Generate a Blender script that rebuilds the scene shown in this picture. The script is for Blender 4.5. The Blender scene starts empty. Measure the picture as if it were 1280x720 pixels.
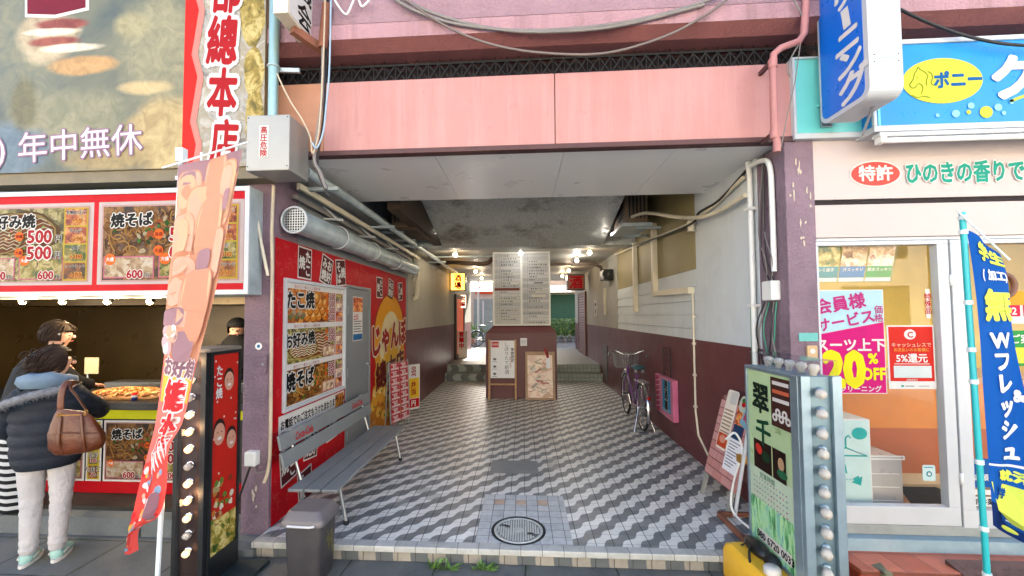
import bpy, bmesh, math, random
from mathutils import Vector, Matrix, noise as mnoise
random.seed(7)
S = bpy.context.scene
COL = S.collection
R = math.radians
PI = math.pi

# ------------------------------------------------------------------ camera
EYE = 1.63
F_PX, CX, CY = 512.0, 622.0, 374.0            # measured on the 1280 x 720 photograph
YAW, PITCH, ROLL = 0.062131, 0.039423, R(0.35)
def cam_axes():
    cy, sy = math.cos(YAW), math.sin(YAW)
    right, fwd, up = Vector((cy, sy, 0)), Vector((-sy, cy, 0)), Vector((0, 0, 1))
    cp, sp = math.cos(PITCH), math.sin(PITCH)
    f2 = fwd*cp + up*sp
    u2 = up*cp - fwd*sp
    cr, sr = math.cos(ROLL), math.sin(ROLL)
    return right*cr - u2*sr, u2*cr + right*sr, f2
AR, AU, AF = cam_axes()
cd = bpy.data.cameras.new('camera')
cam = bpy.data.objects.new('camera', cd)
COL.objects.link(cam)
m3 = Matrix((AR, AU, -AF)).transposed()
cam.matrix_world = Matrix.Translation((0, 0, EYE)) @ m3.to_4x4()
cd.sensor_fit = 'HORIZONTAL'
cd.sensor_width = 36
cd.lens = 36*F_PX/1280
cd.shift_x = (640-CX)/1280
cd.shift_y = (CY-360)/1280
cd.clip_start = 0.05
cd.clip_end = 2000
S.camera = cam

def at(px, py, Y=None, X=None, Z=None):
    """world point seen at a photograph pixel, on the plane Y=, X= or Z="""
    d = AF + AR*((px-CX)/F_PX) - AU*((py-CY)/F_PX)
    t = Y/d.y if Y is not None else (X/d.x if X is not None else (Z-EYE)/d.z)
    return Vector((0, 0, EYE)) + d*t

# ------------------------------------------------------------------ light
SUN_EL, SUN_AZ = R(31), R(9)
w = bpy.data.worlds.new('World')
S.world = w
w.use_nodes = True
wn = w.node_tree
sky = wn.nodes.new('ShaderNodeTexSky')
sky.sky_type = 'NISHITA'
sky.sun_disc = False
sky.sun_elevation = SUN_EL
sky.sun_rotation = SUN_AZ
sky.air_density = 1.0
sky.dust_density = 2.5
sky.ozone_density = 0.6
bg = wn.nodes['Background']
wn.links.new(sky.outputs[0], bg.inputs[0])
bg.inputs[1].default_value = 0.15
sd = bpy.data.lights.new('sun', 'SUN')
sd.energy = 5.0
sd.angle = R(0.5)
sd.color = (1, 0.93, 0.82)
sun = bpy.data.objects.new('sun', sd)
COL.objects.link(sun)
sv = Vector((math.sin(SUN_AZ)*math.cos(SUN_EL), math.cos(SUN_AZ)*math.cos(SUN_EL), math.sin(SUN_EL)))
sun.rotation_euler = sv.to_track_quat('Z', 'Y').to_euler()
sun.location = sv*40
S.view_settings.view_transform = 'Standard'
S.view_settings.look = 'None'
S.view_settings.gamma = 1
S.view_settings.use_curve_mapping = False
S.view_settings.exposure = 2.5
S.cycles.max_bounces = 8
S.cycles.diffuse_bounces = 5
S.cycles.glossy_bounces = 4
S.cycles.transparent_max_bounces = 12
S.cycles.use_denoising = True
S.cycles.caustics_reflective = False
S.cycles.caustics_refractive = False
S.cycles.sample_clamp_indirect = 6

# ------------------------------------------------------------------ materials
MATS = {}
class NT:
    def __init__(s, name):
        s.m = bpy.data.materials.new(name)
        s.m.use_nodes = True
        s.t = s.m.node_tree
        s.b = s.t.nodes['Principled BSDF']
        s.out = s.t.nodes['Material Output']
        MATS[name] = s.m
    def n(s, typ, **kw):
        nd = s.t.nodes.new('ShaderNode'+typ)
        for k, v in kw.items():
            if k.startswith('i_'):
                key = k[2:]
                key = int(key) if key.isdigit() else key.replace('_', ' ')
                s.set(nd.inputs[key], v)
            else:
                setattr(nd, k, v)
        return nd
    def set(s, inp, v):
        if hasattr(v, 'is_output') or hasattr(v, 'links'):
            s.t.links.new(v, inp)
        else:
            inp.default_value = v
    def math(s, op, a, b=0.0, c=None):
        nd = s.t.nodes.new('ShaderNodeMath')
        nd.operation = op
        s.set(nd.inputs[0], a)
        s.set(nd.inputs[1], b)
        if c is not None: s.set(nd.inputs[2], c)
        return nd.outputs[0]
    def mix(s, fac, a, b, blend='MIX'):
        nd = s.t.nodes.new('ShaderNodeMix')
        nd.data_type = 'RGBA'
        nd.blend_type = blend
        s.set(nd.inputs[0], fac)
        s.set(nd.inputs[6], a)
        s.set(nd.inputs[7], b)
        return nd.outputs[2]
    def ramp(s, fac, stops, interp='LINEAR'):
        nd = s.t.nodes.new('ShaderNodeValToRGB')
        nd.color_ramp.interpolation = interp
        els = nd.color_ramp.elements
        while len(els) < len(stops): els.new(0.5)
        for e, (p, c) in zip(els, stops):
            e.position = p
            e.color = c4(c)
        s.set(nd.inputs[0], fac)
        return nd.outputs[0]
    def step(s, v, lo, hi):
        nd = s.t.nodes.new('ShaderNodeMapRange')
        s.set(nd.inputs[0], v)
        nd.inputs[1].default_value = lo
        nd.inputs[2].default_value = hi
        return nd.outputs[0]
    def pos(s, scale=(1, 1, 1)):
        g = s.n('NewGeometry')
        if scale == (1, 1, 1): return g.outputs['Position']
        mp = s.n('Mapping')
        s.set(mp.inputs[0], g.outputs['Position'])
        mp.inputs['Scale'].default_value = scale
        return mp.outputs[0]
    def noise(s, scale, detail=5, rough=0.55, vec=None, dist=0.0):
        nd = s.n('TexNoise')
        nd.inputs['Scale'].default_value = scale
        nd.inputs['Detail'].default_value = detail
        nd.inputs['Roughness'].default_value = rough
        nd.inputs['Distortion'].default_value = dist
        s.set(nd.inputs['Vector'], vec if vec is not None else s.pos())
        return nd.outputs[0]
    def vor(s, scale, feature='F1', out='Color', vec=None, rnd=1.0):
        nd = s.n('TexVoronoi')
        nd.feature = feature
        nd.inputs['Scale'].default_value = scale
        nd.inputs['Randomness'].default_value = rnd
        s.set(nd.inputs['Vector'], vec if vec is not None else s.pos())
        return nd.outputs[out]
    def bump(s, height, strength=0.3, dist=0.01):
        nd = s.n('Bump')
        nd.inputs['Strength'].default_value = strength
        nd.inputs['Distance'].default_value = dist
        s.set(nd.inputs['Height'], height)
        s.t.links.new(nd.outputs[0], s.b.inputs['Normal'])
    def base(s, v): s.set(s.b.inputs['Base Color'], v)

def c4(c):
    return (c[0], c[1], c[2], 1.0) if len(c) == 3 else tuple(c)
def hx(h):
    """sRGB hex to linear"""
    h = h.lstrip('#')
    o = []
    for i in (0, 2, 4):
        v = int(h[i:i+2], 16)/255
        o.append(v/12.92 if v <= 0.04045 else ((v+0.055)/1.055)**2.4)
    return tuple(o)
def mul(c, k): return tuple(min(1, x*k) for x in c)

def mat(name, col, rough=0.55, metal=0.0, var=0.12, vs=5.0, bump=0.0, bs=90.0, spec=0.5, streak=0.0, streakcol=(0.08, 0.07, 0.06), grime=0.0, coat=0.0):
    if name in MATS: return name
    if isinstance(col, str): col = hx(col)
    k = NT(name)
    nz = k.noise(vs, 6, 0.6)
    c = k.mix(k.step(nz, 0.3, 0.7), c4(mul(col, 1-var)), c4(mul(col, 1+var)))
    if streak:
        sn = k.noise(1.0, 5, 0.65, k.pos((9, 9, 0.55)))
        c = k.mix(k.math('MULTIPLY', k.step(sn, 0.48, 0.78), streak), c, c4(streakcol))
    if grime:
        gn = k.noise(2.3, 8, 0.72)
        c = k.mix(k.math('MULTIPLY', k.step(gn, 0.5, 0.75), grime), c, c4(streakcol))
    k.base(c)
    rn = k.noise(vs*2.7, 4)
    rr = k.n('MapRange')
    k.set(rr.inputs[0], rn)
    rr.inputs[3].default_value = max(0.04, rough-0.09)
    rr.inputs[4].default_value = min(1, rough+0.09)
    k.t.links.new(rr.outputs[0], k.b.inputs['Roughness'])
    k.b.inputs['Metallic'].default_value = metal
    k.b.inputs['Specular IOR Level'].default_value = spec
    if coat: k.b.inputs['Coat Weight'].default_value = coat
    if bump: k.bump(k.noise(bs, 5, 0.6), bump, 0.006 if bs > 60 else 0.022)
    return name

def ink(h, rough=0.5):
    """printed or painted flat colour"""
    return mat('ink_'+h, mul(hx(h), .68), rough, var=0.05, vs=9, spec=.10)
def lit(name, col, strength):
    if name in MATS: return name
    k = NT(name)
    k.base(c4(col))
    k.b.inputs['Emission Color'].default_value = c4(col)
    k.b.inputs['Emission Strength'].default_value = strength
    return name
def glass(name, tint=(1, 1, 1), rough=0.02, ior=1.5):
    if name in MATS: return name
    k = NT(name)
    tr = k.n('BsdfTransparent')
    tr.inputs[0].default_value = c4(tint)
    gl = k.n('BsdfGlossy')
    gl.inputs['Roughness'].default_value = rough
    fr = k.n('Fresnel')
    fr.inputs[0].default_value = ior
    mx = k.n('MixShader')
    gm = k.n('NewGeometry')
    k.t.links.new(k.math('MULTIPLY', fr.outputs[0], k.math('SUBTRACT', 1.0, gm.outputs['Backfacing'])), mx.inputs[0])
    k.t.links.new(tr.outputs[0], mx.inputs[1])
    k.t.links.new(gl.outputs[0], mx.inputs[2])
    k.t.links.new(mx.outputs[0], k.out.inputs[0])
    return name

# ------------------------------------------------------------------ geometry collector
def stem(name): return name
class FR:
    """flat frame: origin o, right u, up v, towards the viewer n"""
    def __init__(s, o, u, v=(0, 0, 1), n=None):
        s.o = Vector(o)
        s.u = Vector(u).normalized()
        s.v = Vector(v).normalized()
        s.n = Vector(n) if n else s.u.cross(s.v)
    def p(s, x, y, d=0.0): return s.o + s.u*x + s.v*y + s.n*d
FRONT = lambda Y, x=0, z=0: FR((x, Y, z), (1, 0, 0))       # faces the street
LEFTW = lambda X, y=0, z=0: FR((X, y, z), (0, 1, 0))        # faces +X
RIGHTW = lambda X, y=0, z=0: FR((X, y, z), (0, -1, 0))      # faces -X (x runs towards -Y)

TXT = {}
def glyphs(s, bold):
    key = (s, bold)
    if key not in TXT:
        cu = bpy.data.curves.new('t', 'FONT')
        cu.body = s
        cu.resolution_u = 2
        cu.offset = bold
        o = bpy.data.objects.new('t', cu)
        me = bpy.data.meshes.new_from_object(o)
        vs = [(v.co.x, v.co.y) for v in me.vertices]
        fs = []
        for p in me.polygons:
            f = list(p.vertices)
            if p.normal.z < 0: f.reverse()
            fs.append(f)
        TXT[key] = (vs, fs)
        bpy.data.meshes.remove(me)
        bpy.data.objects.remove(o)
        bpy.data.curves.remove(cu)
    return TXT[key]

def weight(b):
    """shifted copies that make a stroke bolder without breaking dense characters"""
    if b <= .012: return [(0, 0)]
    n = 8 if b < .05 else 12
    out = [(b*math.cos(2*PI*k/n), b*math.sin(2*PI*k/n)) for k in range(n)]
    if b > .05: out += [(b*.5*math.cos(2*PI*k/6), b*.5*math.sin(2*PI*k/6)) for k in range(6)]
    return out
class MB:
    def __init__(s):
        s.v, s.f, s.fm, s.fs, s.mats = [], [], [], [], []
    def mi(s, m):
        if m not in s.mats: s.mats.append(m)
        return s.mats.index(m)
    def add(s, vs, fs, m, smooth=False):
        b = len(s.v)
        s.v += [Vector(p) for p in vs]
        i = s.mi(m)
        for f in fs:
            s.f.append([b+k for k in f])
            s.fm.append(i)
            s.fs.append(smooth)
    def box(s, x0, x1, y0, y1, z0, z1, m):
        x0, x1 = min(x0, x1), max(x0, x1)
        y0, y1 = min(y0, y1), max(y0, y1)
        z0, z1 = min(z0, z1), max(z0, z1)
        vs = [(x, y, z) for z in (z0, z1) for y in (y0, y1) for x in (x0, x1)]
        s.add(vs, [(0, 2, 3, 1), (4, 5, 7, 6), (0, 1, 5, 4), (2, 6, 7, 3), (0, 4, 6, 2), (1, 3, 7, 5)], m)
        return s
    def hexa(s, a, b, m):
        """solid between two matching quads"""
        s.add(list(a)+list(b), [(3, 2, 1, 0), (4, 5, 6, 7), (0, 1, 5, 4), (1, 2, 6, 5), (2, 3, 7, 6), (3, 0, 4, 7)], m)
        return s
    def slab(s, fr, x0, y0, x1, y1, d0, d1, m):
        q = [(x0, y0), (x1, y0), (x1, y1), (x0, y1)]
        return s.hexa([fr.p(x, y, d0) for x, y in q], [fr.p(x, y, d1) for x, y in q], m)
    def prism(s, fr, pts, d0, d1, m, m2=None):
        n = len(pts)
        a = [fr.p(x, y, d0) for x, y in pts]
        b = [fr.p(x, y, d1) for x, y in pts]
        s.add(a+b, [tuple(range(n))[::-1]]+[(i, (i+1) % n, n+(i+1) % n, n+i) for i in range(n)], m)
        s.add(b, [tuple(range(n))], m2 or m)
        return s
    def bar(s, a, b, w, h, m, up=(0, 0, 1)):
        a, b = Vector(a), Vector(b)
        d = (b-a).normalized()
        up = Vector(up)
        if abs(d.dot(up)) > 0.95: up = Vector((0, 1, 0)) if abs(d.y) < 0.9 else Vector((1, 0, 0))
        r = d.cross(up).normalized()
        u = r.cross(d)
        q = [(-w/2, -h/2), (w/2, -h/2), (w/2, h/2), (-w/2, h/2)]
        return s.hexa([b+r*x+u*y for x, y in q][::-1], [a+r*x+u*y for x, y in q][::-1], m)
    def tube(s, pts, r, m, n=8, closed=False, caps=True, flat=1.0):
        pts = [Vector(p) for p in pts]
        rr = r if isinstance(r, (list, tuple)) else [r]*len(pts)
        rings = []
        N = len(pts)
        prev = None
        for i, p in enumerate(pts):
            if closed: t = pts[(i+1) % N]-pts[i-1]
            else: t = pts[min(i+1, N-1)]-pts[max(i-1, 0)]
            t.normalize()
            if prev is None:
                ref = Vector((0, 0, 1)) if abs(t.z) < 0.9 else Vector((0, 1, 0))
                a = t.cross(ref).normalized()
            else:
                a = (prev - t*prev.dot(t)).normalized()
            prev = a
            b = t.cross(a)
            rings.append([p + (a*math.cos(2*PI*k/n)+b*math.sin(2*PI*k/n)*flat)*rr[i] for k in range(n)])
        vs = [q for rg in rings for q in rg]
        fs = []
        for i in range(N if closed else N-1):
            j = (i+1) % N
            for k in range(n):
                fs.append((i*n+k, i*n+(k+1) % n, j*n+(k+1) % n, j*n+k))
        s.add(vs, fs, m, True)
        if caps and not closed:
            s.add(rings[0], [tuple(range(n))[::-1]], m)
            s.add(rings[-1], [tuple(range(n))], m)
        return s
    def lathe(s, c, axis, prof, m, n=16, smooth=True, sx=1.0, sy=1.0):
        """prof: (radius, height along axis)"""
        c, ax = Vector(c), Vector(axis).normalized()
        ref = Vector((0, 0, 1)) if abs(ax.z) < 0.9 else Vector((0, 1, 0))
        a = ax.cross(ref).normalized()
        b = ax.cross(a)
        vs, fs = [], []
        for r, h in prof:
            for k in range(n):
                t = 2*PI*k/n
                vs.append(c+ax*h+(a*math.cos(t)*sx+b*math.sin(t)*sy)*r)
        for i in range(len(prof)-1):
            for k in range(n):
                fs.append((i*n+k, i*n+(k+1) % n, (i+1)*n+(k+1) % n, (i+1)*n+k))
        s.add(vs, fs, m, smooth)
        return s
    def ball(s, c, r, m, n=14, squash=(1, 1, 1), jig=0.0, seed=0):
        vs, fs = [], []
        h = n//2
        for i in range(h+1):
            p = PI*i/h
            for k in range(n):
                t = 2*PI*k/n
                d = Vector((math.sin(p)*math.cos(t), math.sin(p)*math.sin(t), math.cos(p)))
                q = 1+(jig*mnoise.noise(d*2.3+Vector((seed, seed*1.7, 3))) if jig else 0)
                vs.append(Vector(c)+Vector((d.x*squash[0], d.y*squash[1], d.z*squash[2]))*r*q)
        for i in range(h):
            for k in range(n):
                fs.append((i*n+k, (i+1)*n+k, (i+1)*n+(k+1) % n, i*n+(k+1) % n))
        s.add(vs, fs, m, True)
        return s
    # flat print on a frame
    def rect(s, fr, x0, y0, x1, y1, m, d=0.001):
        s.add([fr.p(x0, y0, d), fr.p(x1, y0, d), fr.p(x1, y1, d), fr.p(x0, y1, d)], [(0, 1, 2, 3)], m)
        return s
    def poly(s, fr, pts, m, d=0.001):
        s.add([fr.p(x, y, d) for x, y in pts], [tuple(range(len(pts)))], m)
        return s
    def ell(s, fr, cx, cy, rx, ry, m, d=0.001, n=28, a0=0.0, jig=0.0, rot=0.0):
        pts = []
        for k in range(n):
            t = 2*PI*k/n
            j = 1+(jig*random.uniform(-1, 1) if jig else 0)
            x, y = rx*math.cos(t)*j, ry*math.sin(t)*j
            pts.append((cx+x*math.cos(rot)-y*math.sin(rot), cy+x*math.sin(rot)+y*math.cos(rot)))
        return s.poly(fr, pts, m, d)
    def frame(s, fr, x0, y0, x1, y1, w, m, d0=0.0, d1=0.01):
        for a in ((x0, y0, x1, y0+w), (x0, y1-w, x1, y1), (x0, y0+w, x0+w, y1-w), (x1-w, y0+w, x1, y1-w)):
            s.slab(fr, *a, d0, d1, m)
        return s
    def stroke(s, fr, pts, wd, m, d=0.002):
        pts = [Vector(p) for p in pts]
        L, Q = [], []
        for i, p in enumerate(pts):
            t = (pts[min(i+1, len(pts)-1)]-pts[max(i-1, 0)]).normalized()
            nn = Vector((-t.y, t.x))
            L.append(p+nn*wd/2)
            Q.append(p-nn*wd/2)
        for i in range(len(pts)-1):
            s.add([fr.p(*L[i], d), fr.p(*Q[i], d), fr.p(*Q[i+1], d), fr.p(*L[i+1], d)], [(0, 1, 2, 3)], m)
        return s
    def text(s, fr, t, x, y, size, m, d=0.003, bold=0.02, sx=1.0, rot=0.0, align='c', vert=False, pitch=1.0, outline=None, ow=0.06, shear=0.0, warp=None):
        """x, y: middle of the line (or of the column for vertical setting)"""
        items = []
        if vert:
            L = len(t)
            for i, ch in enumerate(t): items.append((ch, 0, ((L-1)/2-i)*size*pitch))
        else: items.append((t, 0, 0))
        for ch, ox, oy in items:
            for mm, bb, dd in ([(outline, bold+ow, d)] if outline else [])+[(m, bold, d+(0.0016 if outline else 0))]:
                v0, fs = glyphs(ch, 0.0)
                if not v0: continue
                xa, xb = min(p[0] for p in v0), max(p[0] for p in v0)
                mid = (xa+xb)/2 if align == 'c' or vert else (xa if align == 'l' else xb)
                for ci, (bx, by) in enumerate(weight(bb)):
                    out = []
                    for px, py in v0:
                        lx, ly = (px+bx-mid)*size*sx, (py+by-0.37)*size
                        lx += ly*shear
                        lx, ly = lx+ox, ly+oy
                        wx, wy = x+lx*math.cos(rot)-ly*math.sin(rot), y+lx*math.sin(rot)+ly*math.cos(rot)
                        out.append(fr.p(wx, wy, dd+ci*.00006))
                    s.add(out, fs, mm)
        return s
    def build(s, name, parent=None, bevel=0.0, loc=None):
        me = bpy.data.meshes.new(name)
        o = bpy.data.objects.new(name, me)
        COL.objects.link(o)
        org = Vector(loc) if loc is not None else Vector((0, 0, 0))
        off = org.copy()
        p = parent
        while p is not None:
            off += p.location
            p = p.parent
        me.from_pydata([v-off for v in s.v], [], s.f)
        for mm in s.mats: me.materials.append(MATS[mm])
        me.polygons.foreach_set('material_index', s.fm)
        me.polygons.foreach_set('use_smooth', s.fs)
        me.update()
        o.location = org
        if parent: o.parent = parent
        if bevel:
            b = o.modifiers.new('bevel', 'BEVEL')
            b.width = bevel
            b.segments = 2
            b.limit_method = 'ANGLE'
            b.angle_limit = R(50)
        return o

def tag(o, label=None, cat=None, group=None, kind=None):
    if label: o['label'] = label
    if cat: o['category'] = cat
    if group: o['group'] = group
    if kind: o['kind'] = kind
    return o
def thing(name, label, cat, loc=(0, 0, 0), group=None):
    o = bpy.data.objects.new(name, None)
    o.empty_display_size = 0.1
    COL.objects.link(o)
    o.location = loc
    return tag(o, label, cat, group)
def clone(o, parent=None):
    c = o.copy()
    COL.objects.link(c)
    c.parent = parent
    for ch in [q for q in COL.objects if q.parent == o]: clone(ch, c)
    return c
def smooth_pts(pts, k=6):
    """Catmull-Rom through the points"""
    P = [Vector(p) for p in pts]
    out = []
    for i in range(len(P)-1):
        a, b, c, d = P[max(i-1, 0)], P[i], P[i+1], P[min(i+2, len(P)-1)]
        for j in range(k):
            t = j/k
            out.append(0.5*((2*b)+(c-a)*t+(2*a-5*b+4*c-d)*t*t+(3*b-a-3*c+d)*t**3))
    out.append(P[-1])
    return out
# ------------------------------------------------------------------ setting materials
def floor_tile(name):
    k = NT(name)
    sp = k.n('SeparateXYZ')
    k.set(sp.inputs[0], k.pos())
    T = 0.126
    u = k.math('DIVIDE', sp.outputs[0], T)
    v = k.math('DIVIDE', sp.outputs[1], T)
    sfr = k.math('FRACT', k.math('MULTIPLY', k.math('SUBTRACT', v, u), 0.5))
    wv = k.math('SINE', k.math('MULTIPLY', k.math('ADD', k.math('MULTIPLY', k.math('ADD', u, v), 0.5), 0.25), 2*PI))
    tri = k.math('ABSOLUTE', k.math('SUBTRACT', sfr, 0.5))            # 0 in the middle of a dark band
    edge = k.math('ADD', tri, k.math('MULTIPLY', wv, 0.085))
    dark = k.step(edge, 0.258, 0.244)
    # every tile a little different
    fl = k.n('CombineXYZ')
    k.set(fl.inputs[0], k.math('FLOOR', u))
    k.set(fl.inputs[1], k.math('FLOOR', v))
    wn_ = k.n('TexWhiteNoise')
    k.set(wn_.inputs['Vector'], fl.outputs[0])
    rnd = wn_.outputs['Value']
    nz = k.noise(28, 5, 0.7)
    odd = k.math('GREATER_THAN', rnd, 0.975)
    lightc = k.mix(rnd, c4(hx('#D8D8D2')), c4(hx('#E6E5DE')))
    darkc = k.mix(rnd, c4(hx('#6C7072')), c4(hx('#808485')))
    c = k.mix(dark, lightc, darkc)
    c = k.mix(k.math('MULTIPLY', odd, 0.55), c, (0.30, 0.30, 0.28, 1))
    c = k.mix(k.math('MULTIPLY', k.step(k.vor(2.1, 'F1', 'Distance'), .045, .02), .7), c, (0.06, 0.055, 0.05, 1))
    c = k.mix(k.math('MULTIPLY', k.step(nz, 0.45, 0.8), 0.25), c, (0.12, 0.12, 0.115, 1))
    big = k.noise(1.1, 6, 0.65)
    st2 = k.noise(0.55, 7, 0.7)
    c = k.mix(k.math('MULTIPLY', k.step(st2, 0.52, 0.62), 0.22), c, (0.20, 0.18, 0.15, 1))
    c = k.mix(k.math('MULTIPLY', k.step(big, 0.45, 0.75), 0.28), c, (0.13, 0.125, 0.11, 1))
    fx = k.math('ABSOLUTE', k.math('SUBTRACT', k.math('FRACT', u), 0.5))
    fy = k.math('ABSOLUTE', k.math('SUBTRACT', k.math('FRACT', v), 0.5))
    jx = k.step(fx, 0.470, 0.484)
    jy = k.math('MULTIPLY', k.step(fy, 0.478, 0.490), 0.7)
    j = k.math('MAXIMUM', jx, jy)
    c = k.mix(k.math('MULTIPLY', j, 0.85), c, (0.045, 0.045, 0.045, 1))
    k.base(c)
    rr = k.n('MapRange')
    k.set(rr.inputs[0], k.noise(6, 5, 0.7))
    rr.inputs[3].default_value = 0.22
    rr.inputs[4].default_value = 0.5
    k.set(k.b.inputs['Roughness'], k.math('MAXIMUM', rr.outputs[0], k.math('MULTIPLY', j, 0.8)))
    k.bump(k.math('SUBTRACT', k.math('MULTIPLY', nz, 0.12), j), 0.35, 0.004)
    return name
floor_tile('floor_tile')

def grid_tile(name, c1, c2, joint, tx, ty, axis=(0, 1), jw=0.03, off=(0, 0), rough=0.4, wavecol=None):
    k = NT(name)
    sp = k.n('SeparateXYZ')
    k.set(sp.inputs[0], k.pos())
    u = k.math('DIVIDE', k.math('ADD', sp.outputs[axis[0]], off[0]), tx)
    v = k.math('DIVIDE', k.math('ADD', sp.outputs[axis[1]], off[1]), ty)
    fl = k.n('CombineXYZ')
    k.set(fl.inputs[0], k.math('FLOOR', u))
    k.set(fl.inputs[1], k.math('FLOOR', v))
    wn_ = k.n('TexWhiteNoise')
    k.set(wn_.inputs['Vector'], fl.outputs[0])
    c = k.mix(wn_.outputs['Value'], c4(hx(c1)), c4(hx(c2)))
    if wavecol:
        ph = k.math('SINE', k.math('ADD', k.math('MULTIPLY', u, PI), k.math('MULTIPLY', k.math('SINE', k.math('MULTIPLY', v, 3.4)), 0.9)))
        c = k.mix(k.step(ph, -0.05, 0.05), c, c4(hx(wavecol)))
    nz = k.noise(14, 6, 0.7)
    c = k.mix(k.math('MULTIPLY', k.step(nz, 0.42, 0.8), 0.4), c, (0.1, 0.1, 0.085, 1))
    fx = k.math('ABSOLUTE', k.math('SUBTRACT', k.math('FRACT', u), 0.5))
    fy = k.math('ABSOLUTE', k.math('SUBTRACT', k.math('FRACT', v), 0.5))
    j = k.math('MAXIMUM', k.step(fx, 0.5-jw, 0.5-jw*0.5), k.step(fy, 0.5-jw*tx/ty, 0.5-jw*0.5*tx/ty))
    c = k.mix(k.math('MULTIPLY', j, 0.9), c, c4(hx(joint)))
    k.base(c)
    k.b.inputs['Roughness'].default_value = rough
    k.bump(k.math('SUBTRACT', k.math('MULTIPLY', nz, 0.3), j), 0.4, 0.004)
    return name
grid_tile('patch_tile', '#ACB2B5', '#C2C6C7', '#3A3A3A', 0.0935, 0.0993, off=(0.36, -2.985))
grid_tile('patch_pink', '#B79C88', '#C2A894', '#3A3A3A', 0.0935, 0.0993, off=(0.36, -2.985))
grid_tile('nosing_tile', '#A9ABA8', '#B9BBB8', '#55534E', 0.148, 3.0, off=(0.03, 0), jw=0.02)
grid_tile('riser_tile', '#8E8880', '#9C968C', '#3C3833', 0.126, 0.3, axis=(0, 2), wavecol='#5A5F62', off=(0.02, 0.2))
grid_tile('step_tile', '#8A928E', '#98A09B', '#2F3331', 0.1, 0.095, axis=(0, 2), jw=0.04)
grid_tile('step_wave', '#8E9794', '#A3ABA7', '#2F3331', 0.19, 0.19, axis=(0, 2), jw=0.02, wavecol='#5A605F')
grid_tile('tread_tile', '#7E827C', '#8C908A', '#2B2E2C', 0.1, 0.1, axis=(0, 1), jw=0.04)
grid_tile('red_tile', '#B0543C', '#C46A50', '#6A3A30', 0.2, 0.2, axis=(0, 1), jw=0.02, rough=0.45)
grid_tile('red_riser', '#983A22', '#AE4A30', '#57301F', 0.2, 0.3, axis=(0, 2), jw=0.02, rough=0.45, off=(0, 0.2))

def pavement(name):
    k = NT(name)
    sp = k.n('SeparateXYZ')
    k.set(sp.inputs[0], k.pos())
    wob = k.math('MULTIPLY', k.math('SUBTRACT', k.noise(3, 5, 0.7), 0.5), 0.05)
    u = k.math('DIVIDE', k.math('ADD', sp.outputs[0], wob), 0.62)
    v = k.math('DIVIDE', k.math('ADD', sp.outputs[1], wob), 0.44)
    fx = k.math('ABSOLUTE', k.math('SUBTRACT', k.math('FRACT', u), 0.5))
    fy = k.math('ABSOLUTE', k.math('SUBTRACT', k.math('FRACT', v), 0.5))
    j = k.math('MAXIMUM', k.step(fx, 0.487, 0.496), k.step(fy, 0.482, 0.494))
    n1 = k.noise(2.2, 8, 0.7)
    n2 = k.noise(120, 3, 0.7)
    n3 = k.noise(5, 7, 0.75)
    c = k.mix(k.step(n1, 0.3, 0.72), (0.065, 0.07, 0.07, 1), (0.13, 0.133, 0.13, 1))
    c = k.mix(k.math('MULTIPLY', k.step(n2, 0.4, 0.75), 0.45), c, (0.17, 0.17, 0.165, 1))
    c = k.mix(k.math('MULTIPLY', k.step(n3, 0.55, 0.7), 0.4), c, (0.035, 0.04, 0.035, 1))
    # moss towards the joints
    mo = k.math('MULTIPLY', k.step(k.noise(7, 5, 0.7), 0.5, 0.62), k.math('MAXIMUM', k.step(fx, 0.44, 0.5), k.step(fy, 0.42, 0.5)))
    c = k.mix(k.math('MULTIPLY', mo, 0.7), c, (0.05, 0.09, 0.025, 1))
    c = k.mix(k.math('MULTIPLY', j, 0.9), c, (0.02, 0.02, 0.018, 1))
    k.base(c)
    k.b.inputs['Roughness'].default_value = 0.75
    k.bump(k.math('SUBTRACT', k.math('ADD', k.math('MULTIPLY', n2, 0.25), k.math('MULTIPLY', n3, 0.6)), j), 0.6, 0.008)
    return name
pavement('pavement')

mat('stucco_mauve', '#977880', 0.85, var=0.10, vs=2, bump=1.0, bs=34, streak=0.25, streakcol=(0.12, 0.075, 0.08), grime=0.12)
mat('ledge_mauve', '#AA8389', 0.8, var=0.1, vs=2, bump=0.8, bs=55, streak=0.45, streakcol=(0.1, 0.05, 0.05))
mat('ledge_dark', '#7A4A48', 0.8, var=0.15, vs=3, bump=0.4, bs=50)
mat('pillar_purple', '#806A76', 0.8, var=0.22, vs=2.2, bump=1.0, bs=48, grime=0.35, streakcol=(0.05, 0.035, 0.045))
def pink_panel(name):
    k = NT(name)
    n0 = k.noise(1.3, 6, .6)
    c = k.mix(k.step(n0, .3, .7), c4(hx('#A8736D')), c4(hx('#B37E78')))
    a = k.noise(1, 6, .7, k.pos((6, 6, .45)))
    c = k.mix(k.math('MULTIPLY', k.step(a, .46, .76), .32), c, c4(hx('#CDA09A')))
    b = k.noise(1, 6, .75, k.pos((11, 11, .6)), .5)
    c = k.mix(k.math('MULTIPLY', k.step(b, .56, .78), .42), c, c4(hx('#8A5652')))
    d = k.noise(9, 8, .8)
    c = k.mix(k.math('MULTIPLY', k.step(d, .58, .70), .5), c, c4(hx('#93605A')))
    k.base(c)
    k.b.inputs['Roughness'].default_value = .5
    k.bump(k.noise(2.2, 3, .5), .25, .012)
    return name
pink_panel('pink_panel')
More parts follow.
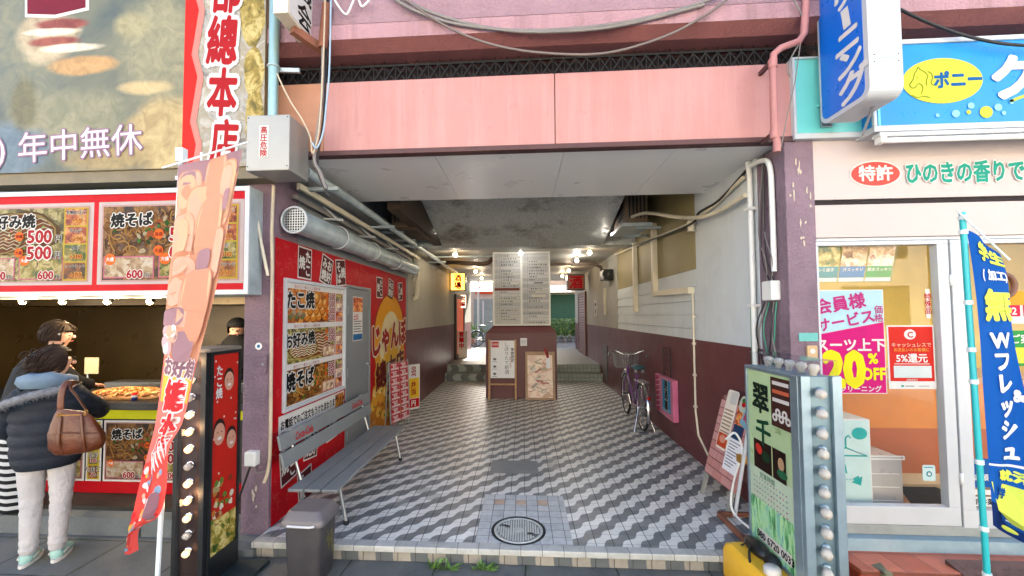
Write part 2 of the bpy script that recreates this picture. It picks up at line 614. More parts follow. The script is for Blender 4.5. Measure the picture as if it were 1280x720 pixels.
def billboard_print(name):
    """soft printed food photograph: out-of-focus pieces on a grey green ground"""
    k = NT(name)
    sp = k.n('SeparateXYZ')
    k.set(sp.inputs[0], k.pos())
    n1 = k.math('SUBTRACT', k.noise(2.6, 5, .6), .5)
    n2 = k.math('SUBTRACT', k.noise(2.6, 5, .6, k.pos((1, 1, 1.07))), .5)
    n3 = k.noise(7, 6, .65, None, 1.2)
    c = k.mix(k.step(k.noise(1.5, 5, .6, None, 1), .3, .7), c4(hx('#3E4A4C')), c4(hx('#6E6C58')))
    for x, z, rx, rz, ca, cb, sf in BB:
        u = k.math('ADD', k.math('DIVIDE', k.math('SUBTRACT', sp.outputs[0], x), rx), k.math('MULTIPLY', n1, 1.1))
        v = k.math('ADD', k.math('DIVIDE', k.math('SUBTRACT', sp.outputs[2], z), rz), k.math('MULTIPLY', n2, 1.1))
        r = k.math('SQRT', k.math('ADD', k.math('MULTIPLY', u, u), k.math('MULTIPLY', v, v)))
        c = k.mix(k.step(r, 1+sf, 1-sf), c, k.mix(k.step(n3, .35, .65), c4(hx(ca)), c4(hx(cb))))
    k.base(c)
    k.b.inputs['Roughness'].default_value = .45
    k.b.inputs['Specular IOR Level'].default_value = .25
    return name
mat('rust_panel', '#A8765A', 0.6, var=0.15, vs=2.5, streak=0.3, streakcol=(0.25, 0.14, 0.1), grime=0.2)
mat('lip_maroon', '#4A2A2A', 0.6, var=0.15)
mat('truss_dark', '#161518', 0.55, metal=0.3, var=0.2)
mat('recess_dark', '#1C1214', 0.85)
mat('soffit_white', '#E8E6E2', 0.3, var=0.03, vs=1, grime=0.03, streakcol=(0.28, 0.26, 0.24))
def stained(name, a, b, cc):
    k = NT(name)
    n1 = k.noise(60, 4, 0.8)
    n2 = k.noise(1.6, 8, 0.75)
    c = k.mix(k.step(n1, 0.42, 0.58), c4(hx(a)), c4(hx(b)))
    c = k.mix(k.math('MULTIPLY', k.step(n2, 0.5, 0.66), 0.8), c, c4(hx(cc)))
    k.base(c)
    k.b.inputs['Roughness'].default_value = 0.6
    k.bump(n1, 0.5, 0.01)
    return name
stained('beam_stained', '#D4D8D4', '#9EA39E', '#5A5042')
mat('old_ceiling', '#6A665C', 0.8, var=0.3, vs=3, grime=0.5)
mat('ceiling_cream', '#B3AEA2', 0.5, var=0.05, vs=1.5, grime=0.1)
mat('wall_pale', '#C6CCCF', 0.62, var=0.05, vs=1.4, bump=0.25, bs=130, streak=0.12, streakcol=(0.25, 0.25, 0.24), grime=0.22)
mat('wall_beige', '#A3A094', 0.65, var=0.07, vs=1.4, bump=0.2, bs=110, streak=0.2, streakcol=(0.2, 0.17, 0.12), grime=0.15)
mat('wall_ochre', '#8E8258', 0.6, var=0.12, vs=1.2, streak=0.25, streakcol=(0.2, 0.15, 0.07), grime=0.25)
mat('wall_grey', '#7D8083', 0.55, var=0.07, vs=2, streak=0.25, streakcol=(0.1, 0.1, 0.1))
mat('maroon_wall', '#5C2C30', 0.5, var=0.10, vs=2, bump=0.12, bs=80, grime=0.16, streakcol=(0.16, 0.11, 0.11))
mat('concrete', '#8B8F8D', 0.8, var=0.14, vs=3, bump=0.6, bs=70, grime=0.35, streakcol=(0.07, 0.07, 0.06))
mat('concrete_dark', '#62686A', 0.75, var=0.15, vs=3, bump=0.5, bs=60, grime=0.4, streakcol=(0.05, 0.05, 0.045))
mat('steel', '#A9AEB2', 0.32, metal=0.85, var=0.08, vs=4)
mat('galv', '#A9B6BA', 0.45, metal=0.25, var=0.2, vs=7, streak=0.15, streakcol=(0.2, 0.17, 0.14))
mat('box_steel', '#96948E', 0.38, metal=0.35, var=0.06, vs=3)
mat('white_metal', '#B3B7BB', 0.4, var=0.05, vs=3, streak=0.12, streakcol=(0.35, 0.34, 0.32))
mat('white_plastic', '#D8D8D4', 0.45, var=0.05)
mat('cream_plastic', '#CFC6B0', 0.5, var=0.08, streak=0.15, streakcol=(0.25, 0.2, 0.13))
mat('black_plastic', '#17181A', 0.4, var=0.2)
mat('black_metal', '#1D2023', 0.38, var=0.2, metal=0.2)
mat('black_cable', '#1B1A1A', 0.55)
mat('grey_cable', '#77716D', 0.6, var=0.15)
mat('pale_cable', '#B9AA92', 0.6, var=0.12)
mat('green_cable', '#2E7D68', 0.5)
mat('door_grey', '#727578', 0.42, var=0.05, vs=2, grime=0.12)
mat('bench_grey', '#777B7C', 0.45, var=0.08, vs=3, grime=0.12, streakcol=(0.1, 0.1, 0.1))
mat('bin_grey', '#343337', 0.5, var=0.08, vs=3, grime=0.2, streakcol=(0.2, 0.19, 0.17))
mat('alu', '#8FA3AE', 0.35, metal=0.7, var=0.14, vs=6, streak=0.15, streakcol=(0.2, 0.2, 0.2))
mat('wood_pale', '#A98258', 0.55, var=0.2, vs=12)
mat('teal_panel', '#6CC6C0', 0.35, var=0.05)
mat('sign_blue', '#0A80CC', 0.3, var=0.06)
mat('sign_deep', '#0C62C4', 0.3, var=0.05)
mat('kitchen_wall', '#46381F', 0.3, metal=0.3, var=0.2, vs=2)
mat('kitchen_dark', '#14120F', 0.6)
mat('pinkish_panel', '#B2A4A1', 0.5, var=0.04, vs=1.2, streak=0.08, streakcol=(0.4, 0.33, 0.31))
mat('shop_yellow', '#CCB04C', 0.6, var=0.06)
mat('shop_orange', '#BE6E10', 0.5, var=0.08)
mat('shop_brown', '#9A480E', 0.5, var=0.1)
mat('leaf', (0.07, 0.16, 0.03), 0.55, var=0.5, vs=40)
mat('leaf_pale', (0.13, 0.24, 0.05), 0.55, var=0.5, vs=30)
mat('chrome', '#C8CACC', 0.18, metal=1.0, var=0.05)
mat('rubber', '#161617', 0.7)
mat('iron', '#8B8F90', 0.5, metal=0.5, var=0.15, vs=20)
mat('iron_dark', '#2B2E30', 0.6, metal=0.4, var=0.2)
glass('pane_glass')
glass('clear_plastic', (0.93, 0.95, 0.97), 0.12, 1.5)

def food(name, cols, scale=30, dist=2.0, stretch=(1, 1, 1), soft=False):
    """printed photograph of food: uneven chunks in the dish's colours"""
    k = NT(name)
    base = k.pos(stretch)
    wob = k.n('TexNoise')
    wob.inputs['Scale'].default_value = scale*.5
    k.set(wob.inputs['Vector'], base)
    va = k.n('VectorMath', operation='MULTIPLY_ADD')
    k.set(va.inputs[0], wob.outputs['Color'])
    va.inputs[1].default_value = (1.3/scale*dist*.5,)*3
    k.set(va.inputs[2], base)
    sp = k.n('SeparateColor')
    k.set(sp.inputs[0], k.vor(scale*.62, 'F1', 'Color', va.outputs[0]))
    n = k.noise(scale*.22, 4, 0.6, va.outputs[0], .6)
    n2 = k.noise(scale*1.6, 3, 0.6, va.outputs[0])
    if soft: f = k.math('ADD', k.math('MULTIPLY', k.noise(scale, 5, .55, None, 1.5), .8), k.math('MULTIPLY', n2, .2))
    else: f = k.math('ADD', k.math('MULTIPLY', n, 0.72), k.math('ADD', k.math('MULTIPLY', sp.outputs[0], 0.2), k.math('MULTIPLY', n2, .16)))
    st = [(0.34+0.40*i/(len(cols)-1), hx(c)) for i, c in enumerate(cols)]
    k.base(k.ramp(f, st))
    k.b.inputs['Specular IOR Level'].default_value = 0.22
    k.b.inputs['Roughness'].default_value = 0.42
    return name
food('print_tako', ['#1C0B06', '#4E220A', '#94480F', '#C98434', '#5A3210'], 26)
food('print_okonomi', ['#1A140A', '#4A4016', '#7E7434', '#C2B478', '#6A3E14'], 34, 3, (1, 1, 2))
food('print_soba', ['#120805', '#3E1E0A', '#6E4218', '#A87430', '#33280C'], 30, 5, (1, 1, 2.5))
food('print_pale', ['#6A5648', '#A5805E', '#C9AE88', '#E0D2BC', '#9A5A36'], 40, 3)
food('print_salad', ['#121A0A', '#35591A', '#8E7A2C', '#CDBE7A', '#6A3210'], 38, 3)
food('print_redfood', ['#3A0D08', '#8A2414', '#C9622A', '#E5B06A', '#6B1A10'], 36, 3)
food('print_billboard', ['#38444A', '#565E5A', '#6E6A56', '#8A8068', '#5A4830'], 3.2, 3.2, soft=True)
food('print_salmon', ['#A88070', '#D3B5A4', '#E8D8C8', '#C99A86', '#B9A78F'], 7, 4)
food('print_brush', ['#2E6B4A', '#5FA36A', '#A9D39A', '#7DB8A0', '#3C6FA0'], 22, 3, (3, 3, 0.7))

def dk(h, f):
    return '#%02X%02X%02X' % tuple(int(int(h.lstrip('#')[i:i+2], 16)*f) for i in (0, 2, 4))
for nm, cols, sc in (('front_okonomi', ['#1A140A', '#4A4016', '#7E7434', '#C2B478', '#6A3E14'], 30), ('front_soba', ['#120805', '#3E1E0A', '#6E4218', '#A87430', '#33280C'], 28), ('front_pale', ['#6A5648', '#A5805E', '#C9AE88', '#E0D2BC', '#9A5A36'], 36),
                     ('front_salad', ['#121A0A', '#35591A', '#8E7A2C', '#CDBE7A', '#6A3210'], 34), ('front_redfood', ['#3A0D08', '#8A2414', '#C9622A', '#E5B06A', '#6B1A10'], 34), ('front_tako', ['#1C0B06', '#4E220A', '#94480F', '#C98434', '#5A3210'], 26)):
    food(nm, [dk(c, .74) for c in cols], sc, 3)  # street-side copies of the prints, darkened to offset the brighter light there
# ------------------------------------------------------------------ setting
GZ = -0.11                                  # pavement level; passage floor is 0
LX, RX, FY = -1.97, 1.93, 3.1               # passage walls and street front
m = MB()
m.add([(-400, -400, GZ), (400, -400, GZ), (400, 600, GZ), (-400, 600, GZ)], [(0, 1, 2, 3)], 'pavement')
tag(m.build('pavement'), kind='structure')
m = MB()
m.add([(-80, -14, GZ+.005), (80, -14, GZ+.005), (80, 1.7, GZ+.005), (-80, 1.7, GZ+.005)], [(0, 1, 2, 3)], mat('bounce_pale', '#ADABA5', .85, var=.1, vs=1))
tag(m.build('bounce_road'), kind='structure')  # unseen pale sheet, added to bounce light up to the soffit
m = MB()
m.box(LX, RX, 2.985, 10.2, GZ+0.01, 0, 'floor_tile')
tag(m.build('passage_floor'), kind='structure')
m = MB()
m.box(LX, RX, 2.90, 2.985, GZ+0.075, 0.006, 'nosing_tile')
m.box(LX, RX, 2.925, 2.985, GZ, GZ+0.075, 'riser_tile')
tag(m.build('entrance_step', bevel=0.006), kind='structure')
m = MB()
m.add([(-.36, 2.986, .004), (.341, 2.986, .004), (.341, 3.78, .004), (-.36, 3.78, .004)], [(0, 1, 2, 3)], 'patch_tile')
for x in (-.2665, -.0795, .1075):
    m.add([(x+.003, 3.586, .006), (x+.0905, 3.586, .006), (x+.0905, 3.677, .006), (x+.003, 3.677, .006)], [(0, 1, 2, 3)], 'patch_pink')
m.add([(-.36, 4.284, .004), (.144, 4.284, .004), (.144, 4.66, .004), (-.36, 4.66, .004)], [(0, 1, 2, 3)], mat('dark_tile', '#7E8284', 0.45, var=0.12, vs=8))
tag(m.build('floor_patch'), kind='structure')

# steps at the far end of the passage, on both sides of the central pillar
m = MB()
STEP1, STEP2 = 0.19, 0.38
for x0, x1, mm in ((LX+.004, -.61, 'step_wave'), (.57, RX-.004, 'step_tile')):
    m.box(x0, x1, 10.2, 10.5, 0, STEP1-.012, mm)
    m.box(x0, x1, 10.19, 10.5, STEP1-.012, STEP1, 'tread_tile')
    m.box(x0, x1, 10.5, 15.6, 0, STEP2-.012, mm)
    m.box(x0, x1, 10.49, 15.6, STEP2-.012, STEP2, 'tread_tile')
m.box(-.61, .57, 10.2, 15.6, 0, STEP2-.001, 'tread_tile')
tag(m.build('passage_steps'), kind='structure')
m = MB()
m.box(-14, 16, 15.6, 60, GZ, STEP2-.03, mat('alley_paving', '#6C6962', 0.8, var=0.1, vs=3))
tag(m.build('alley_ground'), kind='structure')

# the building over the passage
B = thing('arcade_building', 'mauve stucco building with pink fascia over the tiled passage', 'building', (0, FY, 0))
TOP = 7.0
m = MB()                                    # upper wall and its moulded ledge
m.box(-7, 9, 2.98, 3.4, 3.87, TOP, 'stucco_mauve')
m.box(-7, 9, 2.995, 3.4, 3.855, 3.87, 'ledge_dark')
m.box(-7, 9, 2.965, 3.4, 3.74, 3.855, 'ledge_mauve')
m.hexa([(-7, 2.965, 3.738), (-7, 3.4, 3.738), (-7, 3.4, 3.68), (-7, 3.06, 3.68)], [(9, 2.965, 3.738), (9, 3.4, 3.738), (9, 3.4, 3.68), (9, 3.06, 3.68)], 'ledge_dark')
m.build('upper_wall', B)
m = MB()
m.box(-7, 9, 3.4, 16.5, 4.2, TOP, 'stucco_mauve')
m.box(-7, 9, 15.4, 16.2, 3.3, 4.2, 'stucco_mauve')
m.build('building_body', B)
m = MB()
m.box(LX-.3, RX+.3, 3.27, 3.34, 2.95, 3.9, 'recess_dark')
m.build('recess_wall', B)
m = MB()                                    # lattice girder in the gap
for z in (3.515, 3.645): m.bar((-2.0, 3.17, z), (2.35, 3.17, z), .018, .018, 'truss_dark')
x = -2.0
while x < 2.3:
    m.bar((x, 3.165, 3.515), (x+.09, 3.165, 3.645), .009, .009, 'truss_dark')
    m.bar((x, 3.178, 3.645), (x+.09, 3.178, 3.515), .009, .009, 'truss_dark')
    m.bar((x, 3.17, 3.515), (x, 3.17, 3.70), .006, .006, 'truss_dark')
    x += .09
m.build('lattice_girder', B)
m = MB()
m.box(-1.565, .253, FY, FY+.06, 2.935, 3.487, 'pink_panel')
m.box(.259, 2.01, FY, FY+.06, 2.935, 3.487, 'pink_panel')
m.box(-2.0, -1.567, FY+.002, FY+.06, 2.935, 3.487, 'rust_panel')
m.box(.252, .26, FY+.01, FY+.055, 2.935, 3.487, 'lip_maroon')
m.build('fascia', B, bevel=.004)
m = MB()
m.box(-2.0, 2.01, FY-.012, FY+.07, 2.895, 2.934, 'lip_maroon')
m.build('fascia_lip', B, bevel=.004)
m = MB()
m.box(LX-.1, -.7, FY+.071, 4.45, 2.915, 2.955, 'soffit_white')
m.box(-.697, .33, FY+.071, 4.45, 2.915, 2.955, 'soffit_white')
m.box(.333, 1.2, FY+.071, 4.45, 2.915, 2.955, 'soffit_white')
m.box(1.203, RX+.1, FY+.071, 4.45, 2.915, 2.955, 'soffit_white')
m.box(LX-.1, RX+.1, 4.45, 4.5, 2.93, 3.7, 'old_ceiling')
m.build('soffit', B)
m = MB()
m.box(LX-.2, RX+.2, 4.5, 7.0, 3.62, 3.75, 'old_ceiling')
m.box(LX-.2, RX+.2, 7.45, 15.4, 2.92, 3.0, 'ceiling_cream')
m.build('ceiling', B)
m = MB()                                    # stained sloping underside between the unit recesses
m.hexa([(-1.40, 4.5, 3.50), (1.38, 4.5, 3.50), (1.38, 7.1, 2.83), (-1.40, 7.1, 2.83)], [(-1.40, 4.5, 3.62), (1.38, 4.5, 3.62), (1.38, 7.1, 3.62), (-1.40, 7.1, 3.62)], 'beam_stained')
m.build('sloped_soffit', B)
m = MB()
m.box(LX, RX, 7.1, 7.45, 2.828, 3.7, 'beam_stained')
m.box(-1.56, -1.41, 4.6, 7.08, 2.86, 3.62, mat('old_wood', '#3B2C1C', 0.7, var=0.25, vs=6))
m.box(-1.70, -1.62, 6.3, 6.4, 2.9, 3.6, 'wall_pale')
m.build('ceiling_beam', B)
for x0, x1 in ((LX-.225, LX), (RX, RX+.205)):
    m = MB()
    m.box(x0, x1, FY, FY+.36, GZ, 2.9 if x0 < 0 else 2.9, 'pillar_purple')
    m.build('pillar', B, bevel=.006)
# left wall of the passage
m = MB()
m.box(LX-.2, LX-.002, FY+.36, 6.9, 0, 3.7, 'wall_grey')
m.box(LX-.2, LX, 6.9, 15.4, 1.39, 3.0, 'wall_beige')
m.box(LX-.2, LX-.002, 6.9, 7.5, 2.9, 3.7, 'wall_grey')
m.box(LX-.2, LX+.006, 6.78, 15.4, 0, 1.39, 'maroon_wall')
m.build('passage_wall', B)
# right wall
m = MB()
m.box(RX, RX+.2, FY+.36, 4.68, 1.345, 3.75, 'wall_pale')
m.box(RX+.004, RX+.2, 4.68, 8.5, 2.14, 3.75, 'wall_ochre')
for z0, z1 in ((1.345, 1.46), (1.464, 1.62), (1.624, 1.78), (1.784, 1.94), (1.944, 2.136)):
    m.hexa([(RX-.002, 4.684, z0), (RX-.002, 8.5, z0), (RX+.05, 8.5, z0), (RX+.05, 4.684, z0)], [(RX+.008, 4.684, z1), (RX+.008, 8.5, z1), (RX+.05, 8.5, z1), (RX+.05, 4.684, z1)], 'wall_pale')
m.box(RX+.05, RX+.2, 4.68, 8.5, 1.345, 2.14, 'wall_grey')
m.box(RX, RX+.2, 8.5, 15.4, 1.345, 3.0, 'wall_beige')
m.box(RX-.006, RX+.2, FY+.36, 15.4, 0, 1.345, 'maroon_wall')
for z in (.27, .54, .81, 1.08):
    m.box(RX-.0075, RX-.006, 4.2, 9.4, z, z+.003, 'lip_maroon')
m.build('passage_wall', B)
# central pillar
m = MB()
cp = [(-.745, .65, 8.1, 9.4, 0, 1.28)]
m.box(-.745, .65, 8.1, 9.5, 0, 1.28, 'maroon_wall')
m.hexa([(-.745, 8.1, 1.28), (.65, 8.1, 1.28), (.65, 9.5, 1.28), (-.745, 9.5, 1.28)], [(-.60, 8.24, 1.42), (.54, 8.24, 1.42), (.54, 9.4, 1.42), (-.60, 9.4, 1.42)], 'maroon_wall')
m.box(-.60, .54, 8.24, 9.4, 1.42, 2.92, 'wall_beige')
m.build('central_pillar', B)
m = MB()                                    # grey side wall of the shopfront on the street side
m.box(-7, LX-.24, FY+.3, FY+.4, 2.7, 3.9, 'wall_grey')
m.build('street_wall', B)

# unseen row added across the street, behind the camera, to bounce warm sunlight
m = MB()
m.box(-40, 40, -22, -14, GZ, 8, mat('far_beige', '#D8CFBC', .75, var=.06))
t = thing('building', 'unseen pale beige row across the street, added to bounce sunlight', 'building', (0, -14, GZ))
m.build('wall', t)
for k in range(8):
    for z in (1.0, 4.2): MB().box(-20+5*k, -17+5*k, -14.05, -13.97, z, z+1.9, mat('far_window', '#3A4A52', .15)).build('window', t)

# paint chips on the pillars
random.seed(77)
for fx, n in ((at(997, 205, Y=3.097), 5), (at(1004, 290, Y=3.097), 5), (at(990, 240, Y=3.097), 4), (at(318, 620, Y=3.097), 6), (at(1010, 250, Y=3.097), 3)):
    m = MB()
    for _ in range(n):
        x, z = fx.x+random.uniform(-.02, .02), fx.z+random.uniform(-.09, .09)
        m.ell(FRONT(3.098), min(max(x, -2.18 if x < 0 else 1.945), -1.99 if x < 0 else 2.12), z, random.uniform(.003, .010), random.uniform(.008, .035), mat('bare_plaster', '#B9AD9C', .9, var=.1), .0015+.0004*_, 9, jig=.35)
    m.build('paint_chips', B)
# ------------------------------------------------------------------ fixtures of the passage
def lamp_bulb(x, y, z, label, group, strength, col, r=.042, watts=5):
    t = thing('ceiling_lamp', label, 'lamp', (x, y, z), group)
    MB().lathe((x, y, z), (0, 0, -1), [(.001, 0), (.055, 0), (.055, .02), (.03, .028), (.03, .06), (.001, .06)], 'cream_plastic').build('lamp_socket', t)
    key = 'bulb_%d' % int(strength*10+col[2]*100)
    lit(key, col, strength)
    MB().ball((x, y, z-.10), r, key, 12).build('bulb', t)
    ld = bpy.data.lights.new('bulb_light', 'POINT')
    ld.energy = watts*.75
    ld.color = tuple(.5+.5*q for q in col)
    ld.shadow_soft_size = .05
    lo = bpy.data.objects.new('bulb_light', ld)
    COL.objects.link(lo)
    lo.parent = t
    lo.location = (0, 0, -.17)
    return t
WARM, COOL = (1, .72, .38), (1, .96, .86)
lg = 'bare bulbs on the passage ceiling'
for px, py, Y, lb, st, cc, wt in (
        (569, 318, 7.9, 'glowing bare bulb left of the white directory board', 14, WARM, 1.98),
        (651, 318, 7.85, 'white bare bulb in front of the top of the directory board', 9, COOL, .45),
        (737, 317, 7.9, 'warm bare bulb at the right above the bicycle wall', 14, WARM, 1.98),
        (721, 332, 9.0, 'white bare bulb just right of the directory board', 12, COOL, 1.76),
        (711, 341, 11.0, 'small warm bulb deeper on the right, nearer the wall sign', 10, WARM, 1.54),
        (703, 348, 12.6, 'smallest warm bulb deep on the right, nearest the pillar', 10, WARM, 1.54),
        (594.5, 343, 11.0, 'small warm bulb deep on the left, above the red shop door', 10, WARM, 1.54),
        (602, 350, 13.0, 'faint far bulb on the left above the lit upstairs sign', 10, WARM, 1.54)):
    p = at(px, py, Y=Y)
    lamp_bulb(p.x, p.y, 2.918, lb, lg, st, cc, watts=wt)

def spot(px, py, Y, label):
    p = at(px, py, Y=Y)
    t = thing('spotlight', label, 'lamp', (p.x, p.y, p.z+.09), 'dark spotlights hanging before the stained beam')
    MB().tube([(p.x, p.y, p.z+.6), (p.x, p.y, p.z+.06)], .008, 'black_metal').build('cord', t)
    MB().lathe((p.x, p.y, p.z+.07), (0, 0, -1), [(.001, 0), (.022, 0), (.03, .04), (.062, .12), (.058, .12), (.028, .05)], mat('lamp_brown', '#3A221A', .5)).build('lamp_shade', t)
    MB().ball((p.x, p.y, p.z-.035), .03, lit('spot_glow', (1, .8, .6), 3), 10).build('bulb', t)
    ld = bpy.data.lights.new('bulb_light', 'POINT')
    ld.energy = 7.0
    ld.color = (1, .9, .78)
    ld.shadow_soft_size = .06
    lo = bpy.data.objects.new('bulb_light', ld)
    COL.objects.link(lo)
    lo.parent = t
    lo.location = (0, -.05, -.16)
spot(547, 284, 6.7, 'small brown spotlight hanging at the left before the stained beam')
spot(755, 284, 6.7, 'small brown spotlight hanging beside the right air conditioner')

def aircon(x, y, z, side, label):
    """outdoor unit on a shelf; side = +1 faces +X"""
    t = thing('air_conditioner', label, 'air conditioner', (x, y, z), 'old air conditioner units high in the passage')
    m = MB()
    m.box(x-.15, x+.15, y-.38, y+.38, z, z+.55, mat('ac_beige', '#9C968A' if side < 0 else '#6E5A45', .5, grime=.3))
    m.build('casing', t, bevel=.012)
    fr = FR((x-.15*1 if side < 0 else x+.15, y, z+.275), (0, -1 if side < 0 else 1, 0))
    m = MB()
    m.ell(fr, .06, 0, .21, .21, 'recess_dark', .002)
    for k in range(9):
        yy = -.2+.05*k
        m.slab(fr, -.16, yy, .28, yy+.008, .004, .012, 'black_metal')
    m.build('grille', t)
    fr = FRONT(y-.38, x, z)
    m = MB()
    for k in range(5): m.slab(fr, -.11+k*.05, .06, -.09+k*.05, .5, .001, .008, 'black_metal')
    m.build('vent_slats', t)
    m = MB()
    m.box(x-.2, x+.2, y-.4, y+.4, z-.05, z-.005, 'old_wood' if side > 0 else 'galv')
    xw = LX if side > 0 else RX
    m.bar((xw, y-.3, z-.06), (x, y-.3, z-.06), .03, .03, 'galv')
    m.bar((xw, y+.3, z-.06), (x, y+.3, z-.06), .03, .03, 'galv')
    m.build('shelf', t)
aircon(-1.66, 5.9, 2.86, 1, 'brown boxed air conditioner unit high on the left wall')
aircon(1.58, 6.1, 2.90, -1, 'grey air conditioner on a wooden shelf high on the right wall')

# conduits on the right wall
def conduit(name, pts, r, m, label, cat, group=None, clips=()):
    o = MB()
    o.tube(pts, r, m, 8)
    for c in clips: o.box(c[0]-r*1.5, c[0]+r*1.5, c[1]-r*1.7, c[1]+r*1.7, c[2]-.012, c[2]+.012, m)
    return tag(o.build(name), label, cat, group)
X = RX-.03
def trunk(name, pts, w, m, label):
    o = MB()
    for a, b in zip(pts, pts[1:]): o.bar(a, b, w, w, m, (1, 0, 0))
    return tag(o.build(name, bevel=.008), label, 'trunking', 'square trunking on the right wall')
trunk('cable_trunking', [(X, 6.03, 2.95), (X, 6.03, 1.93), (X, 6.07, 1.93), (X, 4.75, 1.90)], .075, 'cream_plastic', 'cream trunking that drops from the air conditioner then turns along the boards')
trunk('cable_trunking', [(X, 7.05, 2.85), (X, 7.05, 1.67)], .075, 'cream_plastic', 'short straight cream trunking, the farther one, ending on the boarded wall')
conduit('thin_conduit', [(X+.01, 4.74, 1.86), (X+.01, 4.74, .55), (X+.01, 4.68, .30), (X+.01, 4.45, .16)], .012, 'cream_plastic', 'thin cream conduit running down the maroon wall to the floor', 'conduit', clips=[(X+.01, 4.74, z) for z in (.6, .95, 1.3, 1.6)])
conduit('downpipe', [(X-.005, 3.52, 2.9), (X-.005, 3.50, 2.78), (X-.005, 3.50, 1.05)], .022, 'white_plastic', 'straight white pipe down the pale right wall', 'pipe', clips=[(X-.005, 3.50, z) for z in (1.7, 2.5)])
conduit('curved_pipe', smooth_pts([(X, 3.52, 2.86), (X, 3.32, 2.84), (X, 3.23, 2.76), (X, 3.215, 2.5), (X, 3.215, 1.95)], 5), .02, 'white_plastic', 'white pipe that bends over beside the right purple pillar', 'pipe')
t = thing('junction_box', 'white junction box with wires beside the right pillar', 'box', (X, 3.26, 1.78))
MB().box(RX-.07, RX, 3.19, 3.32, 1.73, 1.88, 'white_plastic').build('box', t, bevel=.01)
m = MB()
for k in range(6):
    y = 3.22+.03*k
    m.tube(smooth_pts([(RX-.03, y-.02, 1.72), (RX-.04-.01*k, y+random.uniform(-.06, .06), 1.5), (RX-.03, y+random.uniform(-.05, .09), 1.2), (RX-.02, y+.02, .9)], 5), .006, ['green_cable', 'grey_cable', 'black_cable'][k % 3], 6)
for k in range(4):
    y = 3.22+.03*k
    m.tube(smooth_pts([(RX-.03, y, 1.88), (RX-.05, y+random.uniform(-.05, .12), 2.05), (RX-.04, y+random.uniform(-.02, .1), 2.3), (RX-.03, 3.3, 2.88)], 5), .005, ['black_cable', 'grey_cable'][k % 2], 6)
m.build('wires', t)
m = MB()
for k in range(3):
    y = 3.53+.025*k
    m.tube([(RX-.012, y, 1.9-.1*k), (RX-.012, y, .7)], .009, 'green_cable', 6)
tag(m.build('green_cable'), 'green insulated cables taped down beside the white pipe', 'cable')
m = MB()
m.tube(smooth_pts([(1.86, 3.5, 2.62), (1.84, 4.1, 2.60), (1.8, 4.7, 2.72), (1.62, 5.4, 2.95), (1.5, 5.75, 2.98)], 6), .022, 'cream_plastic')
m.tube(smooth_pts([(1.9, 3.5, 2.86), (1.88, 4.0, 2.72), (1.86, 4.4, 2.7), (1.84, 4.8, 2.62), (1.88, 7.8, 2.86)], 6), .012, 'black_cable')
m.tube(smooth_pts([(1.9, 3.6, 2.8), (1.89, 4.6, 2.66), (1.89, 6.2, 2.74), (1.9, 8.6, 2.86)], 6), .018, 'cream_plastic')
tag(m.build('cable_run'), 'lagged cables looping along the top of the right wall to the air conditioner', 'cable')
m = MB()
m.lathe((1.88, 4.66, 2.68), (0, 0, -1), [(.001, 0), (.04, 0), (.05, .03), (.035, .1), (.05, .13), (.001, .13)], 'cream_plastic', 12)
tag(m.build('wall_fitting'), 'small cream cone shaped fitting under the cables on the right wall', 'fitting')

# left side: duct, pipes, brackets
t = thing('exhaust_duct', 'round galvanised exhaust duct with mesh end above the red wall', 'duct', (-1.84, 3.176, 2.41))
m = MB()
m.tube([(-1.84, 3.176, 2.41), (-1.84, 3.20, 2.41), (-1.84, 4.2, 2.41), (-1.84, 4.25, 2.41), (-1.84, 6.8, 2.42)], [.105, .10, .10, .10, .10], 'galv', 24, caps=False)
for y in (3.8, 4.3, 5.0, 5.6): m.tube([(-1.84, y, 2.415), (-1.84, y+.03, 2.415)], [.103, .103], 'galv', 24, caps=False)
m.build('pipe', t)
m = MB()
m.tube([(-1.84+.105*math.cos(a*PI/12), 3.17, 2.41+.105*math.sin(a*PI/12)) for a in range(24)], .009, 'white_metal', 6, closed=True)
m.build('rim', t)
m = MB()
m.add([(-1.84+.099*math.cos(2*PI*k/24), 3.195, 2.41+.099*math.sin(2*PI*k/24)) for k in range(24)], [tuple(range(24))], 'kitchen_dark')  # black disc painted in for the shade inside the duct
for k in range(-4, 5):
    h = math.sqrt(max(0, .097**2-(k*.021)**2))
    m.bar((-1.84+k*.021, 3.182, 2.41-h), (-1.84+k*.021, 3.182, 2.41+h), .004, .004, 'steel')
    m.bar((-1.84-h, 3.186, 2.41+k*.021), (-1.84+h, 3.186, 2.41+k*.021), .004, .004, 'steel')
m.build('mesh_cover', t)
for y in (3.95, 4.85, 5.75):
    m = MB()
    m.tube([(-1.84+.112*math.cos(a), y, 2.415+.112*math.sin(a)) for a in [PI*.5-PI*k/12 for k in range(0, 15)]], .007, 'white_metal', 6)
    m.bar((LX, y-.02, 2.60), (-1.78, y-.02, 2.585), .035, .02, 'white_metal')
    m.bar((LX, y-.02, 2.72), (-1.84, y-.02, 2.60), .03, .015, 'white_metal')
    m.build('bracket', t)
t = thing('steel_pipe', 'long steel pipe on brackets under the ceiling along the left wall', 'pipe', (-1.72, 3.3, 2.8))
m = MB()
m.tube([(-1.74, 3.16, 2.80), (-1.72, 3.9, 2.80), (-1.74, 6.9, 2.78), (-1.78, 11, 2.78)], .038, 'galv', 12)
m.build('pipe', t)
m = MB()
m.bar((-1.88, 3.3, 2.73), (-1.90, 7.4, 2.68), .03, .05, 'cream_plastic')
m.bar((-1.92, 3.3, 2.64), (-1.92, 6.9, 2.60), .02, .03, 'grey_cable')
m.build('trunking', t)
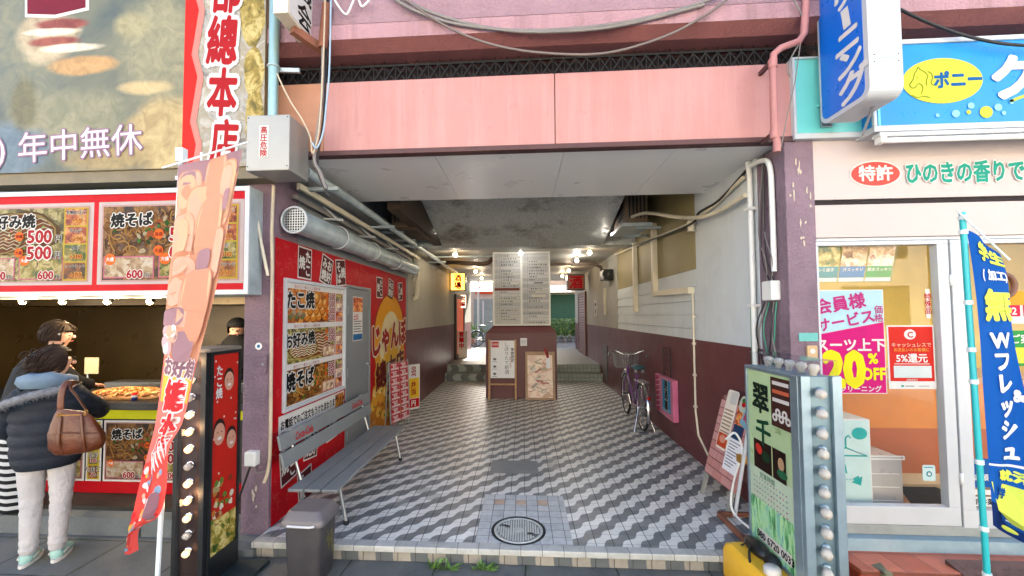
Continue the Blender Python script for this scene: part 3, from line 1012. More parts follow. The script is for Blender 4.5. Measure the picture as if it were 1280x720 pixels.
for y in (3.45, 5.0, 6.4, 8.4):
    MB().bar((LX, y, 2.745), (-1.60, y, 2.745), .045, .03, 'galv').build('bracket', t)
t = thing('drain_pipe', 'cream drain pipe stub bending down the left wall past the red mural', 'pipe', (-1.92, 7.2, 2.1))
MB().tube([(-1.93, 7.25, 2.95), (-1.93, 7.25, 2.62), (-1.9, 7.25, 2.58), (-1.9, 7.25, 2.02), (-1.9, 7.22, 1.96), (-1.96, 7.22, 1.94)], .042, 'cream_plastic', 10).build('pipe', t)
MB().tube([(-1.9, 6.0, 2.40), (-1.9, 7.0, 2.36), (-1.88, 7.05, 2.33), (-1.9, 7.05, 2.25)], .022, 'cream_plastic', 8).build('branch', t)
m = MB()
m.tube(smooth_pts([(-1.95, 9.2, 2.82), (-1.5, 8.9, 2.80), (-1.2, 8.6, 2.74), (-.75, 8.5, 2.72), (-.62, 8.5, 2.85)], 6), .045, mat('lag_brown', '#4A3A2E', .7, var=.2))
m.tube([(-1.9, 8.3, 2.84), (-.6, 8.3, 2.84)], .02, 'galv')
tag(m.build('lagged_pipe'), 'brown lagged pipes crossing under the ceiling left of the pillar', 'pipe')
m = MB()
m.tube([(.6, 9.6, 2.86), (.6, 9.6, .39)], .04, mat('post_grey', '#8A8C84', .5), 10)
m.tube([(.54, 9.3, 2.78), (1.6, 9.3, 2.78), (1.75, 9.3, 2.7), (1.8, 9.3, 2.55), (1.9, 9.3, 2.52)], .035, 'lag_brown', 10)
tag(m.build('lagged_pipe'), 'grey upright pipe and brown cross pipe right of the pillar', 'pipe')
m = MB()
m.box(1.72, RX, 8.85, 9.25, 2.38, 2.6, 'black_metal')
m.lathe((1.78, 8.84, 2.5), (0, -1, 0), [(.09, 0), (.09, .03), (.05, .03), (.001, .0)], 'black_plastic', 14)
tag(m.build('wall_fan', bevel=.01), 'black wall fan unit high on the beige right wall', 'fan')
# ------------------------------------------------------------------ food stand at the left
BLK, WHT = ink('#141313'), ink('#ECE9E4')
RED, DRED = ink('#C8121F'), ink('#A31322')
YEL, ORG = ink('#F2C230'), ink('#E2661E')
KS = thing('food_stand', 'street food stand with brown metal kitchen behind its counter', 'food stand', (-3.6, 3.5, 0))
m = MB()
m.box(-6.5, -2.196, 5.6, 5.7, 0, 2.9, 'kitchen_wall')
m.box(-6.6, -6.5, 3.5, 5.7, 0, 2.9, 'kitchen_wall')
m.box(-2.196, -2.172, 3.47, 5.7, 0, 2.9, 'kitchen_wall')
for x in (-4.75, -3.55): m.box(x-.04, x+.04, 5.57, 5.6, 0, 2.9, 'steel')
m.build('kitchen_wall', KS)
m = MB()
m.box(-6.5, -2.2, 3.1, 5.6, 2.15, 2.25, 'kitchen_wall')
m.box(-6.5, -2.2, 3.2, 3.26, 1.83, 2.15, 'kitchen_wall')
m.build('kitchen_ceiling', KS)
m = MB()
m.box(-6.5, -2.2, 3.26, 5.6, .02, .06, 'kitchen_dark')
m.build('kitchen_floor', KS)
m = MB()
m.box(-6.5, -2.2, 3.5, 4.2, .80, .865, 'black_plastic')
m.box(-6.5, -2.2, 3.54, 4.15, .06, .80, 'kitchen_dark')
m.build('counter', KS, bevel=.005)
m = MB()
m.box(-6.5, -2.2, 3.525, 3.54, .715, .80, ink('#E3E020'))
m.build('yellow_strip', KS)
m = MB()
m.box(-6.5, -2.2, 3.515, 3.54, .06, .16, RED)
fr = FRONT(3.515)
m.slab(fr, -3.40, .085, -3.22, .14, 0, .003, DRED)
m.text(fr, 'じゃんぼ', -3.31, .113, .042, WHT, .004)
m.build('base_panel', KS)
m = MB()
m.box(-4.3, -2.6, 3.97, 4.15, .866, .97, mat('steel_dull', '#4E5052', .4, metal=.5, var=.15))
m.box(-3.9, -2.5, 4.43, 5.3, .75, 1.0, 'steel_dull')
m.box(-3.6, -2.6, 4.35, 4.42, 1.0, 1.22, 'steel_dull')
m.build('griddle', KS, bevel=.01)
m = MB()
m.box(-6.5, -2.4, 4.6, 5.5, 1.78, 2.1, 'kitchen_wall')
m.build('exhaust_hood', KS)
for x in (-4.63, -4.05):
    m = MB()
    m.lathe((x, 5.56, 1.45), (0, -1, 0), [(.035, 0), (.05, .01), (.05, .03), (.03, .03)], 'white_metal', 12)
    m.bar((x, 5.53, 1.45), (x, 5.53, 1.55), .02, .02, 'cream_plastic')
    m.build('wall_hook', KS)
for i, px in enumerate((28, 78, 134, 187)):
    p = at(px, 377, Y=3.45)
    t = thing('shop_spotlight', ['leftmost little lit spotlight under the red menu board', 'second lit spotlight from the left under the menu board', 'third lit spotlight from the left under the menu board', 'lit spotlight under the menu board nearest the flag'][i], 'lamp', tuple(p), 'spotlights over the food counter')
    MB().lathe(p+Vector((0, 0, .055)), (0, .25, -1), [(.001, 0), (.018, 0), (.022, .03), (.04, .06), (.036, .06)], 'black_metal', 12).build('lamp_shade', t)
    MB().ball(p, .026, lit('shop_glow', (1, .72, .36), 22), 10).build('bulb', t)
    ld = bpy.data.lights.new('bulb_light', 'POINT')
    ld.energy = 5
    ld.color = (1, .74, .42)
    ld.shadow_soft_size = .03
    lo = bpy.data.objects.new('bulb_light', ld)
    COL.objects.link(lo)
    lo.parent = t
    lo.location = (0, .05, -.07)

# things on the counter
def heap(c, rx, ry, h, mats_, n, seed, size=.02):
    random.seed(seed)
    m = MB()
    m.ball((c[0], c[1], c[2]), 1, mats_[0], 18, (rx, ry, h), .15, seed)
    for _ in range(n):
        a, r = random.uniform(0, 2*PI), math.sqrt(random.random())*.92
        x, y = r*math.cos(a), r*math.sin(a)
        z = h*math.sqrt(max(0, 1-r*r))
        a2 = random.uniform(0, PI)
        q = Vector((c[0]+x*rx, c[1]+y*ry, c[2]+z))
        d = Vector((math.cos(a2), math.sin(a2), .2))*size*2
        m.tube([q-d, q+Vector((0, 0, size*.6)), q+d], size*.4, random.choice(mats_), 5)
    return m
nm = [mat('noodle_a', '#B8824A', .4, var=.3, vs=30), mat('noodle_b', '#D2A468', .4, var=.3, vs=30), mat('noodle_c', '#8A4E24', .4, var=.3, vs=30)]
m = MB()
p = at(160, 497, Y=3.72)
tag(heap((p.x, 3.74, .885), .38, .14, .06, nm, 240, 3).build('noodle_heap'), 'heap of fried noodles on the counter beside the blue lid', 'food')
t = thing('food_tray', 'blue and white tray of packs on the counter near the flag', 'tray', (-2.95, 3.62, .866))
MB().box(-3.12, -2.82, 3.54, 3.74, .866, .875, 'white_plastic').build('tray', t, bevel=.004)
m = MB()
m.hexa([(-3.08, 3.56, .876), (-2.84, 3.56, .876), (-2.84, 3.72, .876), (-3.08, 3.72, .876)], [(-3.02, 3.6, .905), (-2.86, 3.6, .915), (-2.86, 3.7, .915), (-3.02, 3.7, .905)], ink('#2D6FC0'))
m.build('lid', t)
m = MB()
p = at(168, 500, Y=3.6)
m.lathe((p.x, 3.6, .866), (0, 0, 1), [(.001, 0), (.022, 0), (.022, .03)], ink('#3A4FA0'), 12)
m.lathe((p.x, 3.6, .896), (0, 0, 1), [(.022, 0), (.022, .02)], WHT, 12)
m.lathe((p.x, 3.6, .916), (0, 0, 1), [(.022, 0), (.018, .02), (.001, .02)], RED, 12)
tag(m.build('small_jar'), 'tiny red white and blue striped jar on the counter', 'jar')
m = MB()
fr = FR(at(115, 457, Y=4.3), (1, .1, 0))
m.slab(fr, -.075, -.09, .075, .09, 0, .006, mat('paper_cream', '#BDB08C', .7))
m.bar(fr.p(-.05, -.09, -.01), fr.p(-.05, -.25, -.01), .012, .012, 'steel')
tag(m.build('price_card'), 'blank cream card clipped up behind the griddle', 'card')

# steam over the griddle
k = NT('steam')
k.t.nodes.remove(k.b)
pv = k.n('VolumePrincipled')
pv.inputs['Color'].default_value = (.95, .95, .95, 1)
k.set(pv.inputs['Density'], k.math('MULTIPLY', k.step(k.noise(7, 4, .6, k.pos((1, 1, .6)), 1.0), .48, .75), 5.0))
k.t.links.new(pv.outputs[0], k.out.inputs['Volume'])
m = MB()
m.ball((-3.3, 3.95, 1.08), 1, 'steam', 16, (.36, .16, .17))
tag(m.build('steam'), kind='stuff')
# printed menus
def dish(mb, fr, x0, y0, w, h, kind, d, seed=0, n=1.0, f=1.0):
    """the pictured food: strands, a sauced pancake or balls, kept inside the print"""
    random.seed(900+seed)
    inside = lambda pts: all(x0 < p[0] < x0+w and y0 < p[1] < y0+h for p in pts)
    if kind == 'soba':
        for c, cnt in ((('#5A300E', '#7A4A1C'), 60), (('#A8702E', '#8E5820'), 70), (('#D09A50', '#C08840'), 60)):
            for _ in range(int(cnt*n)):
                a = random.uniform(0, PI)
                cx, cy, L = x0+random.random()*w, y0+random.random()*h, w*random.uniform(.04, .09)
                k_ = random.uniform(-1.2, 1.2)
                pts = [(cx+math.cos(a+t*k_)*t*L, cy+math.sin(a+t*k_)*t*L) for t in (-1, -.6, -.2, .2, .6, 1)]
                if inside(pts): mb.stroke(fr, pts, w*.013, ink(dk(random.choice(c), f)), d)
                d += .000012
        for c, cnt, r in ((('#C85A2A', '#D97A3A'), 6, .035), (('#2E6A1C', '#4A8A2A', '#1E4A12'), 22, .022), (('#E0C8A0',), 7, .03)):
            for _ in range(cnt):
                cx, cy = x0+w*random.gauss(.5, .18), y0+h*random.gauss(.5, .2)
                rx = w*r*random.uniform(.6, 1.3)
                if inside([(cx-rx, cy-rx), (cx+rx, cy+rx)]): mb.ell(fr, cx, cy, rx, rx*random.uniform(.4, 1), ink(dk(random.choice(c), f)), d, 9, jig=.25, rot=random.uniform(0, 3))
                d += .00003
    elif kind == 'okonomi':
        for cx, cy, s in ((.52, .50, .46), (.30, .40, .34)):
            cx, cy = x0+w*cx, y0+h*cy
            rx, ry = min(w*s, cx-x0, x0+w-cx)*.95, min(h*s*1.1, cy-y0, y0+h-cy)*.95
            for c, q in (('#6A4A1E', 1), ('#B89A58', .95), ('#7E3E14', .86), ('#93501C', .7)):
                mb.ell(fr, cx, cy, rx*q, ry*q, ink(dk(c, f)), d, 26, jig=.05)
                d += .0002
            for _ in range(26):
                a, r = random.uniform(0, 2*PI), math.sqrt(random.random())*.75
                px, py = cx+rx*r*math.cos(a), cy+ry*r*math.sin(a)
                mb.ell(fr, px, py, w*random.uniform(.008, .02), w*random.uniform(.005, .012), ink(random.choice(['#3E7A22', '#5A9A34', '#D8C890', '#C9A868', '#B0342A', '#2E5A1A'])), d, 8, jig=.3, rot=a)
                d += .00003
            for k in range(7):
                yy = cy-ry*.6+ry*1.2*k/6
                hw = rx*.85*math.sqrt(max(.05, 1-((yy-cy)/ry)**2))
                mb.stroke(fr, [(cx-hw+2*hw*q/8, yy+ry*.07*(1 if q % 2 else -1)) for q in range(9)], w*.009, ink(dk('#EDE3C4', f)), d)
                d += .00003
    return d
def price(mb, fr, x, y, s, t='500', d=.006):
    mb.text(fr, t, x, y, s, DRED, d, .035, outline=WHT, ow=.055)
    mb.text(fr, '円', x+s*1.12*len(t)/3, y-s*.16, s*.42, BLK, d, .02, outline=WHT, ow=.05)
def menu(mb, fr, x0, y0, w, h, title, pm, prices, small, col=True):
    """one framed dish panel"""
    mb.rect(fr, x0, y0, x0+w, y0+h, ink('#B89490'), .001)
    b = w*.012
    mb.rect(fr, x0+b, y0+b, x0+w-b, y0+h-b, pm, .002)
    cw = w*.20 if col else 0
    if col:
        xr = x0+w-cw
        mb.rect(fr, xr-b, y0+b, x0+w-b, y0+h-b, ink('#B89E30'), .003)
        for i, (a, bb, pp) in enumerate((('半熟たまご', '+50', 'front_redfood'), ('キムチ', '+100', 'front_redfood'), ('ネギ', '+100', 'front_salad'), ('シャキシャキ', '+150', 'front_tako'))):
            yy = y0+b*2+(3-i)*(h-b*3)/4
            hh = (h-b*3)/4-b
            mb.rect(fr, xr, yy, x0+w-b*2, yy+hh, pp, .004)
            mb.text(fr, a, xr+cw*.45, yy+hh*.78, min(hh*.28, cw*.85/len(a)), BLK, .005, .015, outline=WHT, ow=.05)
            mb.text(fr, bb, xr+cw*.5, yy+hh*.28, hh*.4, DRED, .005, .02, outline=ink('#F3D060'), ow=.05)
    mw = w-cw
    dish(mb, fr, x0+b, y0+(h*.34 if small else b), mw-b*2, h-b*2-(h*.34 if small else 0), 'soba' if 'soba' in pm else 'okonomi', .0026, len(title), f=.74)  # dish colours darkened likewise against the brighter street light
    mb.text(fr, title, x0+mw*(.42 if len(title) > 3 else .28), y0+h*.80, min(h*.19, mw*.62/len(title)), BLK, .008, .045, outline=WHT, ow=.06, rot=.03)
    for i, pt in enumerate(prices):
        yy = y0+h*(.61-.215*i)
        mb.ell(fr, x0+mw*.53, yy, w*.036, w*.036, ORG, .008, 18)
        mb.text(fr, ['並', '大'][i % 2]+'盛', x0+mw*.53, yy, w*.03, ink('#7A1A10'), .009, .02)
        price(mb, fr, x0+mw*.745, yy, h*.235, pt, .008)
    if small:
        for i in range(2):
            xx = x0+b*2+i*mw*.5
            mb.rect(fr, xx, y0+b*2, xx+mw*.46, y0+h*.33, ink('#B8607A'), .004)
            mb.rect(fr, xx+b*.7, y0+b*2.7, xx+mw*.46-b*.7, y0+h*.33-b*.7, ['front_pale', 'front_salad'][i], .005)
            mb.ell(fr, xx+mw*.06, y0+h*.29, w*.04, w*.04, ORG, .006, 16)
            mb.text(fr, '大盛', xx+mw*.06, y0+h*.29, w*.03, WHT, .007, .02)
            price(mb, fr, xx+mw*.29, y0+h*.10, h*.15, small, .007)

t = thing('menu_board', 'wide red framed menu board of noodle and pancake prices over the counter', 'menu board', (-3.4, 2.94, 1.82))
MX0, MX1, MZ0, MZ1 = -4.75, -2.055, 1.80, 2.62
m = MB()
m.box(MX0, MX1, 2.95, 3.4, MZ0, MZ1, 'galv')
m.build('casing', t, bevel=.004)
fr = FRONT(2.949)
m = MB()
m.frame(fr, MX0, MZ0, MX1, MZ1, .035, 'white_metal', 0, .012)
m.build('frame', t)
m = MB()
m.rect(fr, MX0+.035, MZ0+.035, MX1-.035, MZ1-.035, RED, .001)
fr2 = FRONT(2.947)
for x0, x1, tt, pr in ((-4.35, -3.345, 'お好み焼', ('500', '500')), (-3.245, -2.13, '焼そば', ('500', '600'))):
    m.rect(fr, x0-.03, MZ0+.085, x1+.03, MZ1-.095, ink('#C4B4B0'), .0018)
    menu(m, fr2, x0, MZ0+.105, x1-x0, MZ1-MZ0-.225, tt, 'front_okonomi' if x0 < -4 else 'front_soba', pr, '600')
m.build('menu_print', t)

# menus along the counter front
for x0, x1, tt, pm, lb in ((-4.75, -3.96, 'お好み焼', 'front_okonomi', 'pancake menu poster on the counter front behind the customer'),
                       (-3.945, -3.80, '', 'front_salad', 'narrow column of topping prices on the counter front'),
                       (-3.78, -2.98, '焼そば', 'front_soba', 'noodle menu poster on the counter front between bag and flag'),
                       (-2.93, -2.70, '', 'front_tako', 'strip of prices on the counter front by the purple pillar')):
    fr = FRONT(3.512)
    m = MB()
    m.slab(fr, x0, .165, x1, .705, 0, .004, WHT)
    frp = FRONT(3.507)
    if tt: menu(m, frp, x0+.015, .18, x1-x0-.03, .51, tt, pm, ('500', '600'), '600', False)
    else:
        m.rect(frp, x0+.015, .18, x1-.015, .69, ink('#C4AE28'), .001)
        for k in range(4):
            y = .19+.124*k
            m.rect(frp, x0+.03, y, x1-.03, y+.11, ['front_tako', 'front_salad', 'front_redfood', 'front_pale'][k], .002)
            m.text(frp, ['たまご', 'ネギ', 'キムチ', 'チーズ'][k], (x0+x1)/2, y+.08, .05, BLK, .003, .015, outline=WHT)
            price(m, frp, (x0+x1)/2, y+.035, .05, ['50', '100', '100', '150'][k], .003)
    tag(m.build('menu_poster'), lb, 'menu poster', 'menu posters on the counter front')

# concrete step before the stand
m = MB()
m.box(-7, -2.18, 3.14, 3.52, GZ, .03, 'concrete_dark')
m.box(-2.176, -1.95, 2.9, 3.1, GZ, -.045, 'concrete_dark')
m.box(-3.06, -3.045, 3.1385, 3.14, GZ, .03, 'recess_dark')
m.box(-4.3, -4.29, 3.1385, 3.14, GZ, .03, 'recess_dark')
tag(m.build('shop_step', bevel=.008), kind='structure')

# billboard above
t = thing('billboard', 'huge food photo billboard reading 年中無休 above the stand', 'billboard', (-3.3, 2.92, 2.8))
BX0, BX1, BZ0, BZ1 = -5.2, -1.955, 2.775, 4.9
MB().box(BX0, BX1, 2.945, 3.1, BZ0, BZ1, mat('board_edge', '#8C7A5A', .6)).build('backing', t)
MB().box(BX0, BX1, 2.96, 3.1, BZ0-.09, BZ0-.002, mat('board_rail', '#6B604A', .6, var=.2, grime=.3)).build('bottom_rail', t)
fr = FRONT(2.944)
m = MB()
xb = at(229, 150, Y=2.944).x
# printed scene: dish edge, batter lumps, sauce
def P2(px, py):
    p = at(px, py, Y=2.944)
    return (p.x, p.z)
BB = []
for px, py, rx, rz, ca, cb, sf in ((30, 60, .42, .5, '#5E6258', '#77745E', .25), (80, 150, .50, .25, '#6A6A54', '#858068', .25), (15, 190, .30, .22, '#4A5A66', '#62707A', .2), (200, 60, .35, .45, '#6E6C58', '#8A8468', .25), (205, 170, .30, .28, '#8C7A54', '#B09C70', .2), (130, 200, .35, .10, '#77684A', '#94825A', .25),
        (62, 45, .26, .22, '#8C7C62', '#AFA084', .15), (78, 30, .20, .05, '#6A2E22', '#874638', .2), (70, 52, .22, .04, '#6E3024', '#8A4C3A', .2), (88, 60, .24, .035, '#B9AC94', '#CFC4B0', .2), (66, 40, .22, .03, '#BDB098', '#CFC6B4', .2), (105, 82, .26, .07, '#96744A', '#B08C5C', .2), (30, 130, .12, .2, '#55523E', '#6A6448', .25), (180, 110, .2, .05, '#A08C64', '#B8A47A', .3), (165, 30, .15, .1, '#7E7658', '#98906E', .3)):
    x, z = P2(px, py)
    BB.append((x, z, rx, rz, ca, cb, sf))
billboard_print('print_bill')
m.rect(fr, BX0, BZ0, xb, BZ1, 'print_bill', .002)
q = [P2(*a) for a in ((35, -20), (35, 18), (70, 19), (108, 10), (108, -20))]
m.poly(fr, [P2(*a) for a in ((32, -20), (32, 22), (70, 23), (112, 13), (112, -20))], WHT, .0045)
m.poly(fr, q, ink('#7A1F30'), .0055)
xe = at(262, 150, Y=2.944).x
m.rect(fr, xb, BZ0, BX1, BZ1, food('print_dish', ['#716D66', '#98958F', '#8A806C', '#A8A49C', '#645436'], 5, 3, soft=True), .001)
for k in range(12):                                                     # printed red band with a ragged right edge
    z0 = BZ0+(BZ1-BZ0)*k/12
    z1 = BZ0+(BZ1-BZ0)*(k+1)/12
    a, b = .085+.03*math.sin(k*2.1), .085+.03*math.sin((k+1)*2.1)
    m.poly(fr, [(xb, z0), (xb+a+.05, z0), (xb+b+.05, z1), (xb, z1)], ink('#DD8A80'), .0045)
    m.poly(fr, [(xb, z0), (xb+a, z0), (xb+b, z1), (xb, z1)], ink('#D92B22'), .0055)
for k, (px, py, rx, ry) in enumerate(((318, 20, .1, .25), (322, 150, .07, .3), (320, 90, .08, .2))):
    x, z = P2(px, py)
    m.ell(fr, min(x, BX1-rx-.005), z, rx, ry, food('print_leafy', ['#46421C', '#8A7636', '#B5A56C', '#6A4E1C'], 9, 4, soft=True) if not k else 'print_leafy', .0021+.0004*k, 24, jig=.06)
m.build('print', t)
m = MB()
for ch, px, py, s in (('總', 279, 52, .52), ('本', 279, 116, .50), ('店', 281, 178, .46), ('部', 285, -12, .5)):
    x, z = P2(px, py)
    m.text(fr, ch, x, z, s*.78, ink('#B01E22'), .007, .035, outline=ink('#E6E4E2'), ow=.09, rot=-.06, sx=.62)
m.build('lettering', t)
m = MB()
x, z = P2(101, 180)
m.text(fr, '年中無休', x, z, .262, WHT, .007, .008, outline=ink('#A07A9A'), ow=.035, rot=.045)
x, z = P2(3, 187)
m.text(fr, ')', x, z, .26, WHT, .007, .008, outline=ink('#A07A9A'), ow=.035)
m.build('lettering', t)

# steel box, pipe, little projecting sign, cables on the left of the front
t = thing('power_box', 'pale steel box reading 高圧危険 beside the billboard', 'box', (-1.83, 2.96, 2.69))
m = MB()
m.box(-2.005, -1.68, 2.82, 3.09, 2.69, 3.10, 'box_steel')
m.build('casing', t, bevel=.006)
m = MB()
fr = FRONT(2.819)
m.slab(fr, -1.905, 2.785, -1.835, 3.02, 0, .002, WHT)
m.text(fr, '高圧危険', -1.87, 2.902, .057, ink('#B8242C'), .003, .02, vert=True)
m.build('warning_label', t)
for x, z in ((-1.695, 2.72), (-1.695, 3.08), (-1.99, 2.72), (-1.99, 3.08)): MB().ell(fr, x, z, .005, .005, BLK, .001, 8).build('screw', t)
t = thing('service_pipe', 'upright galvanised pipe rising from the steel warning box', 'pipe', (-1.87, 2.92, 3.1))
MB().tube([(-1.87, 2.92, 3.10), (-1.87, 2.92, 4.8)], .036, mat('pipe_teal', '#8CA8A6', .4, metal=.5, var=.12), 14).build('pipe', t)
m = MB()
m.tube([(-1.87+.04*math.cos(a*PI/8), 2.92+.04*math.sin(a*PI/8), 3.52) for a in range(16)], .006, 'galv', 6, closed=True)
m.bar((-1.87, 2.96, 3.52), (-1.70, 2.98, 3.52), .02, .03, 'galv')
m.build('bracket', t)
t = thing('projecting_sign', 'small white box sign ending in 会 high on the mauve wall', 'sign', (-1.65, 2.85, 3.75))
m = MB()
m.box(-1.715, -1.61, 2.66, 3.02, 3.735, 4.5, 'cream_plastic')
m.build('casing', t, bevel=.005)
m = MB()
fr = LEFTW(-1.609)
m.slab(fr, 2.68, 3.75, 3.0, 4.48, 0, .003, WHT)
m.text(fr, '会', 2.87, 3.85, .2, BLK, .004, .02)
m.text(fr, '議', 2.87, 4.07, .2, BLK, .004, .02)
m.build('face', t)
m = MB()
m.bar((-1.66, 2.8, 3.72), (-1.52, 3.0, 3.68), .05, .06, mat('rusty', '#7A4A36', .8, var=.3))
m.tube([(-1.50, 2.94, 3.66), (-1.47, 2.94, 4.0)], .035, 'rusty', 8)
m.build('bracket', t)

def cable(pxs, Y, r, m_, label, group=None, k=6):
    o = MB()
    if not isinstance(pxs[0][0], (list, tuple)): pxs = [pxs]
    for q in pxs:
        pts = [at(a[0], a[1], Y=a[2] if len(a) > 2 else Y) for a in q]
        o.tube(smooth_pts(pts, k), r, m_, 6)
    return tag(o.build('cable'), label, 'cable', group)
gc = 'loose cables on the street front'
cable([(406, -30), (404, 60), (402, 130), (393, 195), (400, 215), (408, 236)], 2.93, .014, 'grey_cable', 'thick grey cable hanging past the left end of the pink fascia', gc)
cable([(411, -30), (408, 60), (405, 140), (397, 200), (401, 225), (412, 246)], 2.95, .009, 'black_cable', 'black cable hanging beside the thick grey one', gc)
cable([(414, -30), (412, 80), (408, 130), (404, 165), (396, 185), (390, 178)], 2.90, .007, mat('blue_cable', '#8FA6B8', .5), 'pale blue cable hanging near the left end of the fascia', gc)
cable([(346, 92), (362, 125), (378, 150), (388, 172), (391, 192), (399, 160), (404, 80), (407, -20)], 2.91, .006, 'pale_cable', 'thin pale cable looping down by the steel box', gc)
cable([[(487, -5), (520, 14), (570, 30), (640, 38), (700, 37), (770, 30), (840, 15), (900, -5)], [(495, -5), (540, 16), (600, 33), (660, 40), (740, 37), (800, 27), (880, 6)]], 2.94, .012, 'grey_cable', 'grey cables sagging along the top of the mauve wall', gc)
cable([(500, -5), (560, 34), (620, 57), (690, 67), (760, 66), (830, 46), (880, 20), (915, -5)], 2.93, .009, mat('dun_cable', '#6E625C', .6), 'lower brownish cable sagging across the mauve wall', gc)
cable([(418, 0), (432, 18), (440, 5), (446, -8), (452, 8), (462, 0)], 2.93, .008, 'white_plastic', 'short white cable loop at the top left of the mauve wall', gc)
cable([(1122, 10), (1160, 28), (1205, 44), (1250, 54), (1300, 58)], 2.9, .010, 'black_cable', 'dark cable running from the blue projecting sign to the right', gc)
cable([(992, 0), (1002, 18), (1004, 34), (1000, 52), (990, 70), (984, 86), (988, 96)], 2.93, .005, 'grey_cable', 'thin grey wire looping by the pink downpipe', gc)
cable([(1001, 50), (994, 100), (985, 140), (980, 166), (976, 185)], 2.92, .004, 'grey_cable', 'thin straight wire hanging over the turquoise panel', gc)
t = thing('downpipe', 'pink painted downpipe with a crank at the right end of the fascia', 'pipe', (1.87, 3.0, 2.9))
m = MB()
pts = [at(*a, Y=2.93) for a in ((1009, -25), (1005, 42), (998, 52), (976, 60), (967, 68), (966, 80), (968, 168), (971, 176), (971, 190))]
m.tube(pts, .024, mat('pipe_pink', '#A8706C', .5, var=.1), 10)
for i in (5, 6): m.tube([pts[i]-Vector((0, 0, .03)), pts[i]+Vector((0, 0, .03))], .029, 'pipe_pink', 10)
m.build('pipe', t)
m = MB()
for a in ((967, 75), (970, 165)):
    p = at(*a, Y=2.93)
    m.bar(p, p+Vector((0, .17, 0)), .02, .03, 'lip_maroon')
m.build('bracket', t)
# socket and its cord on the left pillar
t = thing('outlet_box', 'white outlet box with black cord on the left purple pillar', 'outlet', (-2.03, 3.08, .55))
p = at(318, 572, Y=3.09)
MB().box(p.x-.045, p.x+.045, 3.03, 3.099, p.z-.05, p.z+.06, 'white_plastic').build('box', t, bevel=.012)
m = MB()
m.tube(smooth_pts([(p.x-.01, 3.06, p.z-.05), (p.x-.04, 3.05, p.z-.15), (p.x-.09, 3.03, .2), (p.x-.09, 3.0, -.02), (p.x-.02, 2.9, -.09)], 6), .009, 'black_cable')
m.tube(smooth_pts([(p.x+.02, 3.06, p.z-.05), (p.x+.05, 3.05, p.z-.1), (p.x+.12, 3.08, p.z-.09)], 5), .005, 'grey_cable')
m.build('cord', t)
m = MB()
fr = FRONT(3.098)
m.slab(fr, -2.09, 1.19, -2.0, 1.33, 0, .006, 'pillar_purple')
m.ell(fr, -2.03, 1.26, .008, .008, 'steel', .009, 10)
tag(m.build('cover_plate'), 'small flush cover plate painted like the left pillar', 'cover plate')
m = MB()
m.ell(FRONT(3.098), -2.07, 1.40, .028, .028, 'white_plastic', .002, 18)
m.ell(FRONT(3.098), -2.07, 1.40, .014, .014, ink('#4A7FB0'), .003, 14)
tag(m.build('round_sticker'), 'tiny round white sticker on the left purple pillar', 'sticker')
m = MB()
m.tube(smooth_pts([(-1.955, 3.075, 2.66), (-1.96, 3.07, 2.3), (-1.955, 3.075, 2.0), (-1.955, 3.08, 1.2), (-1.955, 3.08, .55), (-1.99, 3.07, .36)], 6), .013, 'pale_cable')
m.tube(smooth_pts([(-2.08, 3.05, 2.45), (-2.03, 3.05, 2.2), (-1.98, 3.06, 1.95)], 6), .012, 'cream_plastic')
tag(m.build('wall_hose'), 'pale hose running down the corner of the left pillar', 'hose')
# ------------------------------------------------------------------ cleaner's shop at the right
CS = thing('cleaning_shop', 'cleaning shop with white framed window, glass door and yellow room', 'shop', (3.4, 3.2, 0))
m = MB()
m.box(2.135, 7.5, 3.11, 3.3, 2.46, 2.90, 'pinkish_panel')
m.box(2.135, 7.5, 3.125, 3.3, 2.425, 2.455, 'recess_dark')
m.box(2.135, 7.5, 3.105, 3.3, 2.18, 2.42, 'pinkish_panel')
m.box(2.135, 7.5, 3.118, 3.3, 2.155, 2.178, 'white_metal')
m.build('shop_wall', CS, bevel=.003)
m = MB()                                        # room behind the glass
m.box(2.14, 2.2, 3.3, 6.2, .1, 2.8, 'shop_yellow')
m.box(2.2, 7.6, 6.2, 6.3, .1, 2.8, 'shop_yellow')
m.box(7.5, 7.6, 3.3, 6.2, .1, 2.8, 'shop_yellow')
m.box(3.0, 3.02, 6.17, 6.199, .1, 2.7, 'wood_pale')
m.box(2.2, 7.5, 3.3, 6.2, 2.62, 2.7, 'white_plastic')
m.box(2.2, 7.5, 3.3, 6.2, .1, .14, mat('shop_floor', '#B49A72', .4, var=.1))
m.build('shop_room', CS)
m = MB()
m.box(2.2, 4.6, 3.85, 4.4, .14, .25, mat('counter_base', '#C3A884', .5))
m.box(2.2, 4.6, 3.80, 4.4, .25, .635, 'shop_brown')
m.box(2.2, 4.6, 3.79, 4.4, .635, 1.03, 'shop_orange')
m.box(2.2, 4.65, 3.74, 4.45, 1.03, 1.07, 'wood_pale')
m.build('shop_counter', CS)
m = MB()
m.add([(2.95, 3.36, .144), (3.5, 3.36, .144), (3.5, 3.78, .144), (3.2, 3.78, .144)], [(0, 1, 2, 3)], mat('mat_dark', '#26302C', .8))
m.build('floor_mat', CS)
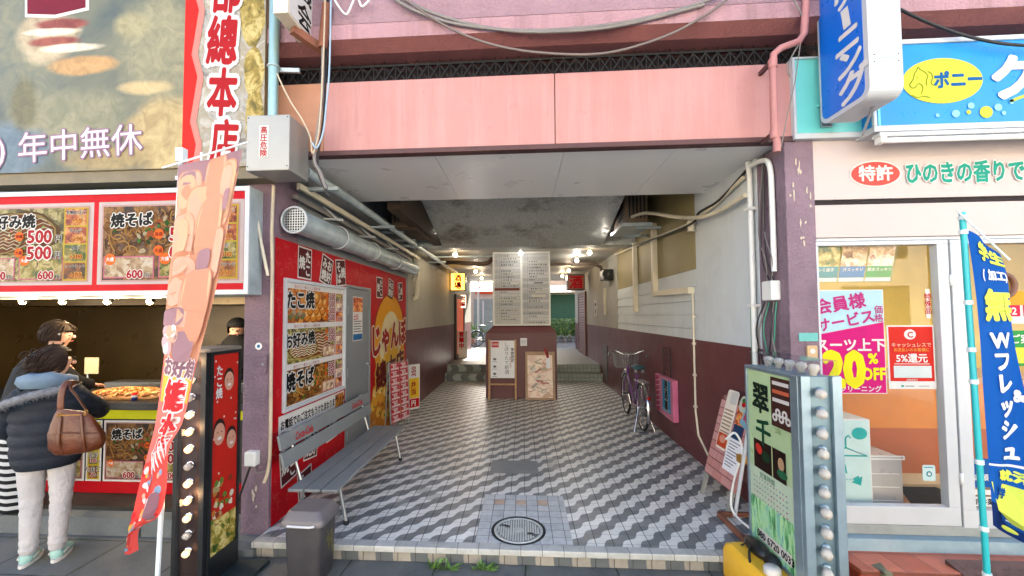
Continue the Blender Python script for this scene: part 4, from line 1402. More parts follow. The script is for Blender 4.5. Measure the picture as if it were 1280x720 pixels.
for (x0, x1, z0, z1, nm) in ((2.125, 3.03, .145, 2.15, 'window'), (3.045, 4.1, .13, 2.15, 'shop_door')):
    m = MB()
    fr = FRONT(3.16)
    jw = .075 if nm == 'window' else .085
    m.slab(fr, x0, z0, x1, z0+.125, 0, .06, 'white_metal')
    m.slab(fr, x0, z1-.03, x1, z1, 0, .06, 'white_metal')
    m.slab(fr, x0, z0+.125, x0+(.02 if nm == 'window' else .085), z1-.03, 0, .06, 'white_metal')
    m.slab(fr, x1-jw, z0+.125, x1, z1-.03, 0, .06, 'white_metal')
    fo = m.build(nm+'_frame', CS, bevel=.004)
    MB().slab(FRONT(3.145), x0+.01, z0+.12, x1-.02, z1-.02, 0, .006, 'pane_glass').build('pane', fo)
for z in (.47, 1.86):
    MB().lathe((3.037, 3.095, z), (0, 0, 1), [(.001, -.04), (.011, -.04), (.011, .04), (.001, .04)], 'white_plastic', 10).build('hinge', CS)
m = MB()
m.box(2.125, 6, 3.10, 3.3, .075, .143, 'concrete')
m.hexa([(2.125, 3.02, -.02), (6, 3.02, -.02), (6, 3.3, -.02), (2.125, 3.3, -.02)], [(2.125, 3.04, .074), (6, 3.04, .074), (6, 3.3, .074), (2.125, 3.3, .074)], mat('sill_blue', '#7E949C', .75, var=.2, vs=3, bump=.4, grime=.25, streakcol=(.5, .5, .5)))
tag(m.build('shop_sill', bevel=.006), kind='structure')
m = MB()
m.box(2.125, 6, 2.80, 3.04, -.03, .0, 'red_tile')
m.box(2.125, 6, 2.81, 3.04, GZ, -.03, 'red_riser')
tag(m.build('red_tile_step', bevel=.005), kind='structure')
t = thing('ramp_mat', 'brown tread plate ramp lying against the red tiled step', 'ramp', (3.1, 2.7, GZ))
m = MB()
m.hexa([(2.72, 2.45, GZ), (3.9, 2.45, GZ), (3.9, 2.9, GZ), (2.72, 2.9, GZ)], [(2.72, 2.45, GZ+.02), (3.9, 2.45, GZ+.02), (3.9, 2.9, .03), (2.72, 2.9, .03)], mat('ramp_brown', '#5C4440', .6, var=.2, vs=12))
m.build('plate', t)
m = MB()
for i in range(28):
    for j in range(9):
        x, y = 2.75+.042*i, 2.48+.045*j
        z = GZ+.021+(y-2.45)/.45*.12
        m.bar((x, y, z), (x+.02, y+.02*(1 if (i+j) % 2 else -1), z+.003), .007, .004, 'ramp_brown')
m.build('tread', t)

# sign band with green lettering
t = thing('band_sign', 'pinkish sign band with red oval 特許 and green lettering', 'sign', (2.9, 3.1, 2.64))
fr = FRONT(3.109)
m = MB()
m.ell(fr, 2.565, 2.642, .178, .098, WHT, .002, 36)
m.ell(fr, 2.565, 2.642, .168, .088, ink('#E4574F'), .004, 36)
m.text(fr, '特許', 2.565, 2.645, .12, WHT, .006, .03)
m.build('oval_emblem', t)
m = MB()
m.text(fr, 'ひのきの香りで', 2.775, 2.638, .165, ink('#1FA08A'), .006, .035, sx=.70, align='l', outline=WHT, ow=.05)
m.build('lettering', t)

# turquoise panel, blue sign box and its tube lamp
t = thing('fascia_sign', 'long blue cleaning sign with yellow oval and horse outline', 'sign', (3.4, 2.94, 3.2))
m = MB()
m.box(1.99, 2.47, 3.075, 3.2, 2.945, 3.50, 'teal_panel')
m.box(2.475, 2.49, 2.955, 3.2, 2.93, 3.50, 'teal_panel')
m.build('end_panel', t)
m = MB()
frt = FRONT(3.074)
m.slab(frt, 1.985, 2.90, 2.48, 2.94, -.1, .012, 'white_metal')
m.slab(frt, 1.985, 2.94, 2.005, 3.51, -.1, .012, 'white_metal')
m.slab(frt, 2.005, 3.495, 2.48, 3.51, -.1, .012, 'white_metal')
m.box(2.17, 2.25, 3.06, 3.073, 2.98, 3.13, 'steel')
m.box(2.15, 2.36, 3.055, 3.073, 3.13, 3.15, 'teal_panel')
m.build('panel_frame', t, bevel=.003)
m = MB()
m.box(2.46, 7.5, 2.96, 3.2, 2.93, 3.53, 'sign_blue')
m.build('sign_box', t)
fr = FRONT(2.959)
m = MB()
m.slab(fr, 2.44, 2.885, 7.5, 2.928, -.2, .012, 'white_metal')
m.slab(fr, 2.44, 3.50, 7.5, 3.532, -.01, .012, 'white_metal')
m.slab(fr, 2.44, 2.928, 2.462, 3.50, -.01, .012, 'white_metal')
m.build('sign_frame', t, bevel=.004)
m = MB()
m.ell(fr, 2.905, 3.232, .262, .160, ink('#E6E84A'), .003, 44)
m.text(fr, 'ポニー', 3.005, 3.235, .125, ink('#1463A8'), .005, .045, sx=.86)
h = [(2.70, 3.14), (2.735, 3.12), (2.78, 3.125), (2.82, 3.115)]
hb = ink('#8C9A2A')
m.stroke(fr, smooth_pts([Vector((*p, 0)) for p in h], 5) and [(v.x, v.y) for v in smooth_pts([Vector((*p, 0)) for p in h], 5)], .007, hb, .005)
for pts in ([(2.69, 3.215), (2.70, 3.19), (2.725, 3.19), (2.745, 3.215), (2.765, 3.21), (2.775, 3.18), (2.76, 3.14)], [(2.69, 3.215), (2.715, 3.25), (2.725, 3.29), (2.74, 3.31), (2.75, 3.335), (2.765, 3.315), (2.79, 3.30), (2.81, 3.27), (2.80, 3.235), (2.80, 3.20)],
            [(2.81, 3.30), (2.835, 3.285), (2.84, 3.25), (2.83, 3.22), (2.845, 3.20)], [(2.735, 3.262), (2.745, 3.258)], [(2.70, 3.232), (2.705, 3.228)]):
    q = smooth_pts([Vector((*p, 0)) for p in pts], 5)
    m.stroke(fr, [(v.x, v.y) for v in q], .007, hb, .005)
m.text(fr, 'クリーニング', 3.235, 3.235, .33, WHT, .005, .05, align='l')
pale, yl = ink('#9AD8E0'), ink('#D9E24A')
for px, py, r, c in ((1172, 144, .013, pale), (1195, 142, .026, pale), (1211, 140, .015, yl), (1214, 132, .022, pale), (1233, 140, .042, yl), (1248, 134, .025, pale), (1255, 141, .014, pale), (1265, 127, .017, pale)):
    p = at(px, py, Y=2.955)
    m.ell(fr, p.x, p.z, r, r, c, .004, 18)
q = smooth_pts([Vector((3.33, 3.07, 0)), Vector((3.6, 3.13, 0)), Vector((4.2, 3.05, 0))], 8)
m.stroke(fr, [(v.x, v.y) for v in q], .02, yl, .004)
m.build('emblem', t)
t = thing('tube_lamp', 'white fluorescent tube fitting under the blue cleaning sign', 'lamp', (3.4, 2.93, 2.83))
m = MB()
m.box(2.46, 5.5, 2.93, 3.0, 2.845, 2.875, 'white_metal')
m.box(2.46, 2.50, 2.92, 2.98, 2.80, 2.845, 'white_plastic')
m.build('fitting', t, bevel=.005)
MB().tube([(2.50, 2.945, 2.82), (5.5, 2.945, 2.82)], .018, mat('tube_white', '#EDEDEA', .3), 12).build('tube', t)

# projecting sign
t = thing('projecting_sign', 'tall blue and white cleaning sign projecting from the front', 'sign', (2.22, 2.8, 3.0))
X0, X1, Y0, Y1, Z0, Z1 = 2.125, 2.325, 2.585, 3.0, 2.955, 4.7
frs = RIGHTW(X0, 0, 0)
def round_rect(x0, y0, x1, y1, r, n=6):
    out = []
    for cx, cy, a in ((x1-r, y0+r, -PI/2), (x1-r, y1-r, 0), (x0+r, y1-r, PI/2), (x0+r, y0+r, PI)):
        for k in range(n+1):
            t_ = a+PI/2*k/n
            out.append((cx+r*math.cos(t_), cy+r*math.sin(t_)))
    return out
m = MB()
m.prism(frs, round_rect(-Y1, Z0, -Y0, Z1, .07), -(X1-X0), 0, 'white_metal')
m.build('casing', t, bevel=.008)
m = MB()
m.prism(frs, round_rect(-Y1+.02, Z0+.03, -Y0-.035, Z1-.02, .05), .0, .003, 'sign_deep')
for ch, px, py in (('グ', 1067, 106), ('ン', 1063, 76), ('ニ', 1060, 50), ('リ', 1054, -6), ('ク', 1052, -34)):
    p = at(px, py, X=X0)
    m.text(frs, ch, -p.y, p.z, .20 if ch != 'グ' else .215, WHT, .005, .04, sx=1.1, shear=.12)
pa, pc = at(1060, 34, X=X0), at(1056, 11, X=X0)
m.poly(frs, [(-pa.y-.03, pa.z), (-pa.y+.03, pa.z), (-pc.y+.03, pc.z), (-pc.y-.03, pc.z)], WHT, .005)
m.build('face', t)
m = MB()
fr = FRONT(Y0-.001)
m.slab(fr, X0+.02, 3.185, X1-.02, 3.19, 0, .001, 'galv')
for x in (X0+.03, X1-.03):
    for z in (3.21, 3.165): m.ell(fr, x, z, .004, .004, BLK, .002, 8)
m.build('rivets', t)
MB().bar((2.25, 2.72, 2.955), (2.36, 2.95, 2.86), .014, .014, 'steel').build('stay_rod', t)

# posters and stickers on the window
gp = 'posters on the cleaning shop glass'
fr = FRONT(3.137)
m = MB()
m.slab(fr, 2.135, 1.05, 2.605, 1.80, 0, .002, WHT)
m.poly(fr, [(2.14, 1.055), (2.60, 1.055), (2.60, 1.565), (2.14, 1.475)], ink('#D4127A'), .003)
m.poly(fr, [(2.14, 1.477), (2.60, 1.567), (2.60, 1.795), (2.14, 1.795)], ink('#B9DCE6'), .003)
m.text(fr, '会員様', 2.305, 1.70, .118, ink('#C2307F'), .005, .03, rot=.16)
m.text(fr, 'サービス', 2.335, 1.575, .104, ink('#C2307F'), .005, .03, rot=.19)
m.text(fr, '価格', 2.567, 1.625, .062, ink('#C2307F'), .005, .015, vert=True)
m.text(fr, 'スーツ上下', 2.365, 1.40, .098, WHT, .005, .03)
m.text(fr, '20', 2.315, 1.235, .345, ink('#F2E61C'), .005, .06, sx=.83)
m.text(fr, '%', 2.515, 1.305, .10, ink('#F2E61C'), .005, .04)
m.text(fr, 'OFF', 2.517, 1.195, .118, ink('#F2E61C'), .005, .04, sx=.8)
m.ell(fr, 2.265, 1.085, .035, .016, WHT, .005, 18)
m.text(fr, 'クリーニング', 2.425, 1.085, .048, WHT, .005, .02)
tag(m.build('sale_poster'), 'magenta and pale blue poster reading 20% OFF on the window', 'poster', gp)
m = MB()
m.slab(fr, 2.62, 1.085, 2.94, 1.54, 0, .002, WHT)
m.rect(fr, 2.63, 1.14, 2.93, 1.53, ink('#D8281E'), .003)
m.ell(fr, 2.775, 1.475, .04, .036, WHT, .004, 24)
m.text(fr, 'C', 2.775, 1.475, .058, ink('#C01818'), .006, .03)
m.text(fr, 'キャッシュレスで', 2.78, 1.40, .034, ink('#F0B8A0'), .005, .02)
m.text(fr, 'お支払いのお客様に', 2.78, 1.365, .027, ink('#F0A040'), .005, .015)
m.text(fr, '5%還元', 2.78, 1.305, .068, WHT, .005, .025)
m.rect(fr, 2.66, 1.262, 2.90, 1.266, WHT, .004)
m.rect(fr, 2.655, 1.165, 2.91, 1.25, ink('#D8E2E0'), .004)
m.text(fr, '消費者還元', 2.775, 1.15, .016, WHT, .005, .01)
m.rect(fr, 2.70, 1.10, 2.72, 1.112, ink('#2C9A8A'), .004)
m.rect(fr, 2.73, 1.103, 2.79, 1.109, ink('#7A8A8A'), .004)
m.rect(fr, 2.82, 1.103, 2.89, 1.109, ink('#9AA8A8'), .004)
tag(m.build('cashless_poster'), 'red poster reading 5%還元 beside the magenta sale poster', 'poster', gp)
m = MB()
fr3 = FR((2.0, 3.24, 1.86), (1, 0, 0), (0, -.25, 1))
m.slab(fr3, .17, .0, .76, .28, 0, .002, glass('plastic_film', (.9, .95, .93), .15))
for k, (c, a) in enumerate((('#1F8C96', 'print_salad'), ('#2478B0', 'print_pale'), ('#2E9A48', 'print_pale'))):
    x = .18+.19*k
    m.rect(fr3, x, .125, x+.18, .27, a, .004)
    m.rect(fr3, x, .04, x+.18, .125, ink(c), .004)
    m.text(fr3, ['シミ抜き', '汗スッキリ', '防水スッキリ'][k], x+.09, .10, .029, WHT, .006, .015)
    m.rect(fr3, x, .01, x+.18, .038, ink('#CFE0DC'), .004)
tag(m.build('price_sheet'), 'leaning row of three photo sheets at the top of the window', 'poster', gp)
m = MB()
fs = FRONT(3.137)
m.prism(fs, round_rect(2.82, .44, 2.905, .55, .012), 0, .002, ink('#CFE8E8'))
m.ell(fs, 2.862, .488, .02, .02, ink('#2A8A9A'), .003, 18)
m.ell(fs, 2.862, .488, .011, .011, WHT, .004, 14)
m.rect(fs, 2.83, .53, 2.89, .536, ink('#2A8A9A'), .003)
tag(m.build('camera_sticker'), 'small pale blue sticker low on the window by the frame', 'sticker', 'stickers on the cleaning shop glass')
m = MB()
m.slab(fs, 2.895, 1.59, 2.925, 1.80, 0, .001, WHT)
m.text(fs, '特殊品', 2.91, 1.695, .05, RED, .002, .02, vert=True)
tag(m.build('door_sticker'), 'narrow red lettered strip on the window beside the frame', 'sticker', 'stickers on the cleaning shop glass')
m = MB()
m.prism(fs, round_rect(3.14, .40, 3.32, .60, .02), 0, .002, ink('#1F5FA8'))
m.text(fs, 'お願い', 3.23, .47, .05, WHT, .003, .02)
m.rect(fs, 3.15, .35, 3.32, .385, WHT, .002)
tag(m.build('notice_sticker'), 'blue rounded notice low on the glass door behind the flag pole', 'sticker', 'stickers on the cleaning shop glass')
m = MB()
m.slab(fs, 3.125, .27, 3.45, .335, 0, .002, WHT)
m.text(fs, '新井薬師前店', 3.285, .302, .048, BLK, .003, .02)
tag(m.build('branch_plate'), 'white strip reading 新井薬師前店 at the foot of the door', 'sticker', 'stickers on the cleaning shop glass')
m = MB()
m.slab(fs, 3.32, 1.55, 3.75, 1.78, 0, .002, WHT)
m.rect(fs, 3.32, 1.68, 3.75, 1.78, ink('#F2A62A'), .003)
for k in range(4):
    m.rect(fs, 3.34+.1*k, 1.60, 3.42+.1*k, 1.68, ink('#D81E4A'), .004)
    m.text(fs, '1212'[k], 3.38+.1*k, 1.64, .07, WHT, .005, .03)
m.slab(fs, 3.34, 1.25, 3.75, 1.50, 0, .002, ink('#2E9A48'))
m.text(fs, 'ご案内', 3.55, 1.44, .07, WHT, .003, .02)
m.rect(fs, 3.36, 1.27, 3.73, 1.38, ink('#E6E84A'), .003)
tag(m.build('door_posters'), 'orange and green notices on the glass door right of the blue flag', 'poster', gp)
m = MB()
m.tube([at(1252, 357, Y=3.13)+Vector((.085*math.cos(a*PI/12), 0, .085*math.sin(a*PI/12))) for a in range(24)], .018, mat('ring_brown', '#6A4230', .5, var=.2), 8, closed=True)
tag(m.build('door_ring'), 'brown wreath ring hung on the glass door behind the flag', 'wreath')

# boxes inside the window
t = thing('recycling_box', 'white hanger recycling box with turquoise arrows behind the window', 'box', (2.33, 3.38, .15))
fb = FRONT(3.25)
m = MB()
m.box(2.17, 2.57, 3.25, 3.55, .15, .84, WHT)
m.build('box', t, bevel=.006)
m = MB()
tq = ink('#2BB3AC')
m.rect(fb, 2.18, .17, 2.56, .83, ink('#CFEAE6'), .001)
m.stroke(fb, [(2.25, .575), (2.39, .63), (2.54, .57), (2.25, .572)], .012, tq, .003)
m.stroke(fb, [(2.39, .63), (2.39, .70), (2.41, .72), (2.425, .70)], .012, tq, .003)
m.ell(fb, 2.49, .735, .055, .045, tq, .003, 22)
m.ell(fb, 2.29, .745, .05, .055, tq, .003, 22)
cx, cy = 2.39, .40
for k in range(3):
    a = PI/2+k*2*PI/3
    d1 = Vector((math.cos(a), math.sin(a)))
    d2 = Vector((math.cos(a+2*PI/3), math.sin(a+2*PI/3)))
    p1, p2 = Vector((cx, cy))+d1*.12+(d2-d1)*.05, Vector((cx, cy))+d2*.12-(d2-d1)*.08
    m.stroke(fb, [p1, p2], .045, tq, .003)
    e = (p2-p1).normalized()
    nn = Vector((-e.y, e.x))
    m.poly(fb, [p2+nn*.045, p2-nn*.045, p2+e*.055][::-1], tq, .0035)
m.text(fb, 'Thank you', cx, cy, .018, tq, .004, .01)
m.build('print', t)
t = thing('wire_bin', 'clear plastic bin standing beside the recycling box', 'bin', (2.66, 3.45, .15))
m = MB()
m.box(2.62, 2.88, 3.36, 3.62, .15, .53, mat('grey_clear', '#A8A39E', .3, var=.05))
m.build('body', t, bevel=.01)
m = MB()
m.frame(FRONT(3.359), 2.61, .51, 2.89, .54, .008, 'white_plastic', 0, .01)
for k in range(3): m.slab(FRONT(3.359), 2.65, .2+.1*k, 2.85, .205+.1*k, 0, .003, 'white_plastic')
m.build('rim', t)
# nameplate and bell on the right pillar
m = MB()
m.slab(FRONT(3.098), 1.985, 1.43, 2.115, 1.49, 0, .006, ink('#7AC6C0'))
tag(m.build('name_plate'), 'turquoise plate on the right purple pillar', 'plate')
m = MB()
m.slab(FRONT(3.098), 2.03, 1.30, 2.10, 1.40, 0, .02, mat('bell_tan', '#B99A70', .5))
m.ell(FRONT(3.098), 2.065, 1.36, .018, .018, WHT, .022, 14)
tag(m.build('door_bell', bevel=.004), 'tan switch box below the plate on the right pillar', 'switch')

t = thing('tube_lamp', 'lit fluorescent fitting on the ceiling inside the cleaning shop', 'lamp', (3.6, 4.6, 2.6))
MB().box(2.6, 4.6, 4.15, 4.35, 2.58, 2.62, 'white_metal').build('fitting', t)
m = MB()
for y in (4.2, 4.3): m.tube([(2.65, y, 2.555), (4.55, y, 2.555)], .016, lit('tube_glow', (1, .95, .85), 9), 10)
m.build('tube', t)
# ------------------------------------------------------------------ left wall of the passage: red mural, door, menus
t = thing('wall_mural', 'red printed shop wall reading じゃんぼ總本店 around the grey door', 'mural', (LX, 5, 0))
fr = LEFTW(LX-.002)
m = MB()
m.slab(fr, 3.13, .0, 4.43, 2.265, 0, .006, RED)
m.slab(fr, 4.43, 1.985, 5.165, 2.265, 0, .006, RED)
m.slab(fr, 5.165, .0, 6.77, 2.265, 0, .006, RED)
m.build('red_panel', t)
f2 = LEFTW(LX+.004)
m = MB()
random.seed(3)
pk = ink('#D9574F')
for _ in range(130):                                                    # faint printed squiggles
    y, z = random.choice([(random.uniform(3.16, 4.4), random.uniform(2.02, 2.23)), (random.uniform(5.2, 6.7), random.uniform(1.75, 2.23)), (random.uniform(3.16, 4.35), random.uniform(.05, .6)), (random.uniform(3.15, 3.2), random.uniform(.1, 2.2)), (random.uniform(4.45, 5.1), random.uniform(2.02, 2.22))])
    a = random.uniform(0, 3)
    m.stroke(f2, [(y, z), (y+.03*math.cos(a), z+.03*math.sin(a)), (y+.05*math.cos(a+1), z+.05*math.sin(a+1)), (y+.07*math.cos(a+.2), z+.07*math.sin(a+.2))], .006, pk, .001)
def badge(mb, fr_, x, y, s, words, rot, d=.002):
    def W(pts, mm, dd):
        mb.poly(fr_, [(x+px*math.cos(rot)-py*math.sin(rot), y+px*math.sin(rot)+py*math.cos(rot)) for px, py in pts], mm, dd)
    h = s*1.22
    W([(-s/2, -h/2), (s/2, -h/2), (s/2, h/2), (-s/2, h/2)], WHT, d)
    W([(-s*.45, -h*.455), (s*.45, -h*.455), (s*.45, h*.455), (-s*.45, h*.455)], ink('#5A1A1E'), d+.001)
    if len(words) == 2:
        for k, wd in enumerate(words):
            cx = s*.21*(1 if k == 0 else -1)
            sz = s*(.50 if len(wd) > 1 else .52)
            n_ = len(wd)
            for q, ch in enumerate(wd):
                cy = ((n_-1)/2-q)*sz*1.02
                mb.text(fr_, ch, x+cx*math.cos(rot)-cy*math.sin(rot), y+cx*math.sin(rot)+cy*math.cos(rot), sz, WHT, d+.002, .035, rot=rot, sx=.82)
W1, W2, W3 = ('たこ', '焼'), ('お好', 'み焼'), ('焼', 'そば')
for y, z, w_, r_ in ((3.57, 2.11, W1, -.02), (3.98, 2.09, W2, -.22), (4.30, 2.10, W3, .12), (5.50, 2.02, W1, .02), (5.98, 2.03, W2, -.18), (6.45, 2.02, W3, .1),
                     (3.35, .40, W1, .12), (3.72, .47, W2, -.12), (4.12, .52, W3, .05), (3.62, .12, W3, .1)):
    mq = MB()
    badge(mq, f2, y, z, .24 if z < 1 else .235, w_, r_)
    mq.build('badge', t)
m.ell(f2, 5.99, 1.30, .74, .70, ink('#B02018'), .0012, 40)
m.ell(f2, 5.98, 1.28, .68, .66, ink('#F0A21E'), .002, 40)
m.ell(f2, 6.0, 1.18, .48, .52, ink('#F6E3B0'), .003, 36)
m.ell(f2, 6.02, 1.06, .32, .40, ink('#F2B73A'), .0035, 30)
m.text(f2, 'じゃんぼ', 5.97, 1.34, .43, ink('#A3140E'), .013, .05, sx=.92, rot=.06, outline=ink('#F2E2C4'), ow=.05)
m.text(f2, '總本店', 5.98, .86, .40, ink('#6A0E0E'), .013, .04, sx=1.1, rot=.09, outline=ink('#F2C65A'), ow=.05)
m.rect(f2, 5.17, .02, 6.76, .46, 'print_tako', .004)
for k in range(22):
    y, z, r_ = 5.30+.066*k, .42+.22*math.sin(k*1.9)-.05*(k % 3), .15-.02*(k % 3)
    z = max(z, r_*1.2+.01)
    m.ell(f2, y, z, r_, r_*1.1, ink(['#C5771E', '#E9A22E', '#9A5A16'][k % 3]), .0044+.0003*k, 20, jig=.05)
    m.ell(f2, y-.03, z+.04, r_*.6, r_*.45, ink(['#F0B848', '#FFDB8A', '#D99434'][k % 3]), .0045+.0003*k, 16, jig=.1)
    m.ell(f2, y+.02, z+.02, r_*.2, r_*.15, ink('#3E7A2A'), .0046+.0003*k, 8, jig=.3)
m.build('lettering', t)

m = MB()
t = thing('side_door', 'grey steel door with a notice in the red mural wall', 'door', (LX, 4.8, 0))
m.slab(LEFTW(LX-.03), 4.47, .06, 5.125, 1.95, 0, .036, 'door_grey')
m.build('door_leaf', t, bevel=.003)
m = MB()
for a in ((4.435, 0, 4.468, 1.985), (5.128, 0, 5.16, 1.985), (4.468, 1.953, 5.128, 1.985)): m.slab(LEFTW(LX-.03), *a, 0, .045, 'door_grey')
m.build('door_frame', t, bevel=.003)
m = MB()
m.lathe((LX+.008, 5.04, 1.03), (1, 0, 0), [(.022, 0), (.022, .01), (.009, .01), (.009, .05)], 'chrome', 12)
m.tube([(LX+.05, 5.05, 1.03), (LX+.05, 4.94, 1.03)], .009, 'chrome', 8)
m.build('handle', t)
for z in (.3, 1.0, 1.7): MB().box(LX+.006, LX+.014, 4.46, 4.485, z-.05, z+.05, 'steel').build('hinge', t)
t = thing('door_notice', 'small notice sheet with a photo taped on the grey door', 'notice', (LX+.01, 4.85, 1.45))
fr = LEFTW(LX+.007)
m = MB()
m.slab(fr, 4.62, 1.34, 4.90, 1.86, 0, .001, WHT)
m.rect(fr, 4.625, 1.68, 4.895, 1.85, 'print_redfood', .002)
m.text(fr, '土日', 4.70, 1.62, .07, RED, .003, .03)
for k in range(5): m.rect(fr, 4.64, 1.565-.03*k, 4.88-.03*(k % 2), 1.575-.03*k, ink('#5A5A60'), .002)
m.rect(fr, 4.63, 1.35, 4.89, 1.42, ink('#2D6FA8'), .002)
m.build('sheet', t)

t = thing('menu_board', 'white framed board of three dish photos on the red mural', 'menu board', (LX+.01, 3.8, .84))
m = MB()
fr = LEFTW(LX+.005)
m.frame(fr, 3.24, .845, 4.395, 1.95, .03, 'white_metal', 0, .025)
m.build('frame', t, bevel=.003)
fr = LEFTW(LX+.008)
m = MB()
m.rect(fr, 3.27, .875, 4.365, 1.92, ink('#EDE7E2'), .002)
for k, (tt, pm) in enumerate((('たこ焼', 'print_tako'), ('お好み焼', 'print_okonomi'), ('焼そば', 'print_soba'))):
    z0 = 1.575-.345*k
    m.text(fr, '焼きたて一番おいしい自慢の味', 3.62, z0+.315, .032, DRED, .004, .012)
    m.rect(fr, 3.30, z0, 4.16, z0+.295, pm, .003)
    random.seed(20+k)
    if k == 0:
        for j in range(14):
            y, z, r_ = 3.60+.115*(j % 4)+.058*(j//4 % 2)+random.uniform(-.01, .01), z0+.058+.062*(j//4)+random.uniform(-.008, .008), .060
            if z+r_ > z0+.292: z = z0+.290-r_
            m.ell(fr, y, z, r_, r_*.95, ink('#8A4010'), .0034+.0003*j, 20)
            m.ell(fr, y-.004, z+.005, r_*.90, r_*.84, ink('#E08A2E'), .0035+.0003*j, 20, jig=.03)
            m.ell(fr, y-.012, z+.018, r_*.5, r_*.40, ink('#FBC87A'), .0036+.0003*j, 14, jig=.08)
        for j in range(8): m.ell(fr, 3.34+.03*j, z0+.05+.02*(j % 3), .03, .02, ink(['#6A7A4A', '#8A7A5A', '#B5A58A'][j % 3]), .0036+.0002*j, 10, jig=.2)
    else:
        dish(m, fr, 3.305, z0+.004, .85, .287, 'okonomi' if k == 1 else 'soba', .0034, k+5, 1.3)
    m.text(fr, tt, 3.50, z0+.20, .40/len(tt)+.03, BLK, .008, .045, outline=WHT, ow=.06, sx=.95, rot=.04)
    for j in range(4 if k == 0 else 2):
        zz = z0+.252-.068*j
        m.text(fr, '500', 4.075, zz, .085, DRED, .010, .03, outline=WHT, ow=.07)
        m.ell(fr, 3.965, zz, .026, .026, ORG, .010, 12)
    m.rect(fr, 4.175, z0, 4.34, z0+.295, ink('#D7898A'), .003)
    for j in range(3):
        m.rect(fr, 4.185, z0+.01+.097*j, 4.33, z0+.095+.097*j, ['print_redfood', 'print_pale', 'print_salad'][j], .004)
        m.text(fr, '+100', 4.255, z0+.035+.097*j, .05, DRED, .006, .02, outline=WHT, ow=.05)
    if k: 
        m.rect(fr, 3.90, z0+.01, 4.14, z0+.11, ink('#D7898A'), .0085)
        m.rect(fr, 3.91, z0+.02, 4.13, z0+.10, 'print_pale', .009)
m.build('menu_print', t)
t = thing('order_strip', 'white banner strip about phone orders below the framed menu', 'banner', (LX+.01, 3.8, .6))
fr = LEFTW(LX+.007)
m = MB()
m.slab(fr, 3.20, .64, 4.40, .825, 0, .001, WHT)
m.text(fr, 'お電話でのご注文もうけたまわります', 3.23, .745, .083, BLK, .002, .035, align='l', sx=.72)
m.rect(fr, 4.19, .66, 4.385, .81, 'print_tako', .002)
for j in range(6): m.ell(fr, 4.22+.03*j, .73+.02*(j % 2), .026, .03, ink(['#C98A3A', '#8A4A1E'][j % 2]), .003+.0002*j, 12)
m.text(fr, 'TEL', 3.27, .675, .045, DRED, .002, .02)
m.build('sheet', t)

# ------------------------------------------------------------------ bench
t = thing('slat_bench', 'long grey slatted bench with red script on its back along the left wall', 'bench', (-1.63, 4.0, 0))
BY0, BY1 = 3.02, 4.80
m = MB()
for x in (-1.715, -1.585, -1.455): m.box(x-.060, x+.060, BY0, BY1, .315, .338, 'bench_grey')
m.build('seat', t, bevel=.006)
m = MB()
for z0, z1, x in ((.485, .595, -1.80), (.615, .725, -1.825)):
    m.hexa([(x+.0, BY0, z0), (x, BY1, z0), (x-.020, BY1, z0), (x-.020, BY0, z0)], [(x-.024, BY0, z1), (x-.024, BY1, z1), (x-.044, BY1, z1), (x-.044, BY0, z1)], 'bench_grey')
bk = m.build('backrest', t, bevel=.005)
fb = FR((-1.8365, 0, .67), (0, 1, 0), (-.22, 0, 1))
for y, s in ((3.36, .085), (4.45, .085)):
    m = MB()
    m.text(fb, 'Coca-Cola', y, 0, s, ink('#D5232B'), .005, .02, shear=.35, sx=.75)
    m.build('lettering', bk)
for y in (3.20, 4.62):
    m = MB()
    m.bar((-1.79, y, .305), (-1.42, y, .305), .035, .02, 'steel')
    m.tube([(-1.76, y, .30), (-1.822, y, .5), (-1.872, y, .73)], .012, 'steel', 8)
    m.build('back_support', t)
    for x0, x1 in ((-1.46, -1.40), (-1.74, -1.80)):
        m = MB()
        m.tube([(x0, y, .30), (x1, y, .012)], .014, 'steel', 10)
        lg_ = m.build('leg', t)
        MB().lathe((x1, y, 0), (0, 0, 1), [(.001, 0), (.022, 0), (.02, .03), (.015, .03)], 'rubber', 10).build('foot_cap', lg_)

# ------------------------------------------------------------------ bin
t = thing('rubbish_bin', 'dark grey plastic bin with a lid at the end of the bench', 'bin', (-1.43, 2.74, GZ))
def ring(cx, cy, z, hx_, hy_, r, n=4):
    out = []
    for sx, sy, a in ((1, 1, 0), (-1, 1, PI/2), (-1, -1, PI), (1, -1, 3*PI/2)):
        for k in range(n+1):
            q = a+PI/2*k/n
            out.append(Vector((cx+sx*(hx_-r)+r*math.cos(q), cy+sy*(hy_-r)+r*math.sin(q), z)))
    return out
def loft(mb, rings, mm, smooth=True, caps=(True, True)):
    n = len(rings[0])
    mb.add([p for r_ in rings for p in r_], [(i*n+k, i*n+(k+1) % n, (i+1)*n+(k+1) % n, (i+1)*n+k) for i in range(len(rings)-1) for k in range(n)], mm, smooth)
    if caps[0]: mb.add(rings[0], [tuple(range(n))[::-1]], mm)
    if caps[1]: mb.add(rings[-1], [tuple(range(n))], mm)
bx, by = -1.435, 2.73
m = MB()
loft(m, [ring(bx, by, GZ, .105, .10, .03), ring(bx, by, GZ+.01, .11, .105, .03), ring(bx, by, GZ+.30, .122, .115, .03), ring(bx, by, GZ+.385, .124, .117, .03)], 'bin_grey')
m.build('body', t)
m = MB()
loft(m, [ring(bx, by, GZ+.385, .142, .132, .03), ring(bx, by, GZ+.415, .145, .135, .03), ring(bx, by, GZ+.425, .136, .126, .03), ring(bx, by, GZ+.465, .116, .106, .035), ring(bx, by, GZ+.472, .104, .094, .035)], mat('bin_lid', '#5E5A5C', .45, var=.08, grime=.15, streakcol=(.25, .24, .22)))
